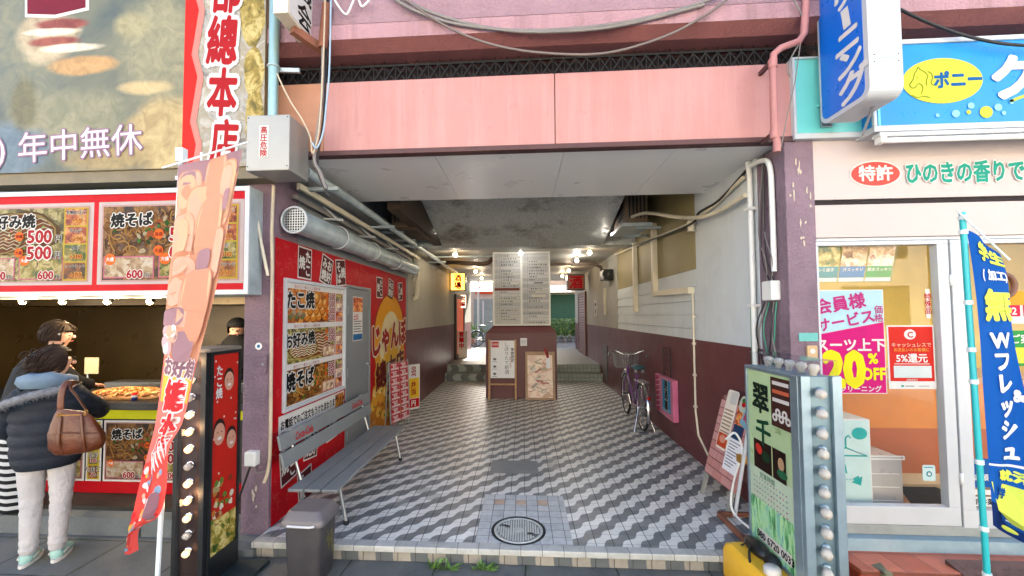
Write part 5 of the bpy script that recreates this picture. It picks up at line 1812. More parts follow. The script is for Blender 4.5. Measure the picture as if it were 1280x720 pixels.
m.tube([(bx-.09, by-.137, GZ+.395), (bx+.06, by-.139, GZ+.392), (bx+.09, by-.137, GZ+.397)], .008, mat('bag_film', '#B8BCC2', .3), 6)
m.build('lid', t)
m = MB()
fr = FR((bx+.1245, by, GZ+.22), (0, 1, 0))
random.seed(5)
q = [(-.05+.02*k, .05*math.sin(k*2.3)-.01*k+.04) for k in range(6)]
m.stroke(fr, q, .007, ink('#A89A3A'), .003)
m.stroke(fr, [(-.03, .1), (.0, .02), (.03, .09), (.04, -.08)], .007, ink('#A89A3A'), .003)
m.build('scribble', t)

# ------------------------------------------------------------------ wire rack and small price sign beyond the bench
t = thing('leaflet_rack', 'tall wire rack of red and white leaflets at the far end of the bench', 'rack', (-1.82, 5.9, 0))
fk = FR((-1.862, 5.70, 0), (.33, 1, 0), (-.03, -.02, 1))
fk.n = fk.u.cross(fk.v).normalized()
m = MB()
for x in (0, .46):
    m.tube([fk.p(x, 0), fk.p(x, .98)], .010, 'iron', 8)
    m.tube([fk.p(x, 0, -.10), fk.p(x, .95, -.02)], .008, 'iron', 8)
for k in range(12): m.tube([fk.p(0, .08+.08*k, .002), fk.p(.46, .08+.08*k, .002)], .004, 'iron', 5)
for k in range(9): m.tube([fk.p(.03+.05*k, .05), fk.p(.03+.05*k, .98)], .003, 'iron', 5)
m.build('frame', t)
for xa, xb in ((.02, .22), (.24, .44)):
    m = MB()
    for k in range(8):
        z = .12+.105*k
        f = FR(fk.p(0, z, .008), fk.u, fk.v+fk.n*-.10)
        f.n = fk.n
        m.slab(f, xa, 0, xb, .10, 0, .006, ink('#C9404A'))
        m.rect(f, xa+.008, .008, xb-.008, .032, ink('#EAD0CC'), .0075)
        m.rect(f, xa+.02, .075, xb-.05, .088, ink('#EAD0CC'), .0075)
        m.text(f, '割引', (xa+xb)/2, .054, .045, WHT, .0075, .02)
    m.build('leaflets', t)
t = thing('price_placard', 'narrow yellow red and white placard reading 350 by the leaflet rack', 'placard', (-1.78, 6.6, 0))
f = FR((-1.875, 6.5, 0), (.75, 1, 0), (0, 0, 1))
m = MB()
m.slab(f, 0, .12, .26, .84, 0, .012, WHT)
m.rect(f, .015, .30, .245, .62, YEL, .014)
m.rect(f, .015, .15, .245, .29, RED, .014)
m.text(f, '350', .13, .73, .12, DRED, .015, .03, rot=PI/2, sx=.9)
m.text(f, '弁当', .13, .46, .11, DRED, .016, .03, vert=True)
m.text(f, '円', .13, .22, .10, WHT, .016, .03)
m.build('panel', t)
m = MB()
for x in (.03, .23): m.bar(f.p(x, 0, .005), f.p(x, .14, .005), .015, .015, 'iron')
m.bar(f.p(.13, .8, -.01), f.p(.13, 0, -.14), .015, .015, 'iron')
m.build('leg', t)

# ------------------------------------------------------------------ manhole
t = thing('manhole_cover', 'round pale iron manhole cover set in the square tile patch', 'manhole cover', (-.05, 3.16, .005))
m = MB()
c = Vector((-.05, 3.165, .005))
m.lathe(c, (0, 0, 1), [(.195, 0), (.205, .001), (.205, .005), (.190, .005), (.186, .001), (.001, .001)], 'iron_dark', 44)
m.build('ring', t)
m = MB()
mat('iron_pale', '#B4B8B6', .5, metal=.2, var=.12, vs=25)
m.lathe(c, (0, 0, 1), [(.184, 0), (.184, .006), (.162, .006), (.162, .003)], 'iron_pale', 44)
m.lathe(c, (0, 0, 1), [(.162, .003), (.001, .003)], mat('iron_mid', '#5E6262', .6, var=.2, vs=20), 44)
for i in range(-9, 10):
    for j in range(-9, 10):
        x, y = i*.0185, j*.0185
        r_ = math.hypot(x, y)
        if r_ < .155 and r_ > .036 and not (abs(abs(x)-.105) < .035 and abs(y+x*.55) < .022):
            m.box(c.x+x-.0068, c.x+x+.0068, c.y+y-.0068, c.y+y+.0068, .0075, .0115, 'iron_pale')
m.lathe(c, (0, 0, 1), [(.034, .003), (.034, .007), (.026, .007), (.022, .004), (.012, .007), (.001, .007)], 'iron_pale', 24)
m.build('plate', t)
m = MB()
for sx in (-1, 1):
    m.ell(FR((c.x+sx*.095, c.y-sx*.055, .0085), (1, .2, 0), (-.2, 1, 0)), 0, 0, .022, .009, 'kitchen_dark', .004, 14)
m.build('lifting_slot', t)

# ------------------------------------------------------------------ directory board and easels on the central pillar
t = thing('directory_board', 'tall white directory board of tenants on the central pillar', 'directory', (-.03, 8.23, 1.43))
m = MB()
m.box(-.605, .545, 8.205, 8.24, 1.425, 2.905, 'white_plastic')
m.build('panel', t)
fr = FRONT(8.2035)
m = MB()
GR, LG, MG = ink('#8A8C90'), ink('#BDBFC2'), ink('#D5D6D8')
random.seed(11)
for cx0, cx1 in ((-.57, -.05), (-.01, .515)):
    m.rect(fr, cx0, 1.45, cx1, 2.87, ink('#DADBDD'), .001)
    for k in range(23):
        z = 1.46+.0608*k
        m.rect(fr, cx0, z, cx1, z+.052, random.choice([MG, ink('#E4E4E4'), ink('#CACCCF'), ink('#DEDDD8')]), .002)
        m.rect(fr, cx0, z+.052, cx1, z+.0608, LG, .002)
        m.rect(fr, cx0+.10, z, cx0+.106, z+.052, GR, .003)
        m.text(fr, str(random.randint(101, 409)), cx0+.05, z+.026, .032, GR, .003, .01)
        if random.random() < .62:
            x = cx0+.13
            for _ in range(random.randint(3, 8)):
                s = random.uniform(.018, .034)
                m.rect(fr, x, z+.014, x+s, z+.038, random.choice([GR, GR, ink('#55575C'), ink('#9A9CA0')]), .003)
                x += s+random.uniform(.008, .03)
                if x > cx1-.05: break
m.rect(fr, -.57, 2.128, -.07, 2.175, ink('#8A4A3A'), .005)
m.rect(fr, -.25, 2.25, -.09, 2.30, WHT, .005)
m.rect(fr, .17, 1.99, .46, 2.035, ink('#F0E9DA'), .005)
m.text(fr, 'gargueion', .30, 2.275, .055, ink('#5A5C60'), .005, .02) if False else m.rect(fr, .22, 2.262, .40, 2.285, ink('#6A6C70'), .005)
m.build('name_strips', t)

t = thing('poster_easel', 'wooden legged easel with a white handwritten sake poster by the pillar', 'easel', (-.39, 8.0, 0))
f = FR((-.40, 7.93, 0), (1, 0, 0), (0, .09, 1))
m = MB()
for x in (-.265, .245): m.bar(f.p(x, 0, 0), f.p(x, 1.16, 0), .035, .02, 'wood_pale', (0, 1, 0))
m.bar(f.p(-.265, .30, -.005), f.p(.245, .30, -.005), .03, .015, 'wood_pale', (0, 1, 0))
m.build('frame', t)
m = MB()
m.slab(f, -.24, .42, .225, 1.14, .012, .018, mat('paper_white', '#DDDFE4', .6, var=.03))
m.text(f, 'しぼりたて新酒', .075, .80, .088, ink('#4A5560'), .02, .012, vert=True)
m.text(f, '季節限定', .185, .86, .07, ink('#3A3A44'), .02, .015, vert=True)
m.text(f, '蔵元直送', .145, .72, .05, ink('#C98A94'), .02, .01, vert=True)
m.rect(f, -.225, 1.01, -.08, 1.12, ink('#D6454E'), .02)
m.text(f, '日本酒', -.152, 1.065, .045, WHT, .022, .02)
for k, (x, z) in enumerate(((-.16, .78), (-.16, .64), (-.16, .50))):
    m.ell(f, x, z, .035, .025, ink('#9AA0A8'), .02, 14)
    m.ell(f, x, z, .018, .014, ink('#5A5A62'), .021, 12)
    m.rect(f, -.21, z-.055, -.11, z-.045, ink('#A0A6B0'), .02)
m.build('poster', t)
t = thing('framed_picture', 'wooden framed pale abstract painting leaning on the pillar base', 'picture', (.32, 7.95, 0))
f = FR((.315, 7.94, .005), (1, 0, 0), (0, .14, 1))
m = MB()
m.frame(f, -.285, 0, .285, .92, .045, mat('frame_wood', '#9A7A5C', .5, var=.2, vs=9), 0, .03)
m.slab(f, -.26, .03, .26, .89, -.005, .008, 'frame_wood')
m.build('frame', t, bevel=.003)
m = MB()
m.rect(f, -.24, .045, .24, .85, 'print_salmon', .012)
random.seed(9)
for k in range(22):
    x, z = random.uniform(-.15, .15), random.uniform(.12, .76)
    a = random.uniform(-.5, 1.0)
    pts = [(x+.035*q*math.cos(a), z+.035*q*math.sin(a)+.012*math.sin(q*2)) for q in range(-2, 3)]
    pts = [(max(-.235, min(.235, p[0])), p[1]) for p in pts]
    m.stroke(f, pts, random.uniform(.015, .045), ink(random.choice(['#C98A84', '#EAD9CC', '#F0E8DE', '#D9A89A', '#B9B0A0', '#C9C2A4'])), .0125+.0003*k)
m.build('canvas', t)
m = MB()
m.slab(f, .12, .60, .20, .80, .02, .023, 'paper_white')
m.bar(f.p(.16, .80, .025), f.p(.10, .98, .03), .05, .01, ink('#A8383A'), (0, 1, 0))
m.bar(f.p(.15, .82, .025), f.p(.15, .92, .03), .03, .01, ink('#5A2A2A'), (0, 1, 0))
tag(m.build('hanging_tag'), 'white tag on a red ribbon hung over the picture frame', 'tag')
m = MB()
m.slab(FRONT(8.098), -.06, 1.03, .07, 1.18, 0, .004, 'paper_white')
for k in range(4): m.rect(FRONT(8.094), -.045, 1.06+.025*k, .055, 1.068+.025*k, GR, .001)
tag(m.build('small_notice'), 'small white notice stuck on the maroon pillar right of the easel', 'notice')
# ------------------------------------------------------------------ bicycle
def ring_pts(c, r, n, ax='x'):
    return [Vector((c[0], c[1]+r*math.cos(2*PI*k/n), c[2]+r*math.sin(2*PI*k/n))) for k in range(n)]
def bicycle(label, loc, rz, col, detail=True, group=None, lean=0.0, steer=0.0):
    """origin on the ground under the rear axle, front towards +Y"""
    t = thing('bicycle', label, 'bicycle', (0, 0, 0), group)
    r = .33
    WB = 1.05
    fm = mat('bike_'+col, col, .3, var=.06, coat=.4)
    for y in (0, WB):
        m = MB()
        m.tube(ring_pts((0, y, r), r-.018, 36), .018, 'rubber', 8, closed=True)
        wh = m.build('wheel', t)
        m = MB()
        m.tube(ring_pts((0, y, r), r-.042, 36), .011, 'chrome', 6, closed=True)
        for k in range(24 if detail else 12):
            a = 2*PI*k/(24 if detail else 12)
            m.tube([(.02*(1 if k % 2 else -1), y+.02*math.cos(a+.6), r+.02*math.sin(a+.6)), (0, y+(r-.045)*math.cos(a), r+(r-.045)*math.sin(a))], .0016, 'chrome', 4, caps=False)
        m.tube([(-.04, y, r), (.04, y, r)], .017, 'chrome', 10)
        m.build('rim', wh)
    m = MB()
    bb, seat_t, head_t, head_b = Vector((0, .44, .28)), Vector((0, .27, .76)), Vector((0, .86, .80)), Vector((0, .92, .62))
    m.tube([bb, seat_t], .017, fm, 10)
    m.tube(smooth_pts([head_b, Vector((0, .68, .42)), bb+Vector((0, .03, .04))], 5), .020, fm, 10)
    m.tube(smooth_pts([head_b+Vector((0, -.02, .06)), Vector((0, .66, .5)), Vector((0, .40, .40))], 5), .014, fm, 10)
    m.tube([head_b, head_t], .022, fm, 10)
    for sx in (-.05, .05):
        m.tube([bb+Vector((sx*.5, 0, 0)), (sx, 0, r)], .010, fm, 8)
        m.tube([(sx*.4, .30, .66), (sx, 0, r)], .009, fm, 8)
        m.tube([head_b+Vector((sx*.6, 0, 0)), Vector((sx, .97, .45)), (sx, WB, r)], .011, fm, 8)
    m.build('frame', t)
    for y, a0, a1 in ((0, 20, 200), (WB, 30, 160)):
        pts = [Vector((0, y-(r+.02)*math.cos(R(a)), r+(r+.02)*math.sin(R(a)))) for a in range(a0-45 if y == 0 else a0, a1-20, 9)]
        MB().tube(pts, .026, 'chrome', 8, flat=.45).build('mudguard', t)
    m = MB()
    m.lathe((0, -.345, .52), (0, -1, .1), [(.001, 0), (.026, 0), (.026, .018), (.001, .022)], ink('#A8201E'), 12)
    m.build('reflector', t)
    m = MB()
    m.tube([head_t, (0, .83, .98)], .012, 'chrome', 8)
    ca, sa = math.cos(steer), math.sin(steer)
    def hb(x, y, z): return Vector((x*ca-y*sa, .83+x*sa+y*ca, z))
    pts = [hb(-.29, -.22, .985), hb(-.29, -.06, 1.02), hb(-.22, .06, 1.04), hb(-.08, .06, .985), hb(0, .03, .98), hb(.08, .06, .985), hb(.22, .06, 1.04), hb(.29, -.06, 1.02), hb(.29, -.22, .985)]
    m.tube(smooth_pts(pts, 5), .011, 'chrome', 8)
    h = m.build('handlebar', t)
    for a, b in ((pts[0], pts[1]), (pts[-1], pts[-2])):
        MB().tube([a, a+(b-a)*.65], .017, 'black_plastic', 8).build('grip', h)
    if detail:
        m = MB()
        for sx in (-1, 1): m.tube([hb(sx*.27, .0, 1.03), hb(sx*.27, -.09, .96)], .006, 'chrome', 6)
        m.tube(smooth_pts([hb(.2, .06, 1.02), hb(.1, .22, 1.0), hb(.02, .1, .8)], 5), .004, 'black_cable', 5)
        m.build('brake_lever', t)
    m = MB()
    for k in range(6):                                                # basket
        z = .76+.045*k
        e = .14+.006*k
        m.tube([Vector((-e-.02, .93, z)), Vector((e+.02, .93, z)), Vector((e+.02, 1.17+.01*k, z)), Vector((-e-.02, 1.17+.01*k, z))], .0035, 'iron', 5, closed=True)
    for k in range(8):
        x = -.15+.043*k
        m.tube([(x, .93, .76), (x*1.15, .93, .99)], .0028, 'iron', 4)
        m.tube([(x, 1.17, .76), (x*1.15, 1.22, .99)], .0028, 'iron', 4)
    for k in range(6):
        for sx in (-1, 1): m.tube([(sx*.16, .94+.045*k, .76), (sx*.19, .94+.054*k, .99)], .0028, 'iron', 4)
    for k in range(7): m.tube([(-.15+.05*k, .93, .76), (-.15+.05*k, 1.17, .76)], .0028, 'iron', 4)
    m.build('basket', t)
    m = MB()
    m.ball((0, .20, .86), 1, mat('saddle_teal', '#1E4A52', .45), 16, (.10, .13, .035))
    m.ball((0, .32, .865), 1, 'saddle_teal', 12, (.04, .10, .025))
    m.tube([seat_t, (0, .22, .84)], .012, 'chrome', 8)
    for sx in (-.05, .05): m.lathe((sx, .14, .83), (0, 0, -1), [(.02, 0), (.02, .04), (.001, .04)], 'iron', 8)
    m.build('saddle', t)
    m = MB()
    m.tube([Vector((-.055, .22, .68)), Vector((-.055, -.22, .695)), Vector((.055, -.22, .695)), Vector((.055, .22, .68))], .006, 'chrome', 6)
    for k in range(4): m.tube([(-.055, -.15+.1*k, .69), (.055, -.15+.1*k, .69)], .004, 'chrome', 5)
    for sx in (-.06, .06): m.tube([(sx, -.16, .69), (sx, 0, r)], .005, 'chrome', 6)
    m.build('rear_rack', t)
    m = MB()
    m.tube([Vector((.055, .44+.07*math.cos(a), .28+.07*math.sin(a))) for a in [PI*.5+PI*k/8 for k in range(9)][::-1]][:0] or [Vector((.05, -.03, .37)), Vector((.05, .44, .355)), Vector((.05, .51, .28)), Vector((.05, .44, .205)), Vector((.05, -.03, .29))], .022, mat('case_black', '#26262A', .4), 8)
    m.build('chain_case', t)
    for sx, dz in ((1, -.16), (-1, .16)):
        m = MB()
        m.tube([(sx*.06, .44, .28), (sx*.085, .44+dz*.3, .28+dz)], .009, 'chrome', 6)
        m.box(sx*.085, sx*.165, .44+dz*.3-.035, .44+dz*.3+.035, .28+dz-.012, .28+dz+.012, 'black_plastic')
        m.build('pedal', t)
    m = MB()
    for sx in (-1, 1):
        m.tube([(sx*.05, 0, r), (sx*.14, -.10, .006)], .008, 'chrome', 6)
    m.tube([(-.14, -.10, .008), (.14, -.10, .008)], .007, 'chrome', 6)
    m.build('stand', t)
    m = MB()
    m.lathe((0, .99, .70), (0, 1, 0), [(.001, 0), (.03, .01), (.034, .06), (.001, .065)], 'chrome', 12)
    m.build('headlight', t)
    t.location = loc
    t.rotation_euler = (0, lean, rz)
    return t
bicycle('purple city bicycle with front basket parked by the maroon right wall', (1.66, 5.93, 0), R(-2), '#6A3A78', steer=R(-14))

# pink box sign on the wall
t = thing('wall_box_sign', 'pink box sign with blue panel fixed low on the maroon wall', 'sign', (RX-.1, 5.65, .3))
m = MB()
f = RIGHTW(RX-.006)
m.hexa([(RX-.007, 5.28, .28), (RX-.007, 6.02, .30), (RX-.007, 6.02, .80), (RX-.007, 5.28, .80)], [(RX-.075, 5.28, .28), (RX-.075, 5.95, .30), (RX-.075, 5.95, .80), (RX-.075, 5.28, .80)], mat('box_pink', '#C46A8A', .4, var=.12))
m.build('casing', t, bevel=.006)
fr = RIGHTW(RX-.076)
m = MB()
m.rect(fr, -5.93, .31, -5.30, .79, ink('#D98AA4'), .001)
m.rect(fr, -5.93, .31, -5.78, .79, ink('#B84A68'), .002)
for k in range(6): m.stroke(fr, [(-5.92, .36+.07*k), (-5.74, .40+.07*k)], .012, ink('#E8B9C8'), .003)
m.rect(fr, -5.66, .36, -5.36, .77, ink('#2E93C4'), .002)
m.text(fr, '居酒屋', -5.51, .58, .13, BLK, .003, .05, vert=True, outline=WHT, ow=.05)
m.rect(fr, -5.64, .37, -5.38, .40, ink('#7AC6E0'), .003)
m.build('print', t)
m = MB()
for y in (5.5, 5.75):
    m.tube([(RX-.02, y, .80), (RX-.02, y, 1.18)], .006, 'iron_dark', 6)
for z in (.9, 1.0, 1.1, 1.18): m.tube([(RX-.02, 5.5, z), (RX-.02, 5.75, z)], .005, 'iron_dark', 6)
tag(m.build('wall_bracket'), 'thin wire bracket on the maroon wall above the pink box sign', 'bracket')

# brick printed A-board
t = thing('sandwich_board', 'pink brick pattern sandwich board with taped leaflets by the right wall', 'sandwich board', (1.65, 3.75, 0))
A, Bp = Vector((1.597, 3.93, 0)), Vector((1.615, 3.45, 0))
u = (Bp-A).normalized()
n_ = u.cross(Vector((0, 0, 1)))
ln = (Bp-A).length
f = FR(A, u, Vector((0, 0, 1))-n_*.27)
f.n = f.u.cross(f.v).normalized()
fb = FR(A-n_*.285, u, Vector((0, 0, 1))+n_*.02)
fb.n = -fb.u.cross(fb.v).normalized()
legm = mat('leg_grey', '#8A8A84', .6, var=.15)
for x in (.03, ln-.03):
    for g in (f, fb):
        m = MB()
        m.bar(g.p(x, 0, -.012), g.p(x, .25, -.012), .04, .02, legm, g.n)
        m.build('leg', t)
def bricks(mb, g, d):
    mb.slab(g, 0, .2, ln, .88, -.02, d, ink('#C98F8C'))
    for j in range(9):
        z = .205+.0755*j
        x = -.06 if j % 2 else 0
        while x < ln:
            a, b = max(.004, x+.004), min(ln-.004, x+.136)
            if b-a > .012: mb.slab(g, a, z, b, z+.066, d, d+.002, ink(random.choice(['#D9A09C', '#D3958F', '#DFA9A4'])))
            x += .14
random.seed(4)
m = MB()
bricks(m, f, .0)
for j in range(10): m.rect(f, .0, .198+.0755*j, ln, .2035+.0755*j, ink('#6A3A3C'), .001)
pa = m.build('front_board', t)
m = MB()
m.slab(fb, 0, .2, ln, .88, -.02, 0, ink('#B58480'))
m.build('back_board', t)
m = MB()
m.bar(f.p(ln/2, .5, -.02), fb.p(ln/2, .5, 0), .01, .02, 'iron')
m.build('stay', t)
m = MB()
m.prism(f, [(x+.09, y) for x, y in round_rect(0, .46, .17, .985, .03)], .003, .008, mat('card_cream', '#D9CFC0', .5, var=.05))
for k in range(7): m.rect(f, .105, .80-.032*k, .245, .812-.032*k, ink('#B08A6A'), .0095)
m.rect(f, .10, .48, .25, .60, ink('#D8502E'), .0095)
m.ell(f, .175, .55, .05, .035, ink('#F0A48A'), .0105, 14)
m.prism(f, [(x+.03, y) for x, y in round_rect(.115, .865, .225, .975, .02)], .0085, .0095, ink('#E4E0DA'))
tag(m.build('leaflet'), 'tall cream card with red photo taped left on the brick board', 'leaflet', 'leaflets taped on the brick board')
m = MB()
m.slab(f, .29, .58, .43, .86, .003, .006, 'print_redfood')
m.rect(f, .29, .58, .43, .72, ink('#2E4A70'), .007)
m.prism(f, [(x+.30, y) for x, y in round_rect(0, .83, .12, .97, .05)], .0065, .009, ink('#C9D2C0'))
m.ell(f, .36, .90, .03, .025, RED, .010, 12)
m.ell(f, .35, .93, .025, .02, ink('#3E7A3A'), .0102, 12)
tag(m.build('leaflet'), 'dark photo leaflet with a round top in the middle of the board', 'leaflet', 'leaflets taped on the brick board')
m = MB()
g = FR(f.p(.44, .72, .012), f.u*math.cos(.35)+f.v*-math.sin(.35), f.v*math.cos(.35)+f.u*math.sin(.35))
m.slab(g, -.08, 0, .10, .24, 0, .003, ink('#8FC4D8'))
m.text(g, '新装', .0, .16, .07, ink('#2E6FA0'), .005, .03)
m.text(g, '開店', .01, .08, .07, ink('#D8506A'), .005, .03)
tag(m.build('leaflet'), 'tilted pale blue leaflet at the top right of the brick board', 'leaflet', 'leaflets taped on the brick board')
m = MB()
m.slab(f, .27, .33, .47, .60, .010, .012, 'paper_white')
for k in range(9): m.rect(f, .29, .57-.025*k, .45-.03*(k % 3), .578-.025*k, ink('#7A7C82'), .0135)
tag(m.build('leaflet'), 'white typed sheet taped low on the brick board', 'leaflet', 'leaflets taped on the brick board')

# green light box
t = thing('light_box_sign', 'green light box sign reading 翠千 with bulbs along its steel edge', 'sign', (1.6, 2.6, .1))
GX0, GX1, GY0, GY1, GZ0, GZ1 = 1.515, 1.69, 2.33, 2.91, .02, 1.285
m = MB()
m.box(GX0, GX1, GY0+.03, GY1, GZ0, GZ1, 'alu')
m.build('casing', t, bevel=.005)
f = RIGHTW(GX0-.001)
m = MB()
m.frame(f, -GY1, GZ0+.11, -GY0-.03, GZ1, .022, 'alu', 0, .012)
m.slab(f, -GY0-.095, GZ0, -GY0-.03, GZ1, .0, .02, 'alu')
m.build('frame', t, bevel=.003)
x0, x1, z0, z1 = -GY1+.022, -GY0-.10, GZ0+.13, GZ1-.022
W_, H_ = x1-x0, z1-z0
def gp_(a, b): return (x0+a*W_, z0+b*H_)
m = MB()
m.rect(f, x0, z0, x1, z1, mat('sign_green', '#A3B98C', .3, var=.16, vs=2.5), .002)
m.rect(f, x0, z0, x1, z0+H_*.34, 'print_brush', .003)
m.rect(f, x0, z0+H_*.26, x1, z0+H_*.44, ink('#CFE2C6'), .0035)
m.text(f, '翠', *gp_(.32, .845), .20, ink('#16261C'), .006, .03, rot=-.03, sx=.95)
m.text(f, '千', *gp_(.36, .655), .175, ink('#1A4A34'), .006, .03, rot=-.03, sx=.95)
m.rect(f, *gp_(.56, .72), *gp_(.985, .985), ink('#4A2A24'), .004)
for k in range(3): m.rect(f, *gp_(.60, .945-.045*k), *gp_(.94, .965-.045*k), ink(['#E8E0DA', '#D86A4A', '#E8E0DA'][k]), .005)
for k in range(5):
    a = gp_(.64+.07*k, .77+.03*(k % 2))
    m.ell(f, a[0], a[1], .026, .024, ink('#E9E4DC'), .005+.0005*k, 16)
    m.ell(f, a[0], a[1], .010, .010, ink('#5A2A2A'), .0058+.0005*k, 10)
m.rect(f, *gp_(.12, .435), *gp_(.84, .60), ink('#2A1612'), .005)
m.rect(f, *gp_(.545, .435), *gp_(.565, .60), ink('#C9D9A0'), .0065)
a = gp_(.25, .55)
m.ell(f, a[0], a[1], .04, .03, ink('#D83A2E'), .006, 16, rot=-.5)
m.ell(f, a[0]+.07, a[1]-.03, .05, .035, ink('#1E3A22'), .006, 16)
m.ell(f, *gp_(.74, .53), .03, .04, ink('#C9A07A'), .006, 14)
m.ell(f, *gp_(.76, .48), .05, .025, ink('#2E6A4A'), .0065, 14)
m.text(f, '営業時間', *gp_(.42, .405), .04, ink('#3A7A6A'), .006, .012)
random.seed(8)
for k in range(5):
    for j in range(12):
        c_ = gp_(.10+.065*j, .375-.028*k)
        m.rect(f, c_[0], c_[1], c_[0]+random.uniform(.008, .018), c_[1]+.009, ink(random.choice(['#C98AA0', '#A87A9A', '#8A9AB0'])), .006)
m.text(f, '2階', *gp_(.70, .70), .04, ink('#8AA86A'), .006, .01)
m.rect(f, *gp_(.20, .035), *gp_(.90, .095), WHT, .006)
m.text(f, '080 6720 0033', *gp_(.55, .065), .062, BLK, .0075, .03, sx=.98)
m.build('printed_panel', t)
fr = FRONT(GY0+.03)
m = MB()
m.slab(fr, GX0-.018, GZ0, GX0+.03, GZ1+.005, 0, .03, 'alu')
m.slab(fr, GX1-.03, GZ0, GX1+.018, GZ1+.005, 0, .03, 'alu')
m.slab(fr, GX0+.03, GZ0, GX1-.03, GZ1, 0, .008, mat('alu_dark', '#6E848E', .4, metal=.6, var=.15, vs=5))
m.build('edge_channel', t, bevel=.003)
bulbm = mat('bulb_glass', '#CFC9C0', .25, var=.05)
_b = MATS['bulb_glass'].node_tree.nodes['Principled BSDF']
_b.inputs['Transmission Weight'].default_value = .35
_b.inputs['IOR'].default_value = 1.2
for k in range(12):
    z = GZ1-.075-.104*k
    m = MB()
    m.lathe((1.607, GY0+.022, z), (-.5+random.uniform(-.08, .08), -1, -.3+random.uniform(-.1, .1)), [(.014, 0), (.016, .015), (.025, .04), (.027, .055), (.022, .072), (.001, .08)], bulbm, 14)
    bu = m.build('bulb', t)
    MB().lathe((1.607, GY0+.022, z), (-.5, -1, -.3), [(.022, 0), (.022, .012), (.017, .016)], 'alu', 12).build('lamp_socket', bu)
for k in range(5):
    y = 2.40+.105*k
    MB().lathe((1.607, y, GZ1), (0, -.2, 1), [(.016, 0), (.018, .02), (.03, .045), (.024, .062), (.001, .068)], bulbm, 12).build('bulb', t)
m = MB()
for s_ in (-1, 1): m.box(1.607+s_*.085-.002, 1.607+s_*.085+.002, 2.33, 2.90, GZ1+.002, GZ1+.085, 'clear_plastic')
m.box(1.607-.083, 1.607+.083, 2.33, 2.90, GZ1+.085, GZ1+.089, 'clear_plastic')
m.build('bulb_cover', t)
m = MB()
for y in (2.45, 2.85):
    for x in (1.54, 1.68): m.box(x-.015, x+.015, y-.015, y+.015, GZ, GZ0, 'alu')
m.build('foot', t)

# yellow ballast tanks, plug and cord
def tank(x, y, w_, d_, rz, label):
    t = thing('ballast_tank', label, 'weight', (0, 0, 0), 'yellow water weights under the green sign')
    m = MB()
    loft(m, [ring(0, 0, 0, w_/2-.02, d_/2-.02, .04), ring(0, 0, .015, w_/2, d_/2, .045), ring(0, 0, .12, w_/2, d_/2, .045), ring(0, 0, .14, w_/2-.01, d_/2-.01, .045), ring(0, 0, .15, w_/2-.04, d_/2-.04, .04)], mat('tank_yellow', '#E2AE2E', .45, var=.07, vs=4, grime=.15, streakcol=(.25, .17, .05)))
    m.build('body', t)
    m = MB()
    m.lathe((-w_/2+.10, -d_/2+.11, .148), (0, 0, 1), [(.045, 0), (.045, .02), (.038, .026), (.001, .026)], WHT, 20)
    m.build('cap', t)
    t.location = (x, y, GZ)
    t.rotation_euler = (0, 0, rz)
    t.scale = (1, 1, 1.6)
tank(1.55, 2.66, .47, .48, R(4), 'yellow water weight with white cap under the far end of the green sign')
tank(1.68, 2.31, .40, .30, R(-3), 'second yellow water weight under the near edge of the green sign')
m = MB()
m.ball((1.46, 2.74, .155), 1, 'black_plastic', 16, (.05, .12, .045))
m.ball((1.48, 2.62, .145), 1, 'black_plastic', 14, (.045, .07, .04))
m.tube(smooth_pts([(1.42, 2.74, .17), (1.37, 2.66, .15), (1.335, 2.56, .05), (1.325, 2.5, -.1)], 5), .007, 'black_cable')
m.tube(smooth_pts([(1.43, 2.78, .18), (1.40, 2.81, .13), (1.37, 2.82, .12)], 5), .005, 'black_cable')
tag(m.build('plug_adaptor'), 'black power adaptor and cord on the yellow weight', 'adaptor')
t = thing('sign_stand', 'rusty steel stand with white cord behind the green sign', 'stand', (1.6, 3.2, 0))
m = MB()
m.bar((1.55, 2.95, .03), (1.55, 3.45, .03), .03, .03, 'rusty')
m.bar((1.82, 2.95, .03), (1.82, 3.45, .03), .03, .03, 'rusty')
m.bar((1.55, 3.45, .03), (1.82, 3.45, .03), .03, .03, 'rusty')
m.bar((1.55, 3.1, .03), (1.82, 3.1, .03), .03, .03, 'rusty')
m.build('base', t)
m = MB()
m.tube([(1.65, 3.40, .04), (1.72, 3.30, .75)], .014, 'white_metal', 8)
m.tube([(1.79, 3.40, .04), (1.76, 3.30, .75)], .012, 'white_metal', 8)
m.tube(smooth_pts([(1.62, 3.45, .62), (1.68, 3.42, .68), (1.72, 3.4, .55), (1.66, 3.42, .3), (1.62, 3.38, .1), (1.68, 3.2, .03), (1.75, 3.1, .02)], 6), .009, 'white_plastic', 6)
m.build('upright', t)
m = MB()
m.box(1.68, 1.76, 3.34, 3.42, .46, .52, mat('brass', '#B98A3A', .35, metal=.6))
m.build('clamp', t, bevel=.006)
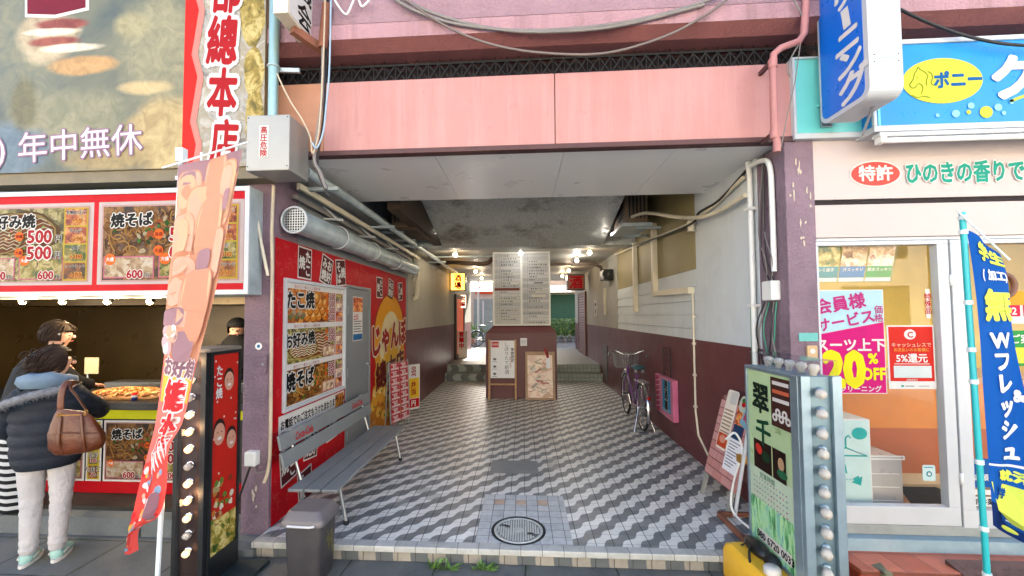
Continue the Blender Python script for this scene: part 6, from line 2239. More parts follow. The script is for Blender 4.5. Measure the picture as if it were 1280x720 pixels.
# broken concrete lumps by the red step
for i, (x, y, z, s, rz, lb) in enumerate(((2.30, 2.86, GZ, (.15, .13, .10), .35, 'mossy concrete block leaning against the red tiled step'), (2.24, 2.66, GZ, (.14, .12, .07), -.2, 'lower concrete block lying in front of the mossy one'))):
    m = MB()
    random.seed(30+i)
    vs = [Vector((sx*s[0]/2*random.uniform(.85, 1.1), sy*s[1]/2*random.uniform(.85, 1.1), (0 if sz < 0 else s[2]*random.uniform(.85, 1.2)))) for sz in (-1, 1) for sy in (-1, 1) for sx in (-1, 1)]
    vs = [Vector((x+v.x*math.cos(rz)-v.y*math.sin(rz), y+v.x*math.sin(rz)+v.y*math.cos(rz), z+v.z)) for v in vs]
    m.add(vs, [(0, 2, 3, 1), (4, 5, 7, 6), (0, 1, 5, 4), (2, 6, 7, 3), (0, 4, 6, 2), (1, 3, 7, 5)], mat('mossy', '#6A6A54', .9, var=.25, vs=8, bump=.8, bs=40, grime=.3, streakcol=(.06, .08, .03)))
    tag(m.build('concrete_block', bevel=.008), lb, 'block', 'loose concrete blocks')
# ------------------------------------------------------------------ light box at the left
t = thing('light_box_sign', 'black light box sign with glowing bulbs and a red printed side', 'sign', (-2.14, 2.68, GZ))
BX0, BX1, BY0, BY1, BZ0, BZ1 = -2.24, -2.03, 2.55, 2.83, GZ+.03, 1.40
m = MB()
m.box(BX0, BX1, BY0, BY1, BZ0, BZ1, 'black_metal')
m.box(BX0-.008, BX1+.008, BY0-.008, BY1+.008, BZ1, BZ1+.025, mat('cap_tan', '#6A6258', .6, var=.15))
m.build('casing', t, bevel=.004)
fr = FRONT(BY0-.001)
m = MB()
m.slab(fr, BX0, BZ0, BX0+.03, BZ1, 0, .03, 'black_metal')
m.slab(fr, BX1-.035, BZ0, BX1, BZ1, 0, .03, 'black_metal')
m.slab(fr, BX0+.03, BZ0, BX1-.035, BZ1, 0, .004, mat('channel_brown', '#3A2A26', .35, metal=.5, var=.15))
m.build('edge_channel', t, bevel=.003)
lit('box_glow', (1, .55, .25), .42)
for k in range(12):
    z = 1.335-.108*k
    x = -2.14
    on = k not in (2, 6, 10)
    m = MB()
    m.lathe((x, BY0-.005, z), (.2, -1, -.2), [(.010, 0), (.012, .012), (.022, .030), (.021, .044), (.001, .05)], 'box_glow' if on else bulbm, 12)
    bu = m.build('bulb', t)
    m = MB()
    m.lathe((x, BY0-.004, z), (.2, -1, -.2), [(.024, .0), (.024, .012), (.014, .012)], 'chrome', 12)
    m.build('lamp_socket', bu)
    if on and k % 2 == 0:
        ld = bpy.data.lights.new('bulb_light', 'POINT')
        ld.energy = .3
        ld.color = (1, .6, .3)
        ld.shadow_soft_size = .03
        lo = bpy.data.objects.new('bulb_light', ld)
        COL.objects.link(lo)
        lo.parent = t
        lo.location = Vector((x, BY0-.10, z))-t.location
m = MB()
pts = [Vector((-2.205+.13*k/8, BY0-.03-.055*math.sin(PI*k/8), 0)) for k in range(9)]
for a, b in zip(pts, pts[1:]):
    m.add([Vector((a.x, a.y, BZ0+.02)), Vector((b.x, b.y, BZ0+.02)), Vector((b.x, b.y, BZ1-.01)), Vector((a.x, a.y, BZ1-.01))], [(0, 1, 2, 3)], 'clear_plastic', True)
m.build('bulb_cover', t)
f = LEFTW(BX1+.001)
m = MB()
m.frame(f, BY0, BZ0, BY1, BZ1, .02, 'black_metal', 0, .012)
m.slab(f, BY0+.02, BZ0+.02, BY1-.02, BZ0+.16, 0, .01, 'black_metal')
m.build('frame', t)
m = MB()
y0, y1, z0, z1 = BY0+.02, BY1-.02, BZ0+.16, BZ1-.02
W_, H_ = y1-y0, z1-z0
def lp(a, b): return (y0+a*W_, z0+b*H_)
m.rect(f, y0, z0, y1, z1, ink('#C92A20'), .002)
m.rect(f, y0, z0, y1, z0+H_*.17, 'print_salad', .003)
random.seed(14)
for k in range(30):
    a = lp(random.uniform(.08, .92), random.uniform(.17, .36)-.0)
    m.ell(f, a[0], a[1], .018, .02, ink(random.choice(['#D9C9A4', '#B5A06A', '#8A3A24', '#E8DFC8', '#6A8A3A', '#C9803A'])), .003+.0001*k, 10, jig=.25)
for (a, b, s_) in ((.62, .86, 1.1), (.28, .60, 1.25), (.75, .55, 1.1)):       # printed smiling faces
    c_ = lp(a, b)
    m.ell(f, c_[0], c_[1]+.012*s_, .044*s_, .064*s_, ink('#3A2420'), .005, 20)
    m.ell(f, c_[0], c_[1]-.006*s_, .040*s_, .058*s_, ink('#D9A088'), .006, 20)
    for e in (-1, 1): m.ell(f, c_[0]+e*.015*s_, c_[1]+.004*s_, .006*s_, .003*s_, ink('#3A2420'), .007, 8)
    m.ell(f, c_[0], c_[1]-.028*s_, .016*s_, .009*s_, ink('#F0E4DC'), .007, 10)
m.text(f, 'たこ焼', *lp(.24, .86), .075, WHT, .006, .03, vert=True, sx=.8)
for k in range(16):
    a = lp(random.uniform(.05, .95), random.uniform(.36, .98))
    m.rect(f, a[0], a[1], a[0]+.012, a[1]+.012, ink('#EFD9CC'), .004)
m.build('printed_panel', t)
MB().box(-2.20, -1.80, 2.52, 2.86, GZ, GZ+.028, mat('base_dark', '#1F2C30', .5, var=.15)).build('base', t, bevel=.006)

# ------------------------------------------------------------------ banner flags
def cloth_mat(name, col, var=.06):
    k = NT(name)
    k.base(k.mix(k.noise(7, 4), c4(mul(hx(col), 1-var)), c4(mul(hx(col), 1+var))))
    k.b.inputs['Roughness'].default_value = .8
    k.b.inputs['Specular IOR Level'].default_value = .15
    tl = k.n('BsdfTranslucent')
    tl.inputs[0].default_value = c4(hx(col))
    mx = k.n('MixShader')
    mx.inputs[0].default_value = .28
    k.t.links.new(k.b.outputs[0], mx.inputs[1])
    k.t.links.new(tl.outputs[0], mx.inputs[2])
    k.t.links.new(mx.outputs[0], k.out.inputs[0])
    return name
def flag_surface(L, Rr, fold, ny=60):
    """smooth surface through measured edge points: S(s, t)"""
    Lc, Rc = smooth_pts(L, 12), smooth_pts(Rr, 12)
    n = len(Lc)-1
    def Sf(s, t_, d=0.0):
        t_ = max(0, min(1, t_))
        q = t_*n
        i = min(int(q), n-1)
        w_ = q-i
        a, b = Lc[i].lerp(Lc[i+1], w_), Rc[i].lerp(Rc[i+1], w_)
        p = a.lerp(b, s)
        off = fold(s, t_)
        return p+Vector((0, -1, 0))*(off+d)+Vector((.3, 0, 0))*d*0
    return Sf
def patch(mb, Sf, s0, s1, t0, t1, mm, d, ns=8, nt=16):
    vs = [Sf(s0+(s1-s0)*i/ns, t0+(t1-t0)*j/nt, d) for j in range(nt+1) for i in range(ns+1)]
    fs = [(j*(ns+1)+i, (j+1)*(ns+1)+i, (j+1)*(ns+1)+i+1, j*(ns+1)+i+1) for j in range(nt) for i in range(ns)]
    mb.add(vs, fs, mm, True)
def blob(mb, Sf, s, t_, rs, rt, mm, d, n=18, rot=0.0, sq=1.0):
    pts = []
    for k in range(n):
        a = 2*PI*k/n
        x, y = math.copysign(abs(math.cos(a))**sq, math.cos(a))*rs, math.copysign(abs(math.sin(a))**sq, math.sin(a))*rt
        pts.append((max(.015, min(.985, s+x*math.cos(rot)-y*math.sin(rot))), t_+x*math.sin(rot)*.25+y*math.cos(rot)))
    mb.add([Sf(a, b, d) for a, b in pts][::-1], [tuple(range(n))], mm)

t = thing('banner_flag', 'orange and red food banner flag on a white pole, blown to one side', 'banner flag', (-2.12, 2.3, GZ))
pb, pt = at(197, 720, Y=2.32), at(227, 192, Y=2.3)
dr = (pb-pt).normalized()
m = MB()
m.tube([pt+Vector((0, 0, .02)), pb, pb+dr*((pb.z-GZ-.01)/abs(dr.z))], .013, mat('pole_white', '#D4DCDE', .4, var=.04), 10)
m.build('pole', t)
m = MB()
a, b = at(203, 210, Y=2.27), at(309, 178, Y=2.27)
m.tube([a, b], .006, 'pole_white', 8)
m.box(pt.x-.022, pt.x+.022, 2.28, 2.32, pt.z-.05, pt.z+.03, 'pole_white')
m.build('arm', t)
Lp = [(223, 208), (219, 270), (214, 330), (209, 390), (204, 445), (194, 524), (182, 572), (173, 605), (167, 632), (160, 668), (157, 692)]
Rp = [(304, 188), (292, 250), (280, 318), (267, 380), (248, 452), (231, 524), (213, 560), (209, 610), (198, 645), (172, 662), (169, 690)]
YL = [2.28, 2.27, 2.26, 2.25, 2.23, 2.20, 2.18, 2.16, 2.15, 2.14, 2.13]
Ls = [at(*p, Y=y) for p, y in zip(Lp, YL)]
Rs = [at(*p, Y=y+.05) for p, y in zip(Rp, YL)]
Sf = flag_surface(Ls, Rs, lambda s, t_: .02*math.sin(s*4+t_*6)*t_+.012*math.sin(s*9-t_*5))
m = MB()
for c, h in (('f_peach', '#DDB09A'), ('f_orange', '#D39A80'), ('f_tan', '#DDB494'), ('f_purple', '#A5838C'), ('f_lilac', '#D2AFB6'), ('f_red', '#E2544E'), ('f_yellow', '#E6C254'), ('f_white', '#F0E8E8'), ('f_crimson', '#D83C40'), ('f_blue', '#8FB0CC'), ('f_coral', '#E67F78'), ('f_mauve', '#96707C')):
    cloth_mat(c, h)
patch(m, Sf, 0, 1, 0, .40, 'f_orange', 0, 10, 26)
patch(m, Sf, 0, 1, .40, .62, 'f_coral', 0, 10, 14)
patch(m, Sf, 0, 1, .62, 1, 'f_red', 0, 10, 24)
cl = m.build('cloth', t)
m = MB()
patch(m, Sf, .0, 1, 0, .05, 'f_purple', .002)
for k, (s, q, rs, rt, c, ro) in enumerate(((.20, .075, .20, .05, 'f_peach', 0), (.62, .05, .17, .05, 'f_peach', 0), (.86, .085, .13, .06, 'f_tan', 0), (.42, .105, .17, .045, 'f_tan', 0), (.18, .165, .22, .06, 'f_peach', 0),
                                     (.66, .145, .22, .06, 'f_tan', 0), (.80, .20, .2, .05, 'f_peach', 0), (.32, .235, .30, .05, 'f_orange', .1), (.22, .275, .26, .045, 'f_orange', 0), (.63, .30, .30, .07, 'f_peach', 0), (.64, .275, .27, .05, 'f_tan', 0))):
    d_ = .003+.0022*k
    blob(m, Sf, s, q, rs*1.06, rt*1.07, 'f_orange', d_, 22, ro, .6)
    blob(m, Sf, s, q, rs, rt, c, d_+.0005, 22, ro, .6)
    blob(m, Sf, s-.02, q-rt*.25, rs*.72, rt*.6, {'f_peach': 'f_tan', 'f_tan': 'f_peach', 'f_orange': 'f_peach'}[c], d_+.001, 16, ro, .7)
for k, (s, q, rs, rt) in enumerate(((.66, .205, .13, .022), (.22, .315, .26, .02), (.58, .375, .22, .03), (.95, .1, .05, .02))):
    blob(m, Sf, s, q, rs, rt, 'f_purple', .030+.0004*k, 12, 0, .6)
for k in range(9): blob(m, Sf, .1+.05*k % .3, .345+.012*(k % 4), .09, .014, ['f_lilac', 'f_white', 'f_peach'][k % 3], .030+.0003*k, 8)
wp = lambda x, y, d: Sf(x, y, d)
def ftext(txt, s, q, ws, ht, mm, out, d, vert=False, rot=0):
    """text laid in cloth coordinates: s across, q down"""
    n = len(txt)
    for i, ch in enumerate(txt):
        for mat_, bb, dd in ([(out, .12, d)] if out else [])+[(mm, .05, d+.002)]:
            vs, fs = glyphs(ch, 0.0)
            cs = s+(0 if vert else (i-(n-1)/2)*ws)
            cq = q+((i-(n-1)/2)*ht*1.05 if vert else 0)
            for ci, (bx, by) in enumerate(weight(bb)): m.add([Sf(cs+(x+bx-.5)*ws, cq-(y+by-.37)*ht, dd+ci*.00006) for x, y in vs], fs, mat_)
patch(m, Sf, .05, .95, .405, .47, 'f_yellow', .004, 6, 6)
ftext('お好焼', .5, .415, .30, .032, 'f_mauve', 'f_white', .006)
ftext('總本店', .5, .515, .62, .052, 'f_crimson', 'f_white', .008, vert=True, rot=.2)
for k in range(6): blob(m, Sf, .8-.09*k, .585+.008*k, .25, .006, 'f_white', .014+.0003*k, 10, .6)
random.seed(21)
for k in range(60):
    s, q = random.uniform(.06, .9), random.uniform(.64, .97)
    blob(m, Sf, s, q, random.uniform(.03, .10), random.uniform(.006, .016), random.choice(['f_white', 'f_white', 'f_peach', 'f_blue', 'f_crimson', 'f_mauve', 'f_yellow']), .003+.0002*k, 8)
blob(m, Sf, .75, .76, .16, .05, 'f_mauve', .017, 12, 0, .6)
m.build('print', cl)
m = MB()
for q in (.03, .27):
    p = Sf(0, q)
    r_ = pt+dr*((p.z-pt.z)/dr.z)
    m.bar(p, r_, .03, .02, 'pole_white')
for s in (.35, .7):
    p = Sf(s, 0)
    m.bar(p, p+Vector((0, .0, .05)), .012, .006, 'pole_white')
m.build('loop', t)

t = thing('banner_flag', 'blue cleaning banner flag with yellow and white letters on a turquoise pole', 'banner flag', (2.6, 2.4, GZ))
pb, pt = at(1234, 720, Y=2.4), at(1203, 270, Y=2.4)
dr = (pb-pt).normalized()
m = MB()
m.tube([pt-dr*.02, pb, pb+dr*((pb.z-GZ-.01)/abs(dr.z))], .014, mat('pole_teal', '#1FA9AE', .4, var=.05), 10)
m.build('pole', t)
for py in (272, 290, 378, 437, 477, 577, 660, 718):
    m = MB()
    p = pt+dr*((at(1210, py, Y=2.4).z-pt.z)/dr.z)
    m.tube([p+dr*-.012, p+dr*.012], .019, 'pole_white', 10)
    m.build('clip', t)
m = MB()
m.tube([at(1196, 263, Y=2.38), at(1262, 325, Y=2.36)], .005, 'pole_white', 8)
m.build('arm', t)
Lp = [(1208, 287), (1213, 345), (1218, 410), (1223, 475), (1229, 545), (1233, 600), (1238, 655)]
Rp = [(1250, 318), (1263, 350), (1272, 410), (1284, 475), (1296, 545), (1304, 620), (1308, 694)]
Ls = [at(*p, Y=2.39) for p in Lp]
Rs = [at(*p, Y=2.39-.02*i) for i, p in enumerate(Rp)]
Sf = flag_surface(Ls, Rs, lambda s, t_: .03*math.sin(s*4.2+t_*3)*(.3+t_)+.01*math.sin(s*8+t_*7))
for c, h in (('b_blue', '#1155AA'), ('b_navy', '#122C66'), ('b_lime', '#DDEB62'), ('b_white', '#E8ECEC')): cloth_mat(c, h)
m = MB()
patch(m, Sf, 0, 1, 0, .76, 'b_blue', 0, 10, 40)
patch(m, Sf, 0, 1, .76, .90, 'b_blue', 0, 10, 10)
patch(m, Sf, 0, 1, .90, 1, 'b_navy', 0, 10, 8)
cl = m.build('cloth', t)
m = MB()
ftext('学生', .55, .075, .40, .070, 'b_lime', None, .004)
ftext('(加工)', .64, .155, .22, .042, 'b_white', None, .004)
ftext('無', .60, .26, .80, .105, 'b_lime', None, .004)
ftext('Wフレッシュ', .56, .545, .50, .066, 'b_white', None, .004, vert=True)
ftext('&', .93, .55, .3, .05, 'b_white', None, .004)
patch(m, Sf, 0, 1, .762, .770, 'b_white', .003, 8, 2)
ftext('就活', .62, .800, .40, .038, 'b_lime', None, .004)
vs = [Sf(s, q, .003) for s, q in ((.02, .832), (.5, .832), (1, .832), (1, .955), (.6, .952), (.2, .92))]
m.add(vs, [(0, 5, 4, 3, 2, 1)], 'b_lime')
ftext('学生服', .58, .862, .27, .036, 'b_blue', None, .006)
blob(m, Sf, .62, .917, .32, .043, 'b_blue', .006, 24)
ftext('スーツ', .62, .905, .19, .026, 'b_white', None, .008)
ftext('上下', .62, .933, .19, .024, 'b_white', None, .008)
blob(m, Sf, .5, .972, .14, .010, 'b_lime', .004, 16)
m.build('print', cl)

# ------------------------------------------------------------------ people
def skin_mesh(nodes, edges, levels=2):
    me = bpy.data.meshes.new('body')
    me.from_pydata([n[:3] for n in nodes], edges, [])
    o = bpy.data.objects.new('body', me)
    COL.objects.link(o)
    sk = o.modifiers.new('skin', 'SKIN')
    sk.use_smooth_shade = True
    sk.branch_smoothing = .3
    for i, nd in enumerate(nodes):
        d = me.skin_vertices[0].data[i]
        r_ = nd[3]
        d.radius = (r_, nd[4] if len(nd) > 4 else r_)
        d.use_root = (i == 0)
    ss = o.modifiers.new('sub', 'SUBSURF')
    ss.levels = ss.render_levels = levels
    dg = bpy.context.evaluated_depsgraph_get()
    ev = o.evaluated_get(dg)
    m2 = ev.to_mesh()
    vs = [v.co.copy() for v in m2.vertices]
    fs = [tuple(p.vertices) for p in m2.polygons]
    ev.to_mesh_clear()
    bpy.data.objects.remove(o)
    bpy.data.meshes.remove(me)
    return vs, fs
def hand_mesh(mb, wrist, direc, side, mm):
    """small relaxed hand: palm and five unequal bent fingers, along direc"""
    d = Vector(direc).normalized()
    up = Vector((0, 0, 1))
    x = d.cross(up).normalized()*side
    n_ = x.cross(d)*side
    w_ = Vector(wrist)
    nodes = [(*w_, .024, .017), (*(w_+d*.045), .030, .014), (*(w_+d*.085), .032, .012)]
    mb.add(*skin_mesh(nodes, [(0, 1), (1, 2)], 2), mm, True)
    for k, (off, ln_) in enumerate(((-.027, .055), (-.009, .066), (.009, .070), (.026, .062))):
        a = w_+d*.075+x*off
        mb.add(*skin_mesh([(*a, .008), (*(a+d*ln_*.45-up*.004), .0085), (*(a+d*ln_*.8-up*.016), .0078), (*(a+d*ln_*.95-up*.03), .006)], [(0, 1), (1, 2), (2, 3)], 1), mm, True)
    a = w_+d*.02+x*.024
    mb.add(*skin_mesh([(*a, .010), (*(a+d*.025+x*.020), .0095), (*(a+d*.052+x*.026-up*.006), .008)], [(0, 1), (1, 2)], 1), mm, True)
DK = mat('coat_dark', '#15171B', .75, var=.2, spec=.25)
SKIN = mat('skin', '#CFA08A', .5, var=.05, vs=6)
HAIR = mat('hair_dark', '#2A1C14', .72, var=.35, vs=60, spec=.25, bump=.5, bs=70)
def hair_cap(mb, c, r, squash, seed, face_dir, cut=.25, m_=HAIR, low=-.6, brow=.45):
    """hair shell: ellipsoid without the face side, plus loose strands"""
    n, h = 26, 16
    f = Vector(face_dir).normalized()
    V, ok, fs = [], [], []
    for i in range(h+1):
        p = PI*i/h
        for k in range(n):
            q = 2*PI*k/n
            d = Vector((math.sin(p)*math.cos(q), math.sin(p)*math.sin(q), math.cos(p)))
            jj = 1+.06*mnoise.noise(d*4+Vector((seed, 0, 0)))+.03*mnoise.noise(d*12)
            V.append(Vector(c)+Vector((d.x*squash[0], d.y*squash[1], d.z*squash[2]))*r*jj)
            fd = d.dot(f)
            ok.append(not (fd > cut and d.z < brow) and d.z > low)
    for i in range(h):
        for k in range(n):
            q = (i*n+k, (i+1)*n+k, (i+1)*n+(k+1) % n, i*n+(k+1) % n)
            if all(ok[z] for z in q): fs.append(q)
    mb.add(V, fs, m_, True)
def face_bits(parent, c, r, face_dir, mouth=True):
    f = Vector(face_dir).normalized()
    s = f.cross(Vector((0, 0, 1))).normalized()
    up = Vector((0, 0, 1))
    m = MB()
    for e in (-1, 1):
        p = Vector(c)+f*r*.93+s*e*r*.36+up*r*.02
        m.ball(p, r*.09, ink('#B8AEA8'), 8, (1, 1, .55))
        m.ball(p+f*r*.035, r*.07, ink('#20140F'), 8)
        m.tube([p+up*r*.24-s*r*.17, p+up*r*.29+f*r*.03, p+up*r*.24+s*r*.17], r*.035, HAIR, 5)
    if mouth: m.tube([Vector(c)+f*r*.93-up*r*.55-s*r*.2, Vector(c)+f*r*.98-up*r*.56, Vector(c)+f*r*.93-up*r*.55+s*r*.2], r*.05, ink('#A85A50'), 5)
    m.build('face_features', parent)
def head_nodes(c, r, f):
    """chain of extra nodes for skull, jaw and nose"""
    c, f = Vector(c), Vector(f).normalized()
    return [(*(c-Vector((0, 0, r*.55))+f*r*.12), r*.72), (*c, r*.98), (*(c+Vector((0, 0, r*.35))), r*.92)]

def person(label, group=None):
    return thing('person', label, 'person', (0, 0, 0), group)
# customer in the navy puffer jacket (local frame: faces +Y)
t = person('woman in navy puffer jacket and pale trousers reaching over the food counter')
hf = Vector((.75, .55, -.05)).normalized()
hc = Vector((0.02, .05, 1.475))
nodes = [(0, 0, .86, .13, .11), (0, 0, 1.02, .12, .10), (0, 0, 1.2, .14, .10), (0, .01, 1.33, .05)]
nodes += head_nodes(hc, .092, hf)
nodes += [(.16, 0, 1.25, .055), (.25, .18, 1.06, .04), (.14, .44, 1.0, .032), (.14, .52, 1.0, .022)]
nodes += [(-.16, 0, 1.25, .055), (-.26, .05, 1.0, .04), (-.20, .22, .90, .032), (-.18, .28, .90, .022)]
nodes += [(.085, 0, .80, .07), (.083, .01, .46, .042), (.08, -.01, .09, .032), (.08, .11, .035, .03)]
nodes += [(-.085, 0, .80, .07), (-.083, .015, .46, .042), (-.083, .0, .09, .032), (-.085, .12, .035, .03)]
E_ = [(0, 1), (1, 2), (2, 3), (3, 4), (4, 5), (5, 6), (2, 7), (7, 8), (8, 9), (9, 10), (2, 11), (11, 12), (12, 13), (13, 14), (0, 15), (15, 16), (16, 17), (17, 18), (0, 19), (19, 20), (20, 21), (21, 22)]
m = MB()
m.add(*skin_mesh(nodes, E_), SKIN, True)
hand_mesh(m, (.14, .50, 1.0), (-.1, 1, -.05), 1, SKIN)
hand_mesh(m, (-.18, .27, .90), (.2, 1, -.1), -1, SKIN)
m.ball(hc+hf*.098-Vector((0, 0, .015)), .016, SKIN, 8)
body = m.build('body', t)
face_bits(t, hc, .092, hf)
NAVY = mat('puffer_navy', '#141C28', .66, spec=.3, var=.2, vs=9, bump=.25, bs=60)
m = MB()
rings = []
random.seed(2)
prof = [(.70, .175, .140), (.78, .200, .155), (.95, .212, .165), (1.08, .215, .16), (1.18, .205, .15), (1.26, .175, .13), (1.32, .13, .11), (1.36, .10, .10)]
NZ, NA = 60, 36
for i in range(NZ+1):
    z = .70+.66*i/NZ
    for (za, xa, ya), (zb, xb, yb) in zip(prof, prof[1:]):
        if za <= z <= zb+1e-6:
            w_ = (z-za)/(zb-za)
            rx, ry = xa+(xb-xa)*w_, ya+(yb-ya)*w_
    puff = 1+.045*abs(math.sin((z-.70)*PI/.085))-.02
    rings.append([Vector((rx*puff*math.cos(2*PI*k/NA)*(1+.04*mnoise.noise(Vector((k*.4, z*9, 1)))), ry*puff*math.sin(2*PI*k/NA)*(1+.05*mnoise.noise(Vector((k*.5, z*8, 5)))), z-.02*abs(math.cos(2*PI*k/NA))*(z > 1.2))) for k in range(NA)])
loft(m, rings, NAVY)
def sleeve(pts, r0, r1):
    q = smooth_pts(pts, 12)
    n = len(q)
    m.tube(q, [(r0+(r1-r0)*i/(n-1))*(1+.07*abs(math.sin(i*.75))) for i in range(n)], NAVY, 16)
sleeve([(.11, -.0, 1.25), (.175, .03, 1.17), (.225, .19, 1.07), (.19, .34, 1.02), (.14, .47, 1.005)], .078, .054)
sleeve([(-.11, 0, 1.25), (-.185, .0, 1.17), (-.245, .05, 1.0), (-.22, .16, .92), (-.18, .25, .90)], .078, .054)
m.build('jacket', t)
m = MB()
loft(m, [[Vector((rx*math.cos(2*PI*k/28), y0+ry*math.sin(2*PI*k/28), z+dz*math.sin(2*PI*k/28)*-1+.012*mnoise.noise(Vector((k*.6, z*20, 2))))) for k in range(28)] for rx, ry, y0, z, dz in ((.15, .13, -.01, 1.29, .0), (.175, .15, -.03, 1.325, .02), (.165, .145, -.03, 1.365, .03), (.125, .11, -.01, 1.375, .03), (.10, .09, 0, 1.34, .02))], mat('hood_blue', '#5F7488', .75, var=.15, vs=14, bump=.2))
m.build('hood', t)
m = MB()
fur = mat('fur_grey', '#6A6C72', .9, var=.4, vs=50)
cpts = smooth_pts([(.13, -.17, 1.28), (.0, -.205, 1.255), (-.14, -.195, 1.21), (-.25, -.12, 1.16), (-.29, -.02, 1.15)], 10)
m.tube(cpts, [.030*(1+.25*mnoise.noise(Vector((i*.7, 0, 0)))) for i in range(len(cpts))], fur, 10)
for _ in range(500):
    c_ = random.choice(cpts)
    d = Vector((random.gauss(0, 1), random.gauss(0, 1), random.gauss(0, 1))).normalized()
    p = c_+d*.024
    q = p+d*.022+Vector((random.uniform(-.01, .01), random.uniform(-.01, .01), -.006))
    sd_ = d.orthogonal().normalized()*.0035
    m.add([p-sd_, p+sd_, q], [(0, 1, 2)], fur)
m.build('fur_trim', t)
m = MB()
PANT = mat('trouser_pale', '#B4B2B5', .85, var=.08, vs=8, bump=.9, bs=20)
pn = [(0, 0, .84, .11, .10), (.088, 0, .76, .098), (.085, .012, .47, .070), (.08, -.01, .14, .056), (.08, -.01, .06, .060), (-.088, 0, .76, .098), (-.085, .02, .47, .070), (-.085, .0, .14, .056), (-.085, .0, .06, .060)]
pv, pf = skin_mesh(pn, [(0, 1), (1, 2), (2, 3), (3, 4), (0, 5), (5, 6), (6, 7), (7, 8)], 4)
for v in pv:                                                            # folds at knee and ankle
    g = math.exp(-((v.z-.45)/.10)**2)*.7+math.exp(-((v.z-.12)/.09)**2)+.25
    q = mnoise.noise(Vector((v.x*9, v.y*9, v.z*34)))*.007*g
    c_ = Vector((.085 if v.x > 0 else -.085, 0, v.z))
    v += (v-c_).normalized()*q
m.add(pv, pf, PANT, True)
m.build('trousers', t)
SHOE = mat('shoe_mint', '#8FB5AE', .55, var=.08)
for sx, y in ((.085, 0), (-.09, .01)):
    m = MB()
    m.add(*skin_mesh([(sx, y-.06, .045, .042, .042), (sx, y+.03, .048, .046, .045), (sx*1.08, y+.12, .035, .042, .03), (sx*1.1, y+.165, .03, .03, .022)], [(0, 1), (1, 2), (2, 3)], 2), SHOE, True)
    sh = m.build('shoe', t)
    m = MB()
    loft(m, [[Vector((sx*(1+.05*(q/20))+.046*math.cos(2*PI*q/20), y+.052+.135*math.sin(2*PI*q/20), z)) for q in range(20)] for z in (.0, .022)], WHT)
    m.build('sole', sh)
    m = MB()
    s_ = 1 if sx > 0 else -1
    for e in (-1, 1): m.tube([(sx+e*.044, y-.03, .05), (sx+e*.050, y+.02, .06), (sx+e*.046, y+.05, .045)], .006, WHT, 5)
    m.build('stripe', sh)
m = MB()
hair_cap(m, hc+Vector((-.01, -.008, .012)), .108, (1, 1.05, 1.06), 1, hf, .45, low=-.75)
m.ball(hc+Vector((-.11, -.06, -.02)), .055, HAIR, 16, (1.1, 1, .95), .3, 4)
random.seed(6)
for _ in range(90):
    d = Vector((random.gauss(0, 1), random.gauss(-.3, 1), random.gauss(.2, .8))).normalized()
    if d.dot(hf) > .4: continue
    a = hc+Vector((-.01, -.008, .012))+Vector((d.x, d.y*1.05, d.z*1.06))*.108
    tg = (Vector((-.6, -.35, -.6))-d*(Vector((-.6, -.35, -.6)).dot(d))).normalized()
    m.tube(smooth_pts([a, a+tg*.035+d*.001, a+tg*.075-d*.016+Vector((random.uniform(-.012, .012), 0, random.uniform(-.015, .01)))], 3), [.0045]*6+[.001], HAIR, 4)
for _ in range(50):
    a = hc+Vector((random.uniform(-.12, .02), -.09+random.uniform(-.03, .03), random.uniform(-.07, .08)))
    m.tube(smooth_pts([a, a+Vector((-.03, -.02, random.uniform(-.01, .03))), a+Vector((-.055+random.uniform(-.02, .02), -.01, random.uniform(-.06, .01)))], 3), [.004]*6+[.001], HAIR, 4)
m.build('hair', t)
t.scale = (.93, .93, .965)
t.location = (-3.45, 2.80, GZ)
t.rotation_euler = (0, 0, R(30))

# bag on her shoulder
t = thing('shoulder_bag', 'brown leather shoulder bag hanging at the back of the navy jacket', 'bag', (0, 0, 0))
LEA = mat('leather', '#56290F', .38, var=.22, vs=8, bump=.3, bs=30)
LED = mat('leather_dark', '#54290F', .42, var=.2, vs=9)
m = MB()
rg = []
for z, w_, d_ in ((.0, .10, .03), (.015, .155, .06), (.07, .185, .085), (.16, .185, .08), (.25, .155, .055), (.31, .125, .032), (.345, .10, .016), (.355, .09, .010)):
    rg.append([Vector((w_*math.copysign(abs(math.cos(2*PI*k/40))**.75, math.cos(2*PI*k/40))*(1+.07*mnoise.noise(Vector((k*.5, z*14, 3))))+.12*(.2-z)*.5, d_*math.copysign(abs(math.sin(2*PI*k/40))**.8, math.sin(2*PI*k/40))*(1+.22*mnoise.noise(Vector((k*.45, z*16, 8)))), z-.03*math.cos(2*PI*k/40)*(1 if z > .1 else 0))) for k in range(40)])
loft(m, rg, LEA)
m.build('body', t)
m = MB()
for x in (-.075, .06):
    m.tube(smooth_pts([(x, -.035, .32), (x*1.1+.01, -.075, .22), (x*1.2+.015, -.095, .12), (x*1.1+.015, -.07, .03)], 4), .011, LED, 6, flat=.4)
m.tube(smooth_pts([(-.15, -.05, .19), (-.05, -.088, .20), (.05, -.09, .18), (.17, -.05, .15)], 4), .005, LED, 6)
m.tube([(-.09, -.03, .335), (.09, -.03, .31)], .004, 'brass', 6)
m.build('strap_trim', t)
for x in (-.085, .09): MB().lathe((x, -.03, .335), (0, 1, 0), [(.014, -.004), (.018, 0), (.014, .004), (.010, 0), (.014, -.004)], 'brass', 12).build('buckle', t)
m = MB()
pts = smooth_pts([(-.09, .0, .34), (-.085, .0, .45), (-.075, .03, .55), (-.06, .09, .59), (-.03, .17, .56)], 6)
m.tube(pts, .024, LEA, 8, flat=.28)
pts = smooth_pts([(.09, .0, .32), (.02, .02, .45), (-.04, .05, .54), (-.03, .12, .58)], 6)
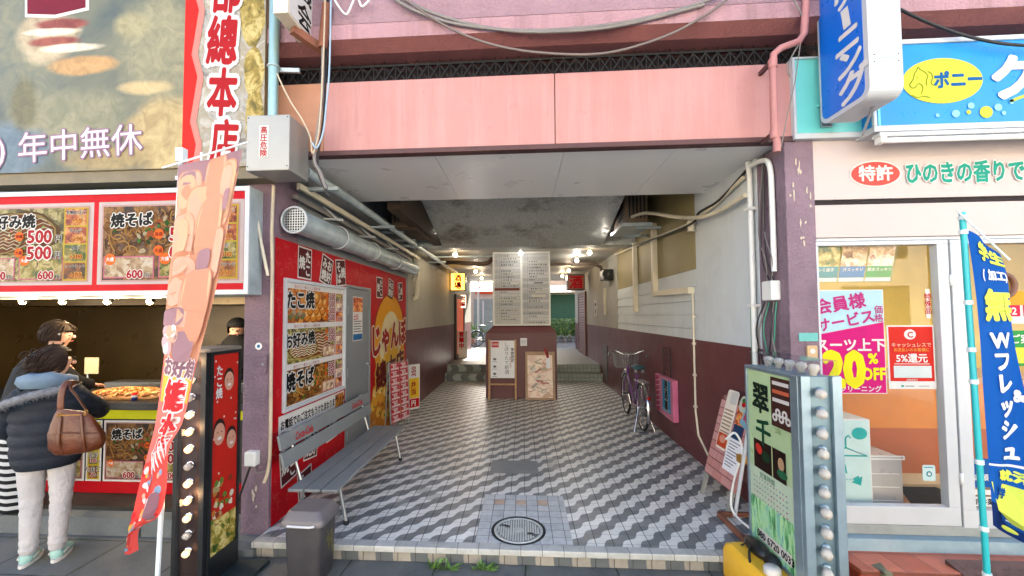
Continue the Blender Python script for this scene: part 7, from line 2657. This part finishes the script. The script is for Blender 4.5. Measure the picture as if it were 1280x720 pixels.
m.tube(pts, .012, LED, 8, flat=.4)
m.build('strap', t)
bg_ = at(97, 572, Y=2.56)
t.scale = (.76, .76, .80)
t.location = (bg_.x, 2.56, bg_.z+.03)
t.rotation_euler = (R(2), R(-4), R(24))

# second customer, mostly hidden
t = person('customer with dark fringe and striped skirt, mostly hidden behind the navy jacket')
hf = Vector((.9, .35, -.05)).normalized()
hc = Vector((.235, .05, 1.455))
nodes = [(0, 0, .86, .13, .11), (.06, 0, 1.02, .12, .10), (.14, .02, 1.2, .13, .10), (.20, .035, 1.32, .045)]
nodes += head_nodes(hc, .09, hf)
nodes += [(.28, .03, 1.22, .05), (.30, .16, 1.03, .038), (.28, .26, 1.0, .03), (.0, .02, 1.2, .05), (-.06, .12, 1.0, .038), (.02, .24, 1.0, .03)]
nodes += [(.085, 0, .78, .08), (.08, 0, .45, .055), (.075, 0, .08, .036), (.075, .10, .03, .028), (-.085, 0, .78, .08), (-.08, 0, .45, .055), (-.08, 0, .08, .036), (-.08, .10, .03, .028)]
E2 = [(0, 1), (1, 2), (2, 3), (3, 4), (4, 5), (5, 6), (2, 7), (7, 8), (8, 9), (2, 10), (10, 11), (11, 12), (0, 13), (13, 14), (14, 15), (15, 16), (0, 17), (17, 18), (18, 19), (19, 20)]
m = MB()
m.add(*skin_mesh(nodes, E2), SKIN, True)
hand_mesh(m, (.28, .25, 1.0), (0, 1, -.1), 1, SKIN)
hand_mesh(m, (.02, .23, 1.0), (.2, 1, -.1), -1, SKIN)
m.ball(hc+hf*.096-Vector((0, 0, .012)), .015, SKIN, 8)
m.build('body', t)
face_bits(t, hc, .09, hf)
m = MB()
hair_cap(m, hc+Vector((-.012, -.004, .014)), .105, (1.05, 1.02, 1.05), 9, hf, .70, low=-.7, brow=.12)
random.seed(16)
for _ in range(120):
    d = Vector((random.gauss(0, 1), random.gauss(0, 1), random.gauss(.3, .8))).normalized()
    if d.dot(hf) > .72: continue
    a = hc+Vector((-.012, -.004, .014))+Vector((d.x*1.05, d.y*1.02, d.z*1.05))*.104
    tg = (Vector((-.4, -.1, -.8))-d*(Vector((-.4, -.1, -.8)).dot(d))).normalized()
    m.tube(smooth_pts([a, a+tg*.03+d*.003, a+tg*.065-d*.008], 3), [.0045]*6+[.001], HAIR, 4)
m.ball(hc+Vector((-.10, -.02, -.02)), .045, HAIR, 12, (1, 1, 1), .3, 2)
m.build('hair', t)
m = MB()
m.tube([hc+Vector((-.10, -.03, .0)), hc+Vector((.0, -.105, .015)), hc+Vector((.08, -.06, .01))], .010, WHT, 6)
m.build('hair_band', t)

m = MB()
loft(m, [[Vector((x+rx*math.cos(2*PI*k/24), ry*math.sin(2*PI*k/24)+.01, z)) for k in range(24)] for x, rx, ry, z in ((.0, .19, .14, .66), (.02, .19, .14, .86), (.06, .18, .14, 1.02), (.13, .19, .135, 1.18), (.17, .15, .11, 1.27), (.20, .07, .07, 1.34))], DK)
m.tube(smooth_pts([(.25, .02, 1.22), (.31, .12, 1.06), (.29, .25, 1.0)], 6), .055, DK, 12)
m.tube(smooth_pts([(.02, .02, 1.2), (-.06, .1, 1.02), (.02, .23, 1.0)], 6), .055, DK, 12)
m.build('coat', t)
m = MB()
for k in range(22):
    z0, z1 = .02+.030*k, .02+.030*(k+1)
    rr_ = lambda z: .125+.05*z
    loft(m, [[Vector((-.0+rr_(z)*math.cos(2*PI*q/28)*(1+.03*math.sin(q*1.8)), rr_(z)*.85*math.sin(2*PI*q/28)*(1+.03*math.sin(q*1.8)), z)) for q in range(28)] for z in (z0, z1)], [ink('#1A1D22'), ink('#D5D8DC')][k % 2], True, (k == 0, k == 21))
m.build('skirt', t)
t.location = (at(25, 640, Y=3.22).x, 3.22, .03)

# cook inside the stand
t = person('cook in black cap and top standing inside the stand by the pillar')
hf = Vector((.45, -.9, 0)).normalized()
p = at(297, 412, Y=4.4)
hz = p.z-.06
hc = Vector((0, 0, hz))
nodes = [(0, 0, .85, .13, .11), (0, 0, 1.0, .12, .10), (0, 0, 1.2, .14, .10), (0, 0, hz-.13, .045)]
nodes += head_nodes(hc, .09, hf)
nodes += [(.17, 0, 1.25, .05), (.22, -.05, 1.0, .04), (.16, -.25, .98, .03), (-.17, 0, 1.25, .05), (-.22, -.05, 1.0, .04), (-.16, -.25, .98, .03)]
nodes += [(.085, 0, .78, .08), (.08, 0, .45, .055), (.075, 0, .08, .036), (.075, -.10, .03, .028), (-.085, 0, .78, .08), (-.08, 0, .45, .055), (-.08, 0, .08, .036), (-.08, -.10, .03, .028)]
m = MB()
m.add(*skin_mesh(nodes, E2), SKIN, True)
hand_mesh(m, (.16, -.24, .98), (-.2, -1, -.1), -1, SKIN)
hand_mesh(m, (-.16, -.24, .98), (.2, -1, -.1), 1, SKIN)
m.ball(hc+hf*.096-Vector((0, 0, .012)), .015, SKIN, 8)
m.build('body', t)
face_bits(t, hc, .09, hf)
m = MB()
hair_cap(m, hc+Vector((0, 0, .008)), .102, (1, 1, 1.04), 4, hf, .5, low=-.7, brow=.3)
m.build('hair', t)
m = MB()
hair_cap(m, hc+Vector((0, 0, .035)), .108, (1, 1, .95), 0, hf, 2, DK, -.05)
m.build('cap', t)
m = MB()
loft(m, [[Vector((rx*math.cos(2*PI*k/24), ry*math.sin(2*PI*k/24), z)) for k in range(24)] for rx, ry, z in ((.17, .13, .75), (.18, .14, 1.0), (.20, .14, 1.2), (.16, .11, 1.3), (.07, .07, 1.38))], DK)
for s_ in (-1, 1): m.tube(smooth_pts([(s_*.17, 0, 1.25), (s_*.225, -.05, 1.03), (s_*.165, -.23, .985)], 6), .055, DK, 12)
m.build('shirt', t)
m = MB()
for s_ in (-1, 1): m.tube([(s_*.085, 0, .80), (s_*.08, 0, .45), (s_*.077, 0, .05)], [.09, .07, .06], DK, 14)
m.build('trousers', t)
t.location = (p.x, 4.4, 0.06)
for ch in t.children: pass
# ------------------------------------------------------------------ far end of the passage
def sign_box(label, x0, x1, y0, y1, z0, z1, face, words, glow=1.5, words_col=None, name='wall_sign'):
    t = thing(name, label, 'sign', ((x0+x1)/2, y0, z0), 'lit shop signs at the far end')
    MB().box(x0, x1, y0, y1, z0, z1, 'black_metal').build('casing', t, bevel=.006)
    f = FRONT(y0-.001)
    m = MB()
    key = lit('lit_'+face, hx(face), glow)
    m.slab(f, x0+.02, z0+.02, x1-.02, z1-.02, 0, .004, key)
    n = len(words)
    s = min((x1-x0)*.8, (z1-z0)*.85/n)
    m.text(f, words, (x0+x1)/2, (z0+z1)/2, s, words_col or RED, .006, .04, vert=True)
    m.build('face', t)
    return t
sign_box('lit orange box sign high on the left beige wall', -1.95, -1.55, 10.9, 11.25, 2.30, 2.78, '#E9A63A', '酒場', 1.6)
p = at(580, 377, Y=13)
sign_box('small lit red lettered sign above the red shop door', p.x-.11, p.x+.11, 12.8, 13.0, p.z-.22, p.z+.22, '#F2C9A0', '営業', 1.2)
p0, p1 = at(570, 414, Y=12.0), at(583, 436, Y=12.0)
t = thing('standing_sign', 'red standing sign reading 営業中 by the left steps', 'sign', (p0.x, 12, STEP2))
m = MB()
m.box(p0.x, p1.x+.02, 12.0, 12.12, p1.z-.02, p0.z, WHT)
m.box(p0.x, p1.x+.02, 12.0, 12.12, STEP2, p1.z-.021, mat('stand_white', '#C9C4BC', .6))
m.build('casing', t)
m = MB()
f = FRONT(11.999)
m.rect(f, p0.x+.01, p1.z, p1.x+.01, p0.z-.01, ink('#E2E0DA'), .001)
m.text(f, '営業中', (p0.x+p1.x)/2+.01, (p0.z+p1.z)/2, .155, RED, .003, .05, vert=True, pitch=1.08)
m.build('face', t)
# red shop door on the left wall
t = thing('shop_door', 'red glowing shop door with dark frame on the left wall', 'door', (LX, 12.4, STEP2))
m = MB()
f = LEFTW(LX+.007)
m.frame(f, 11.6, STEP2, 13.3, 2.25, .12, mat('door_dark', '#2A1814', .5), 0, .06)
m.build('door_frame', t)
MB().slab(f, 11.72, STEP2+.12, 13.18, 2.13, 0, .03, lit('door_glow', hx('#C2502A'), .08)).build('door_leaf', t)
# louvre door, plates, wall sign on the right
t = thing('louvre_door', 'brown slatted door at the far right of the passage', 'door', (RX, 13, STEP2))
m = MB()
f = RIGHTW(RX-.008)
y0, y1 = -14.2, -12.6
m.frame(f, y0, STEP2, y1, 2.35, .1, mat('louvre_brown', '#6E4234', .55, var=.15), 0, .05)
m.build('door_frame', t)
m = MB()
m.slab(f, y0+.1, STEP2, y1-.1, 2.25, 0, .012, 'lip_maroon')
for k in range(22): m.hexa([f.p(x, STEP2+.1+.082*k+dz, d) for x, dz, d in ((y0+.1, 0, .02), (y1-.1, 0, .02), (y1-.1, .012, .045), (y0+.1, .012, .045))][::1], [f.p(x, STEP2+.16+.082*k+dz, d) for x, dz, d in ((y0+.1, 0, .012), (y1-.1, 0, .012), (y1-.1, .012, .03), (y0+.1, .012, .03))], 'louvre_brown')
m.build('door_leaf', t)
sign_box('unlit brown framed sign box under the bulbs at the right', 1.28, 1.78, 11.9, 12.3, 2.35, 2.80, '#7A4230', '酒', .03)  # sign is unlit; a faint glow is put into its face colour
m = MB()
f = RIGHTW(RX-.001)
m.slab(f, -11.2, 1.60, -10.85, 2.02, 0, .01, WHT)
m.ell(f, -11.02, 1.72, .06, .08, ink('#2A2422'), .012, 14)
m.ell(f, -11.02, 1.9, .10, .05, ink('#5A2A2A'), .012, 14)
tag(m.build('wall_plate'), 'white plate with a dark figure on the beige right wall', 'plate')
m = MB()
m.slab(f, -9.85, 1.62, -9.62, 2.25, 0, .03, mat('lamp_pale', '#C9C0A4', .5))
tag(m.build('wall_panel', bevel=.006), 'tall narrow pale panel on the beige right wall', 'panel')
m = MB()
m.slab(RIGHTW(RX-.007), -10.0, .12, -9.55, .92, 0, .02, mat('hatch_grey', '#5A5452', .55, var=.1))
tag(m.build('meter_hatch', bevel=.004), 'tall grey hatch low on the maroon wall beside the steps', 'hatch')

# street beyond
def front_building(label, x0, x1, y, h, wallm, parts):
    t = thing('building', label, 'building', ((x0+x1)/2, y, 0), 'buildings across the back street')
    MB().box(x0, x1, y, y+6, -.1, h, wallm).build('wall', t)
    parts(t, y)
    return t
def b1(t, y):
    m = MB()
    f = FRONT(y-.001)
    m.slab(f, .85, STEP2-.1, 4.6, 2.75, 0, .02, mat('shutter_green', '#1E5A4A', .5, var=.08))
    for k in range(26): m.slab(f, .85, STEP2+.09*k, 4.6, STEP2+.09*k+.012, .02, .03, 'shutter_green')
    m.slab(f, 2.1, 1.3, 2.5, 1.36, .03, .05, WHT)
    m.build('shutter', t)
    m = MB()
    m.box(.8, 6, y-1.0, y, 2.80, 3.5, mat('canopy_cream', '#D9CFB0', .6))
    m.build('canopy', t)
front_building('cream building with a green shutter seen through the right opening', .75, 7.5, 22.5, 8.3, mat('far_cream', '#C9BFA4', .7), b1)  # unseen upper height raised to shade the right side of the back passage
def b2(t, y):
    m = MB()
    f = FRONT(y-.001)
    m.slab(f, -2.6, STEP2, -1.6, 2.5, 0, .03, mat('far_glass', '#6C7C7C', .25))
    m.slab(f, -4.2, 1.0, -2.9, 2.4, 0, .03, 'far_glass')
    for x in (-3.55, -2.1): m.slab(f, x-.03, 1.0, x+.03, 2.4, .03, .05, 'white_metal')
    m.build('window', t)
    m = MB()
    m.slab(f, -2.5, 2.75, -.7, 3.1, 0, .05, ink('#C9502E'))
    m.build('awning', t)
front_building('pale building with dark windows seen through the left opening', -7, .7, 21.5, 3.4, mat('far_white', '#948F84', .7), b2)
p = at(601, 359, Y=15.2)
t = thing('upstairs_sign', 'white lit sign reading 3・4F入口 at the far left opening', 'sign', (p.x, 15.2, p.z-.15))
m = MB()
m.box(p.x-.42, p.x+.46, 15.2, 15.3, p.z-.17, p.z+.17, 'white_plastic')
m.build('casing', t)
m = MB()
m.slab(FRONT(15.199), p.x-.40, p.z-.15, p.x+.44, p.z+.15, 0, .004, lit('sign_white', (.9, .86, .8), .7))
m.text(FRONT(15.199), '3・4F入口', p.x+.03, p.z, .19, RED, .007, .03, sx=.85)
m.build('face', t)
p = at(701, 361, Y=15.2)
t = thing('upstairs_sign', 'white lit sign with red letters at the far right opening', 'sign', (p.x, 15.2, p.z-.15))
MB().box(p.x-.40, p.x+.40, 15.2, 15.3, p.z-.14, p.z+.14, 'white_plastic').build('casing', t)
m = MB()
m.slab(FRONT(15.199), p.x-.38, p.z-.12, p.x+.38, p.z+.12, 0, .004, 'sign_white')
m.text(FRONT(15.199), '入口', p.x+.05, p.z, .19, RED, .007, .03)
m.build('face', t)
def leaf_cloud(mb, c, rx, ry, rz, n, size, mats_, seed, box=False):
    random.seed(seed)
    for _ in range(n):
        if box: d = Vector((random.uniform(-1, 1), random.uniform(-1, 1), random.uniform(-1, 1)))
        else:
            while True:
                d = Vector((random.uniform(-1, 1), random.uniform(-1, 1), random.uniform(-1, 1)))
                if d.length < 1: break
        q = Vector(c)+Vector((d.x*rx, d.y*ry, d.z*rz))
        a = Vector((random.gauss(0, 1), random.gauss(0, 1), random.gauss(0, 1))).normalized()
        b = a.orthogonal().normalized()
        s = size*random.uniform(.6, 1.3)
        mb.add([q-a*s, q+b*s*.5, q+a*s, q-b*s*.5], [(0, 1, 2, 3)], random.choice(mats_))
t = thing('hedge', 'clipped green hedge before the green shutter', 'hedge', (2.2, 19.8, 0))
m = MB()
leaf_cloud(m, (2.6, 19.8, 1.0), 2.2, .4, .45, 3800, .07, ['leaf', 'leaf_pale'], 41, True)
m.build('foliage', t)
m = MB()
random.seed(4)
for k in range(14):
    x = .4+.3*k
    m.tube([(x, 19.8, .3), (x+random.uniform(-.1, .1), 19.8, 1.2)], .02, 'wood_pale', 5)
m.build('stems', t)
t = thing('low_fence', 'low looped metal fence in front of the hedge', 'fence', (2.2, 19.0, 0))
m = MB()
for k in range(12):
    x = .3+.36*k
    m.tube([Vector((x+.17*math.cos(a), 19.0, .36+.0+.34*math.sin(a))) for a in [PI*i/10 for i in range(11)]], .018, 'iron', 6)
m.tube([(.1, 19.0, .62), (4.6, 19.0, .62)], .02, 'iron', 6)
m.build('rails', t)
t = thing('potted_plant', 'spiky potted plant in the sunlit left opening', 'plant', (-2.3, 17.5, STEP2))
p = at(592, 425, Y=17.5)
m = MB()
m.lathe((p.x, 17.5, STEP2-.03), (0, 0, 1), [(.001, 0), (.16, 0), (.2, .3), (.17, .3), (.001, .26)], mat('pot_clay', '#8A5A40', .7), 14)
m.build('pot', t)
m = MB()
random.seed(12)
for k in range(46):
    a, l_ = random.uniform(0, 2*PI), random.uniform(.5, 1.0)
    e = random.uniform(.5, 1.4)
    d = Vector((math.cos(a)*math.cos(e), math.sin(a)*math.cos(e), math.sin(e)))
    o_ = Vector((p.x, 17.5, .65))
    s_ = d.orthogonal().normalized()*.035
    m.add([o_-s_, o_+s_, o_+d*l_*.6+s_, o_+d*l_-Vector((0, 0, .1)), o_+d*l_*.6-s_], [(0, 1, 2, 3, 4)], random.choice(['leaf', 'leaf_pale']))
m.build('foliage', t)
p = at(604, 436, Y=16.6)
bicycle('dark city bicycle parked in the bright left opening', (p.x-.28, 16.6, STEP2-.03), R(-62), '#3A3C42', detail=False)
p = at(598, 400, Y=17.0)
m = MB()
m.tube([(p.x, 17.0, STEP2), (p.x, 17.0, 3.6)], .045, 'white_metal', 10)
tag(m.build('utility_post'), 'slim white post in the bright left opening', 'post')

# weeds along the foot of the entrance step
for i, (px, py, w_, lb) in enumerate(((553, 699, .11, 'tuft of green weeds below the step, left of the manhole'), (604, 699, .10, 'low spreading weed below the step nearest the manhole'), (383, 706, .07, 'thin weed beside the grey bin'), (1140, 706, .05, 'small grass sprig before the red tiled step'))):
    p = at(px, py, Z=GZ)
    p.y = min(p.y, 2.87)
    t = thing('weed', lb, 'weed', (p.x, p.y, GZ), 'weeds in the pavement joints')
    m = MB()
    random.seed(50+i)
    for k in range(34):
        a, l_, e = random.uniform(0, 2*PI), random.uniform(.35, 1.0)*w_, random.uniform(.25, 1.2)
        d = Vector((math.cos(a)*math.cos(e)*1.5, math.sin(a)*math.cos(e)*.6, math.sin(e)*.75))
        o_ = Vector((p.x+random.uniform(-1, 1)*w_*.7, p.y+random.uniform(-.2, .1)*w_, GZ))
        s_ = Vector((-d.y, d.x, .2)).normalized()*.010
        mid = o_+d*l_*.6
        m.add([o_-s_*.3, mid-s_, o_+d*l_, mid+s_, o_+s_*.3], [(0, 1, 2, 3, 4)], random.choice(['leaf', 'leaf_pale', 'leaf_pale']))
    m.build('leaves', t)
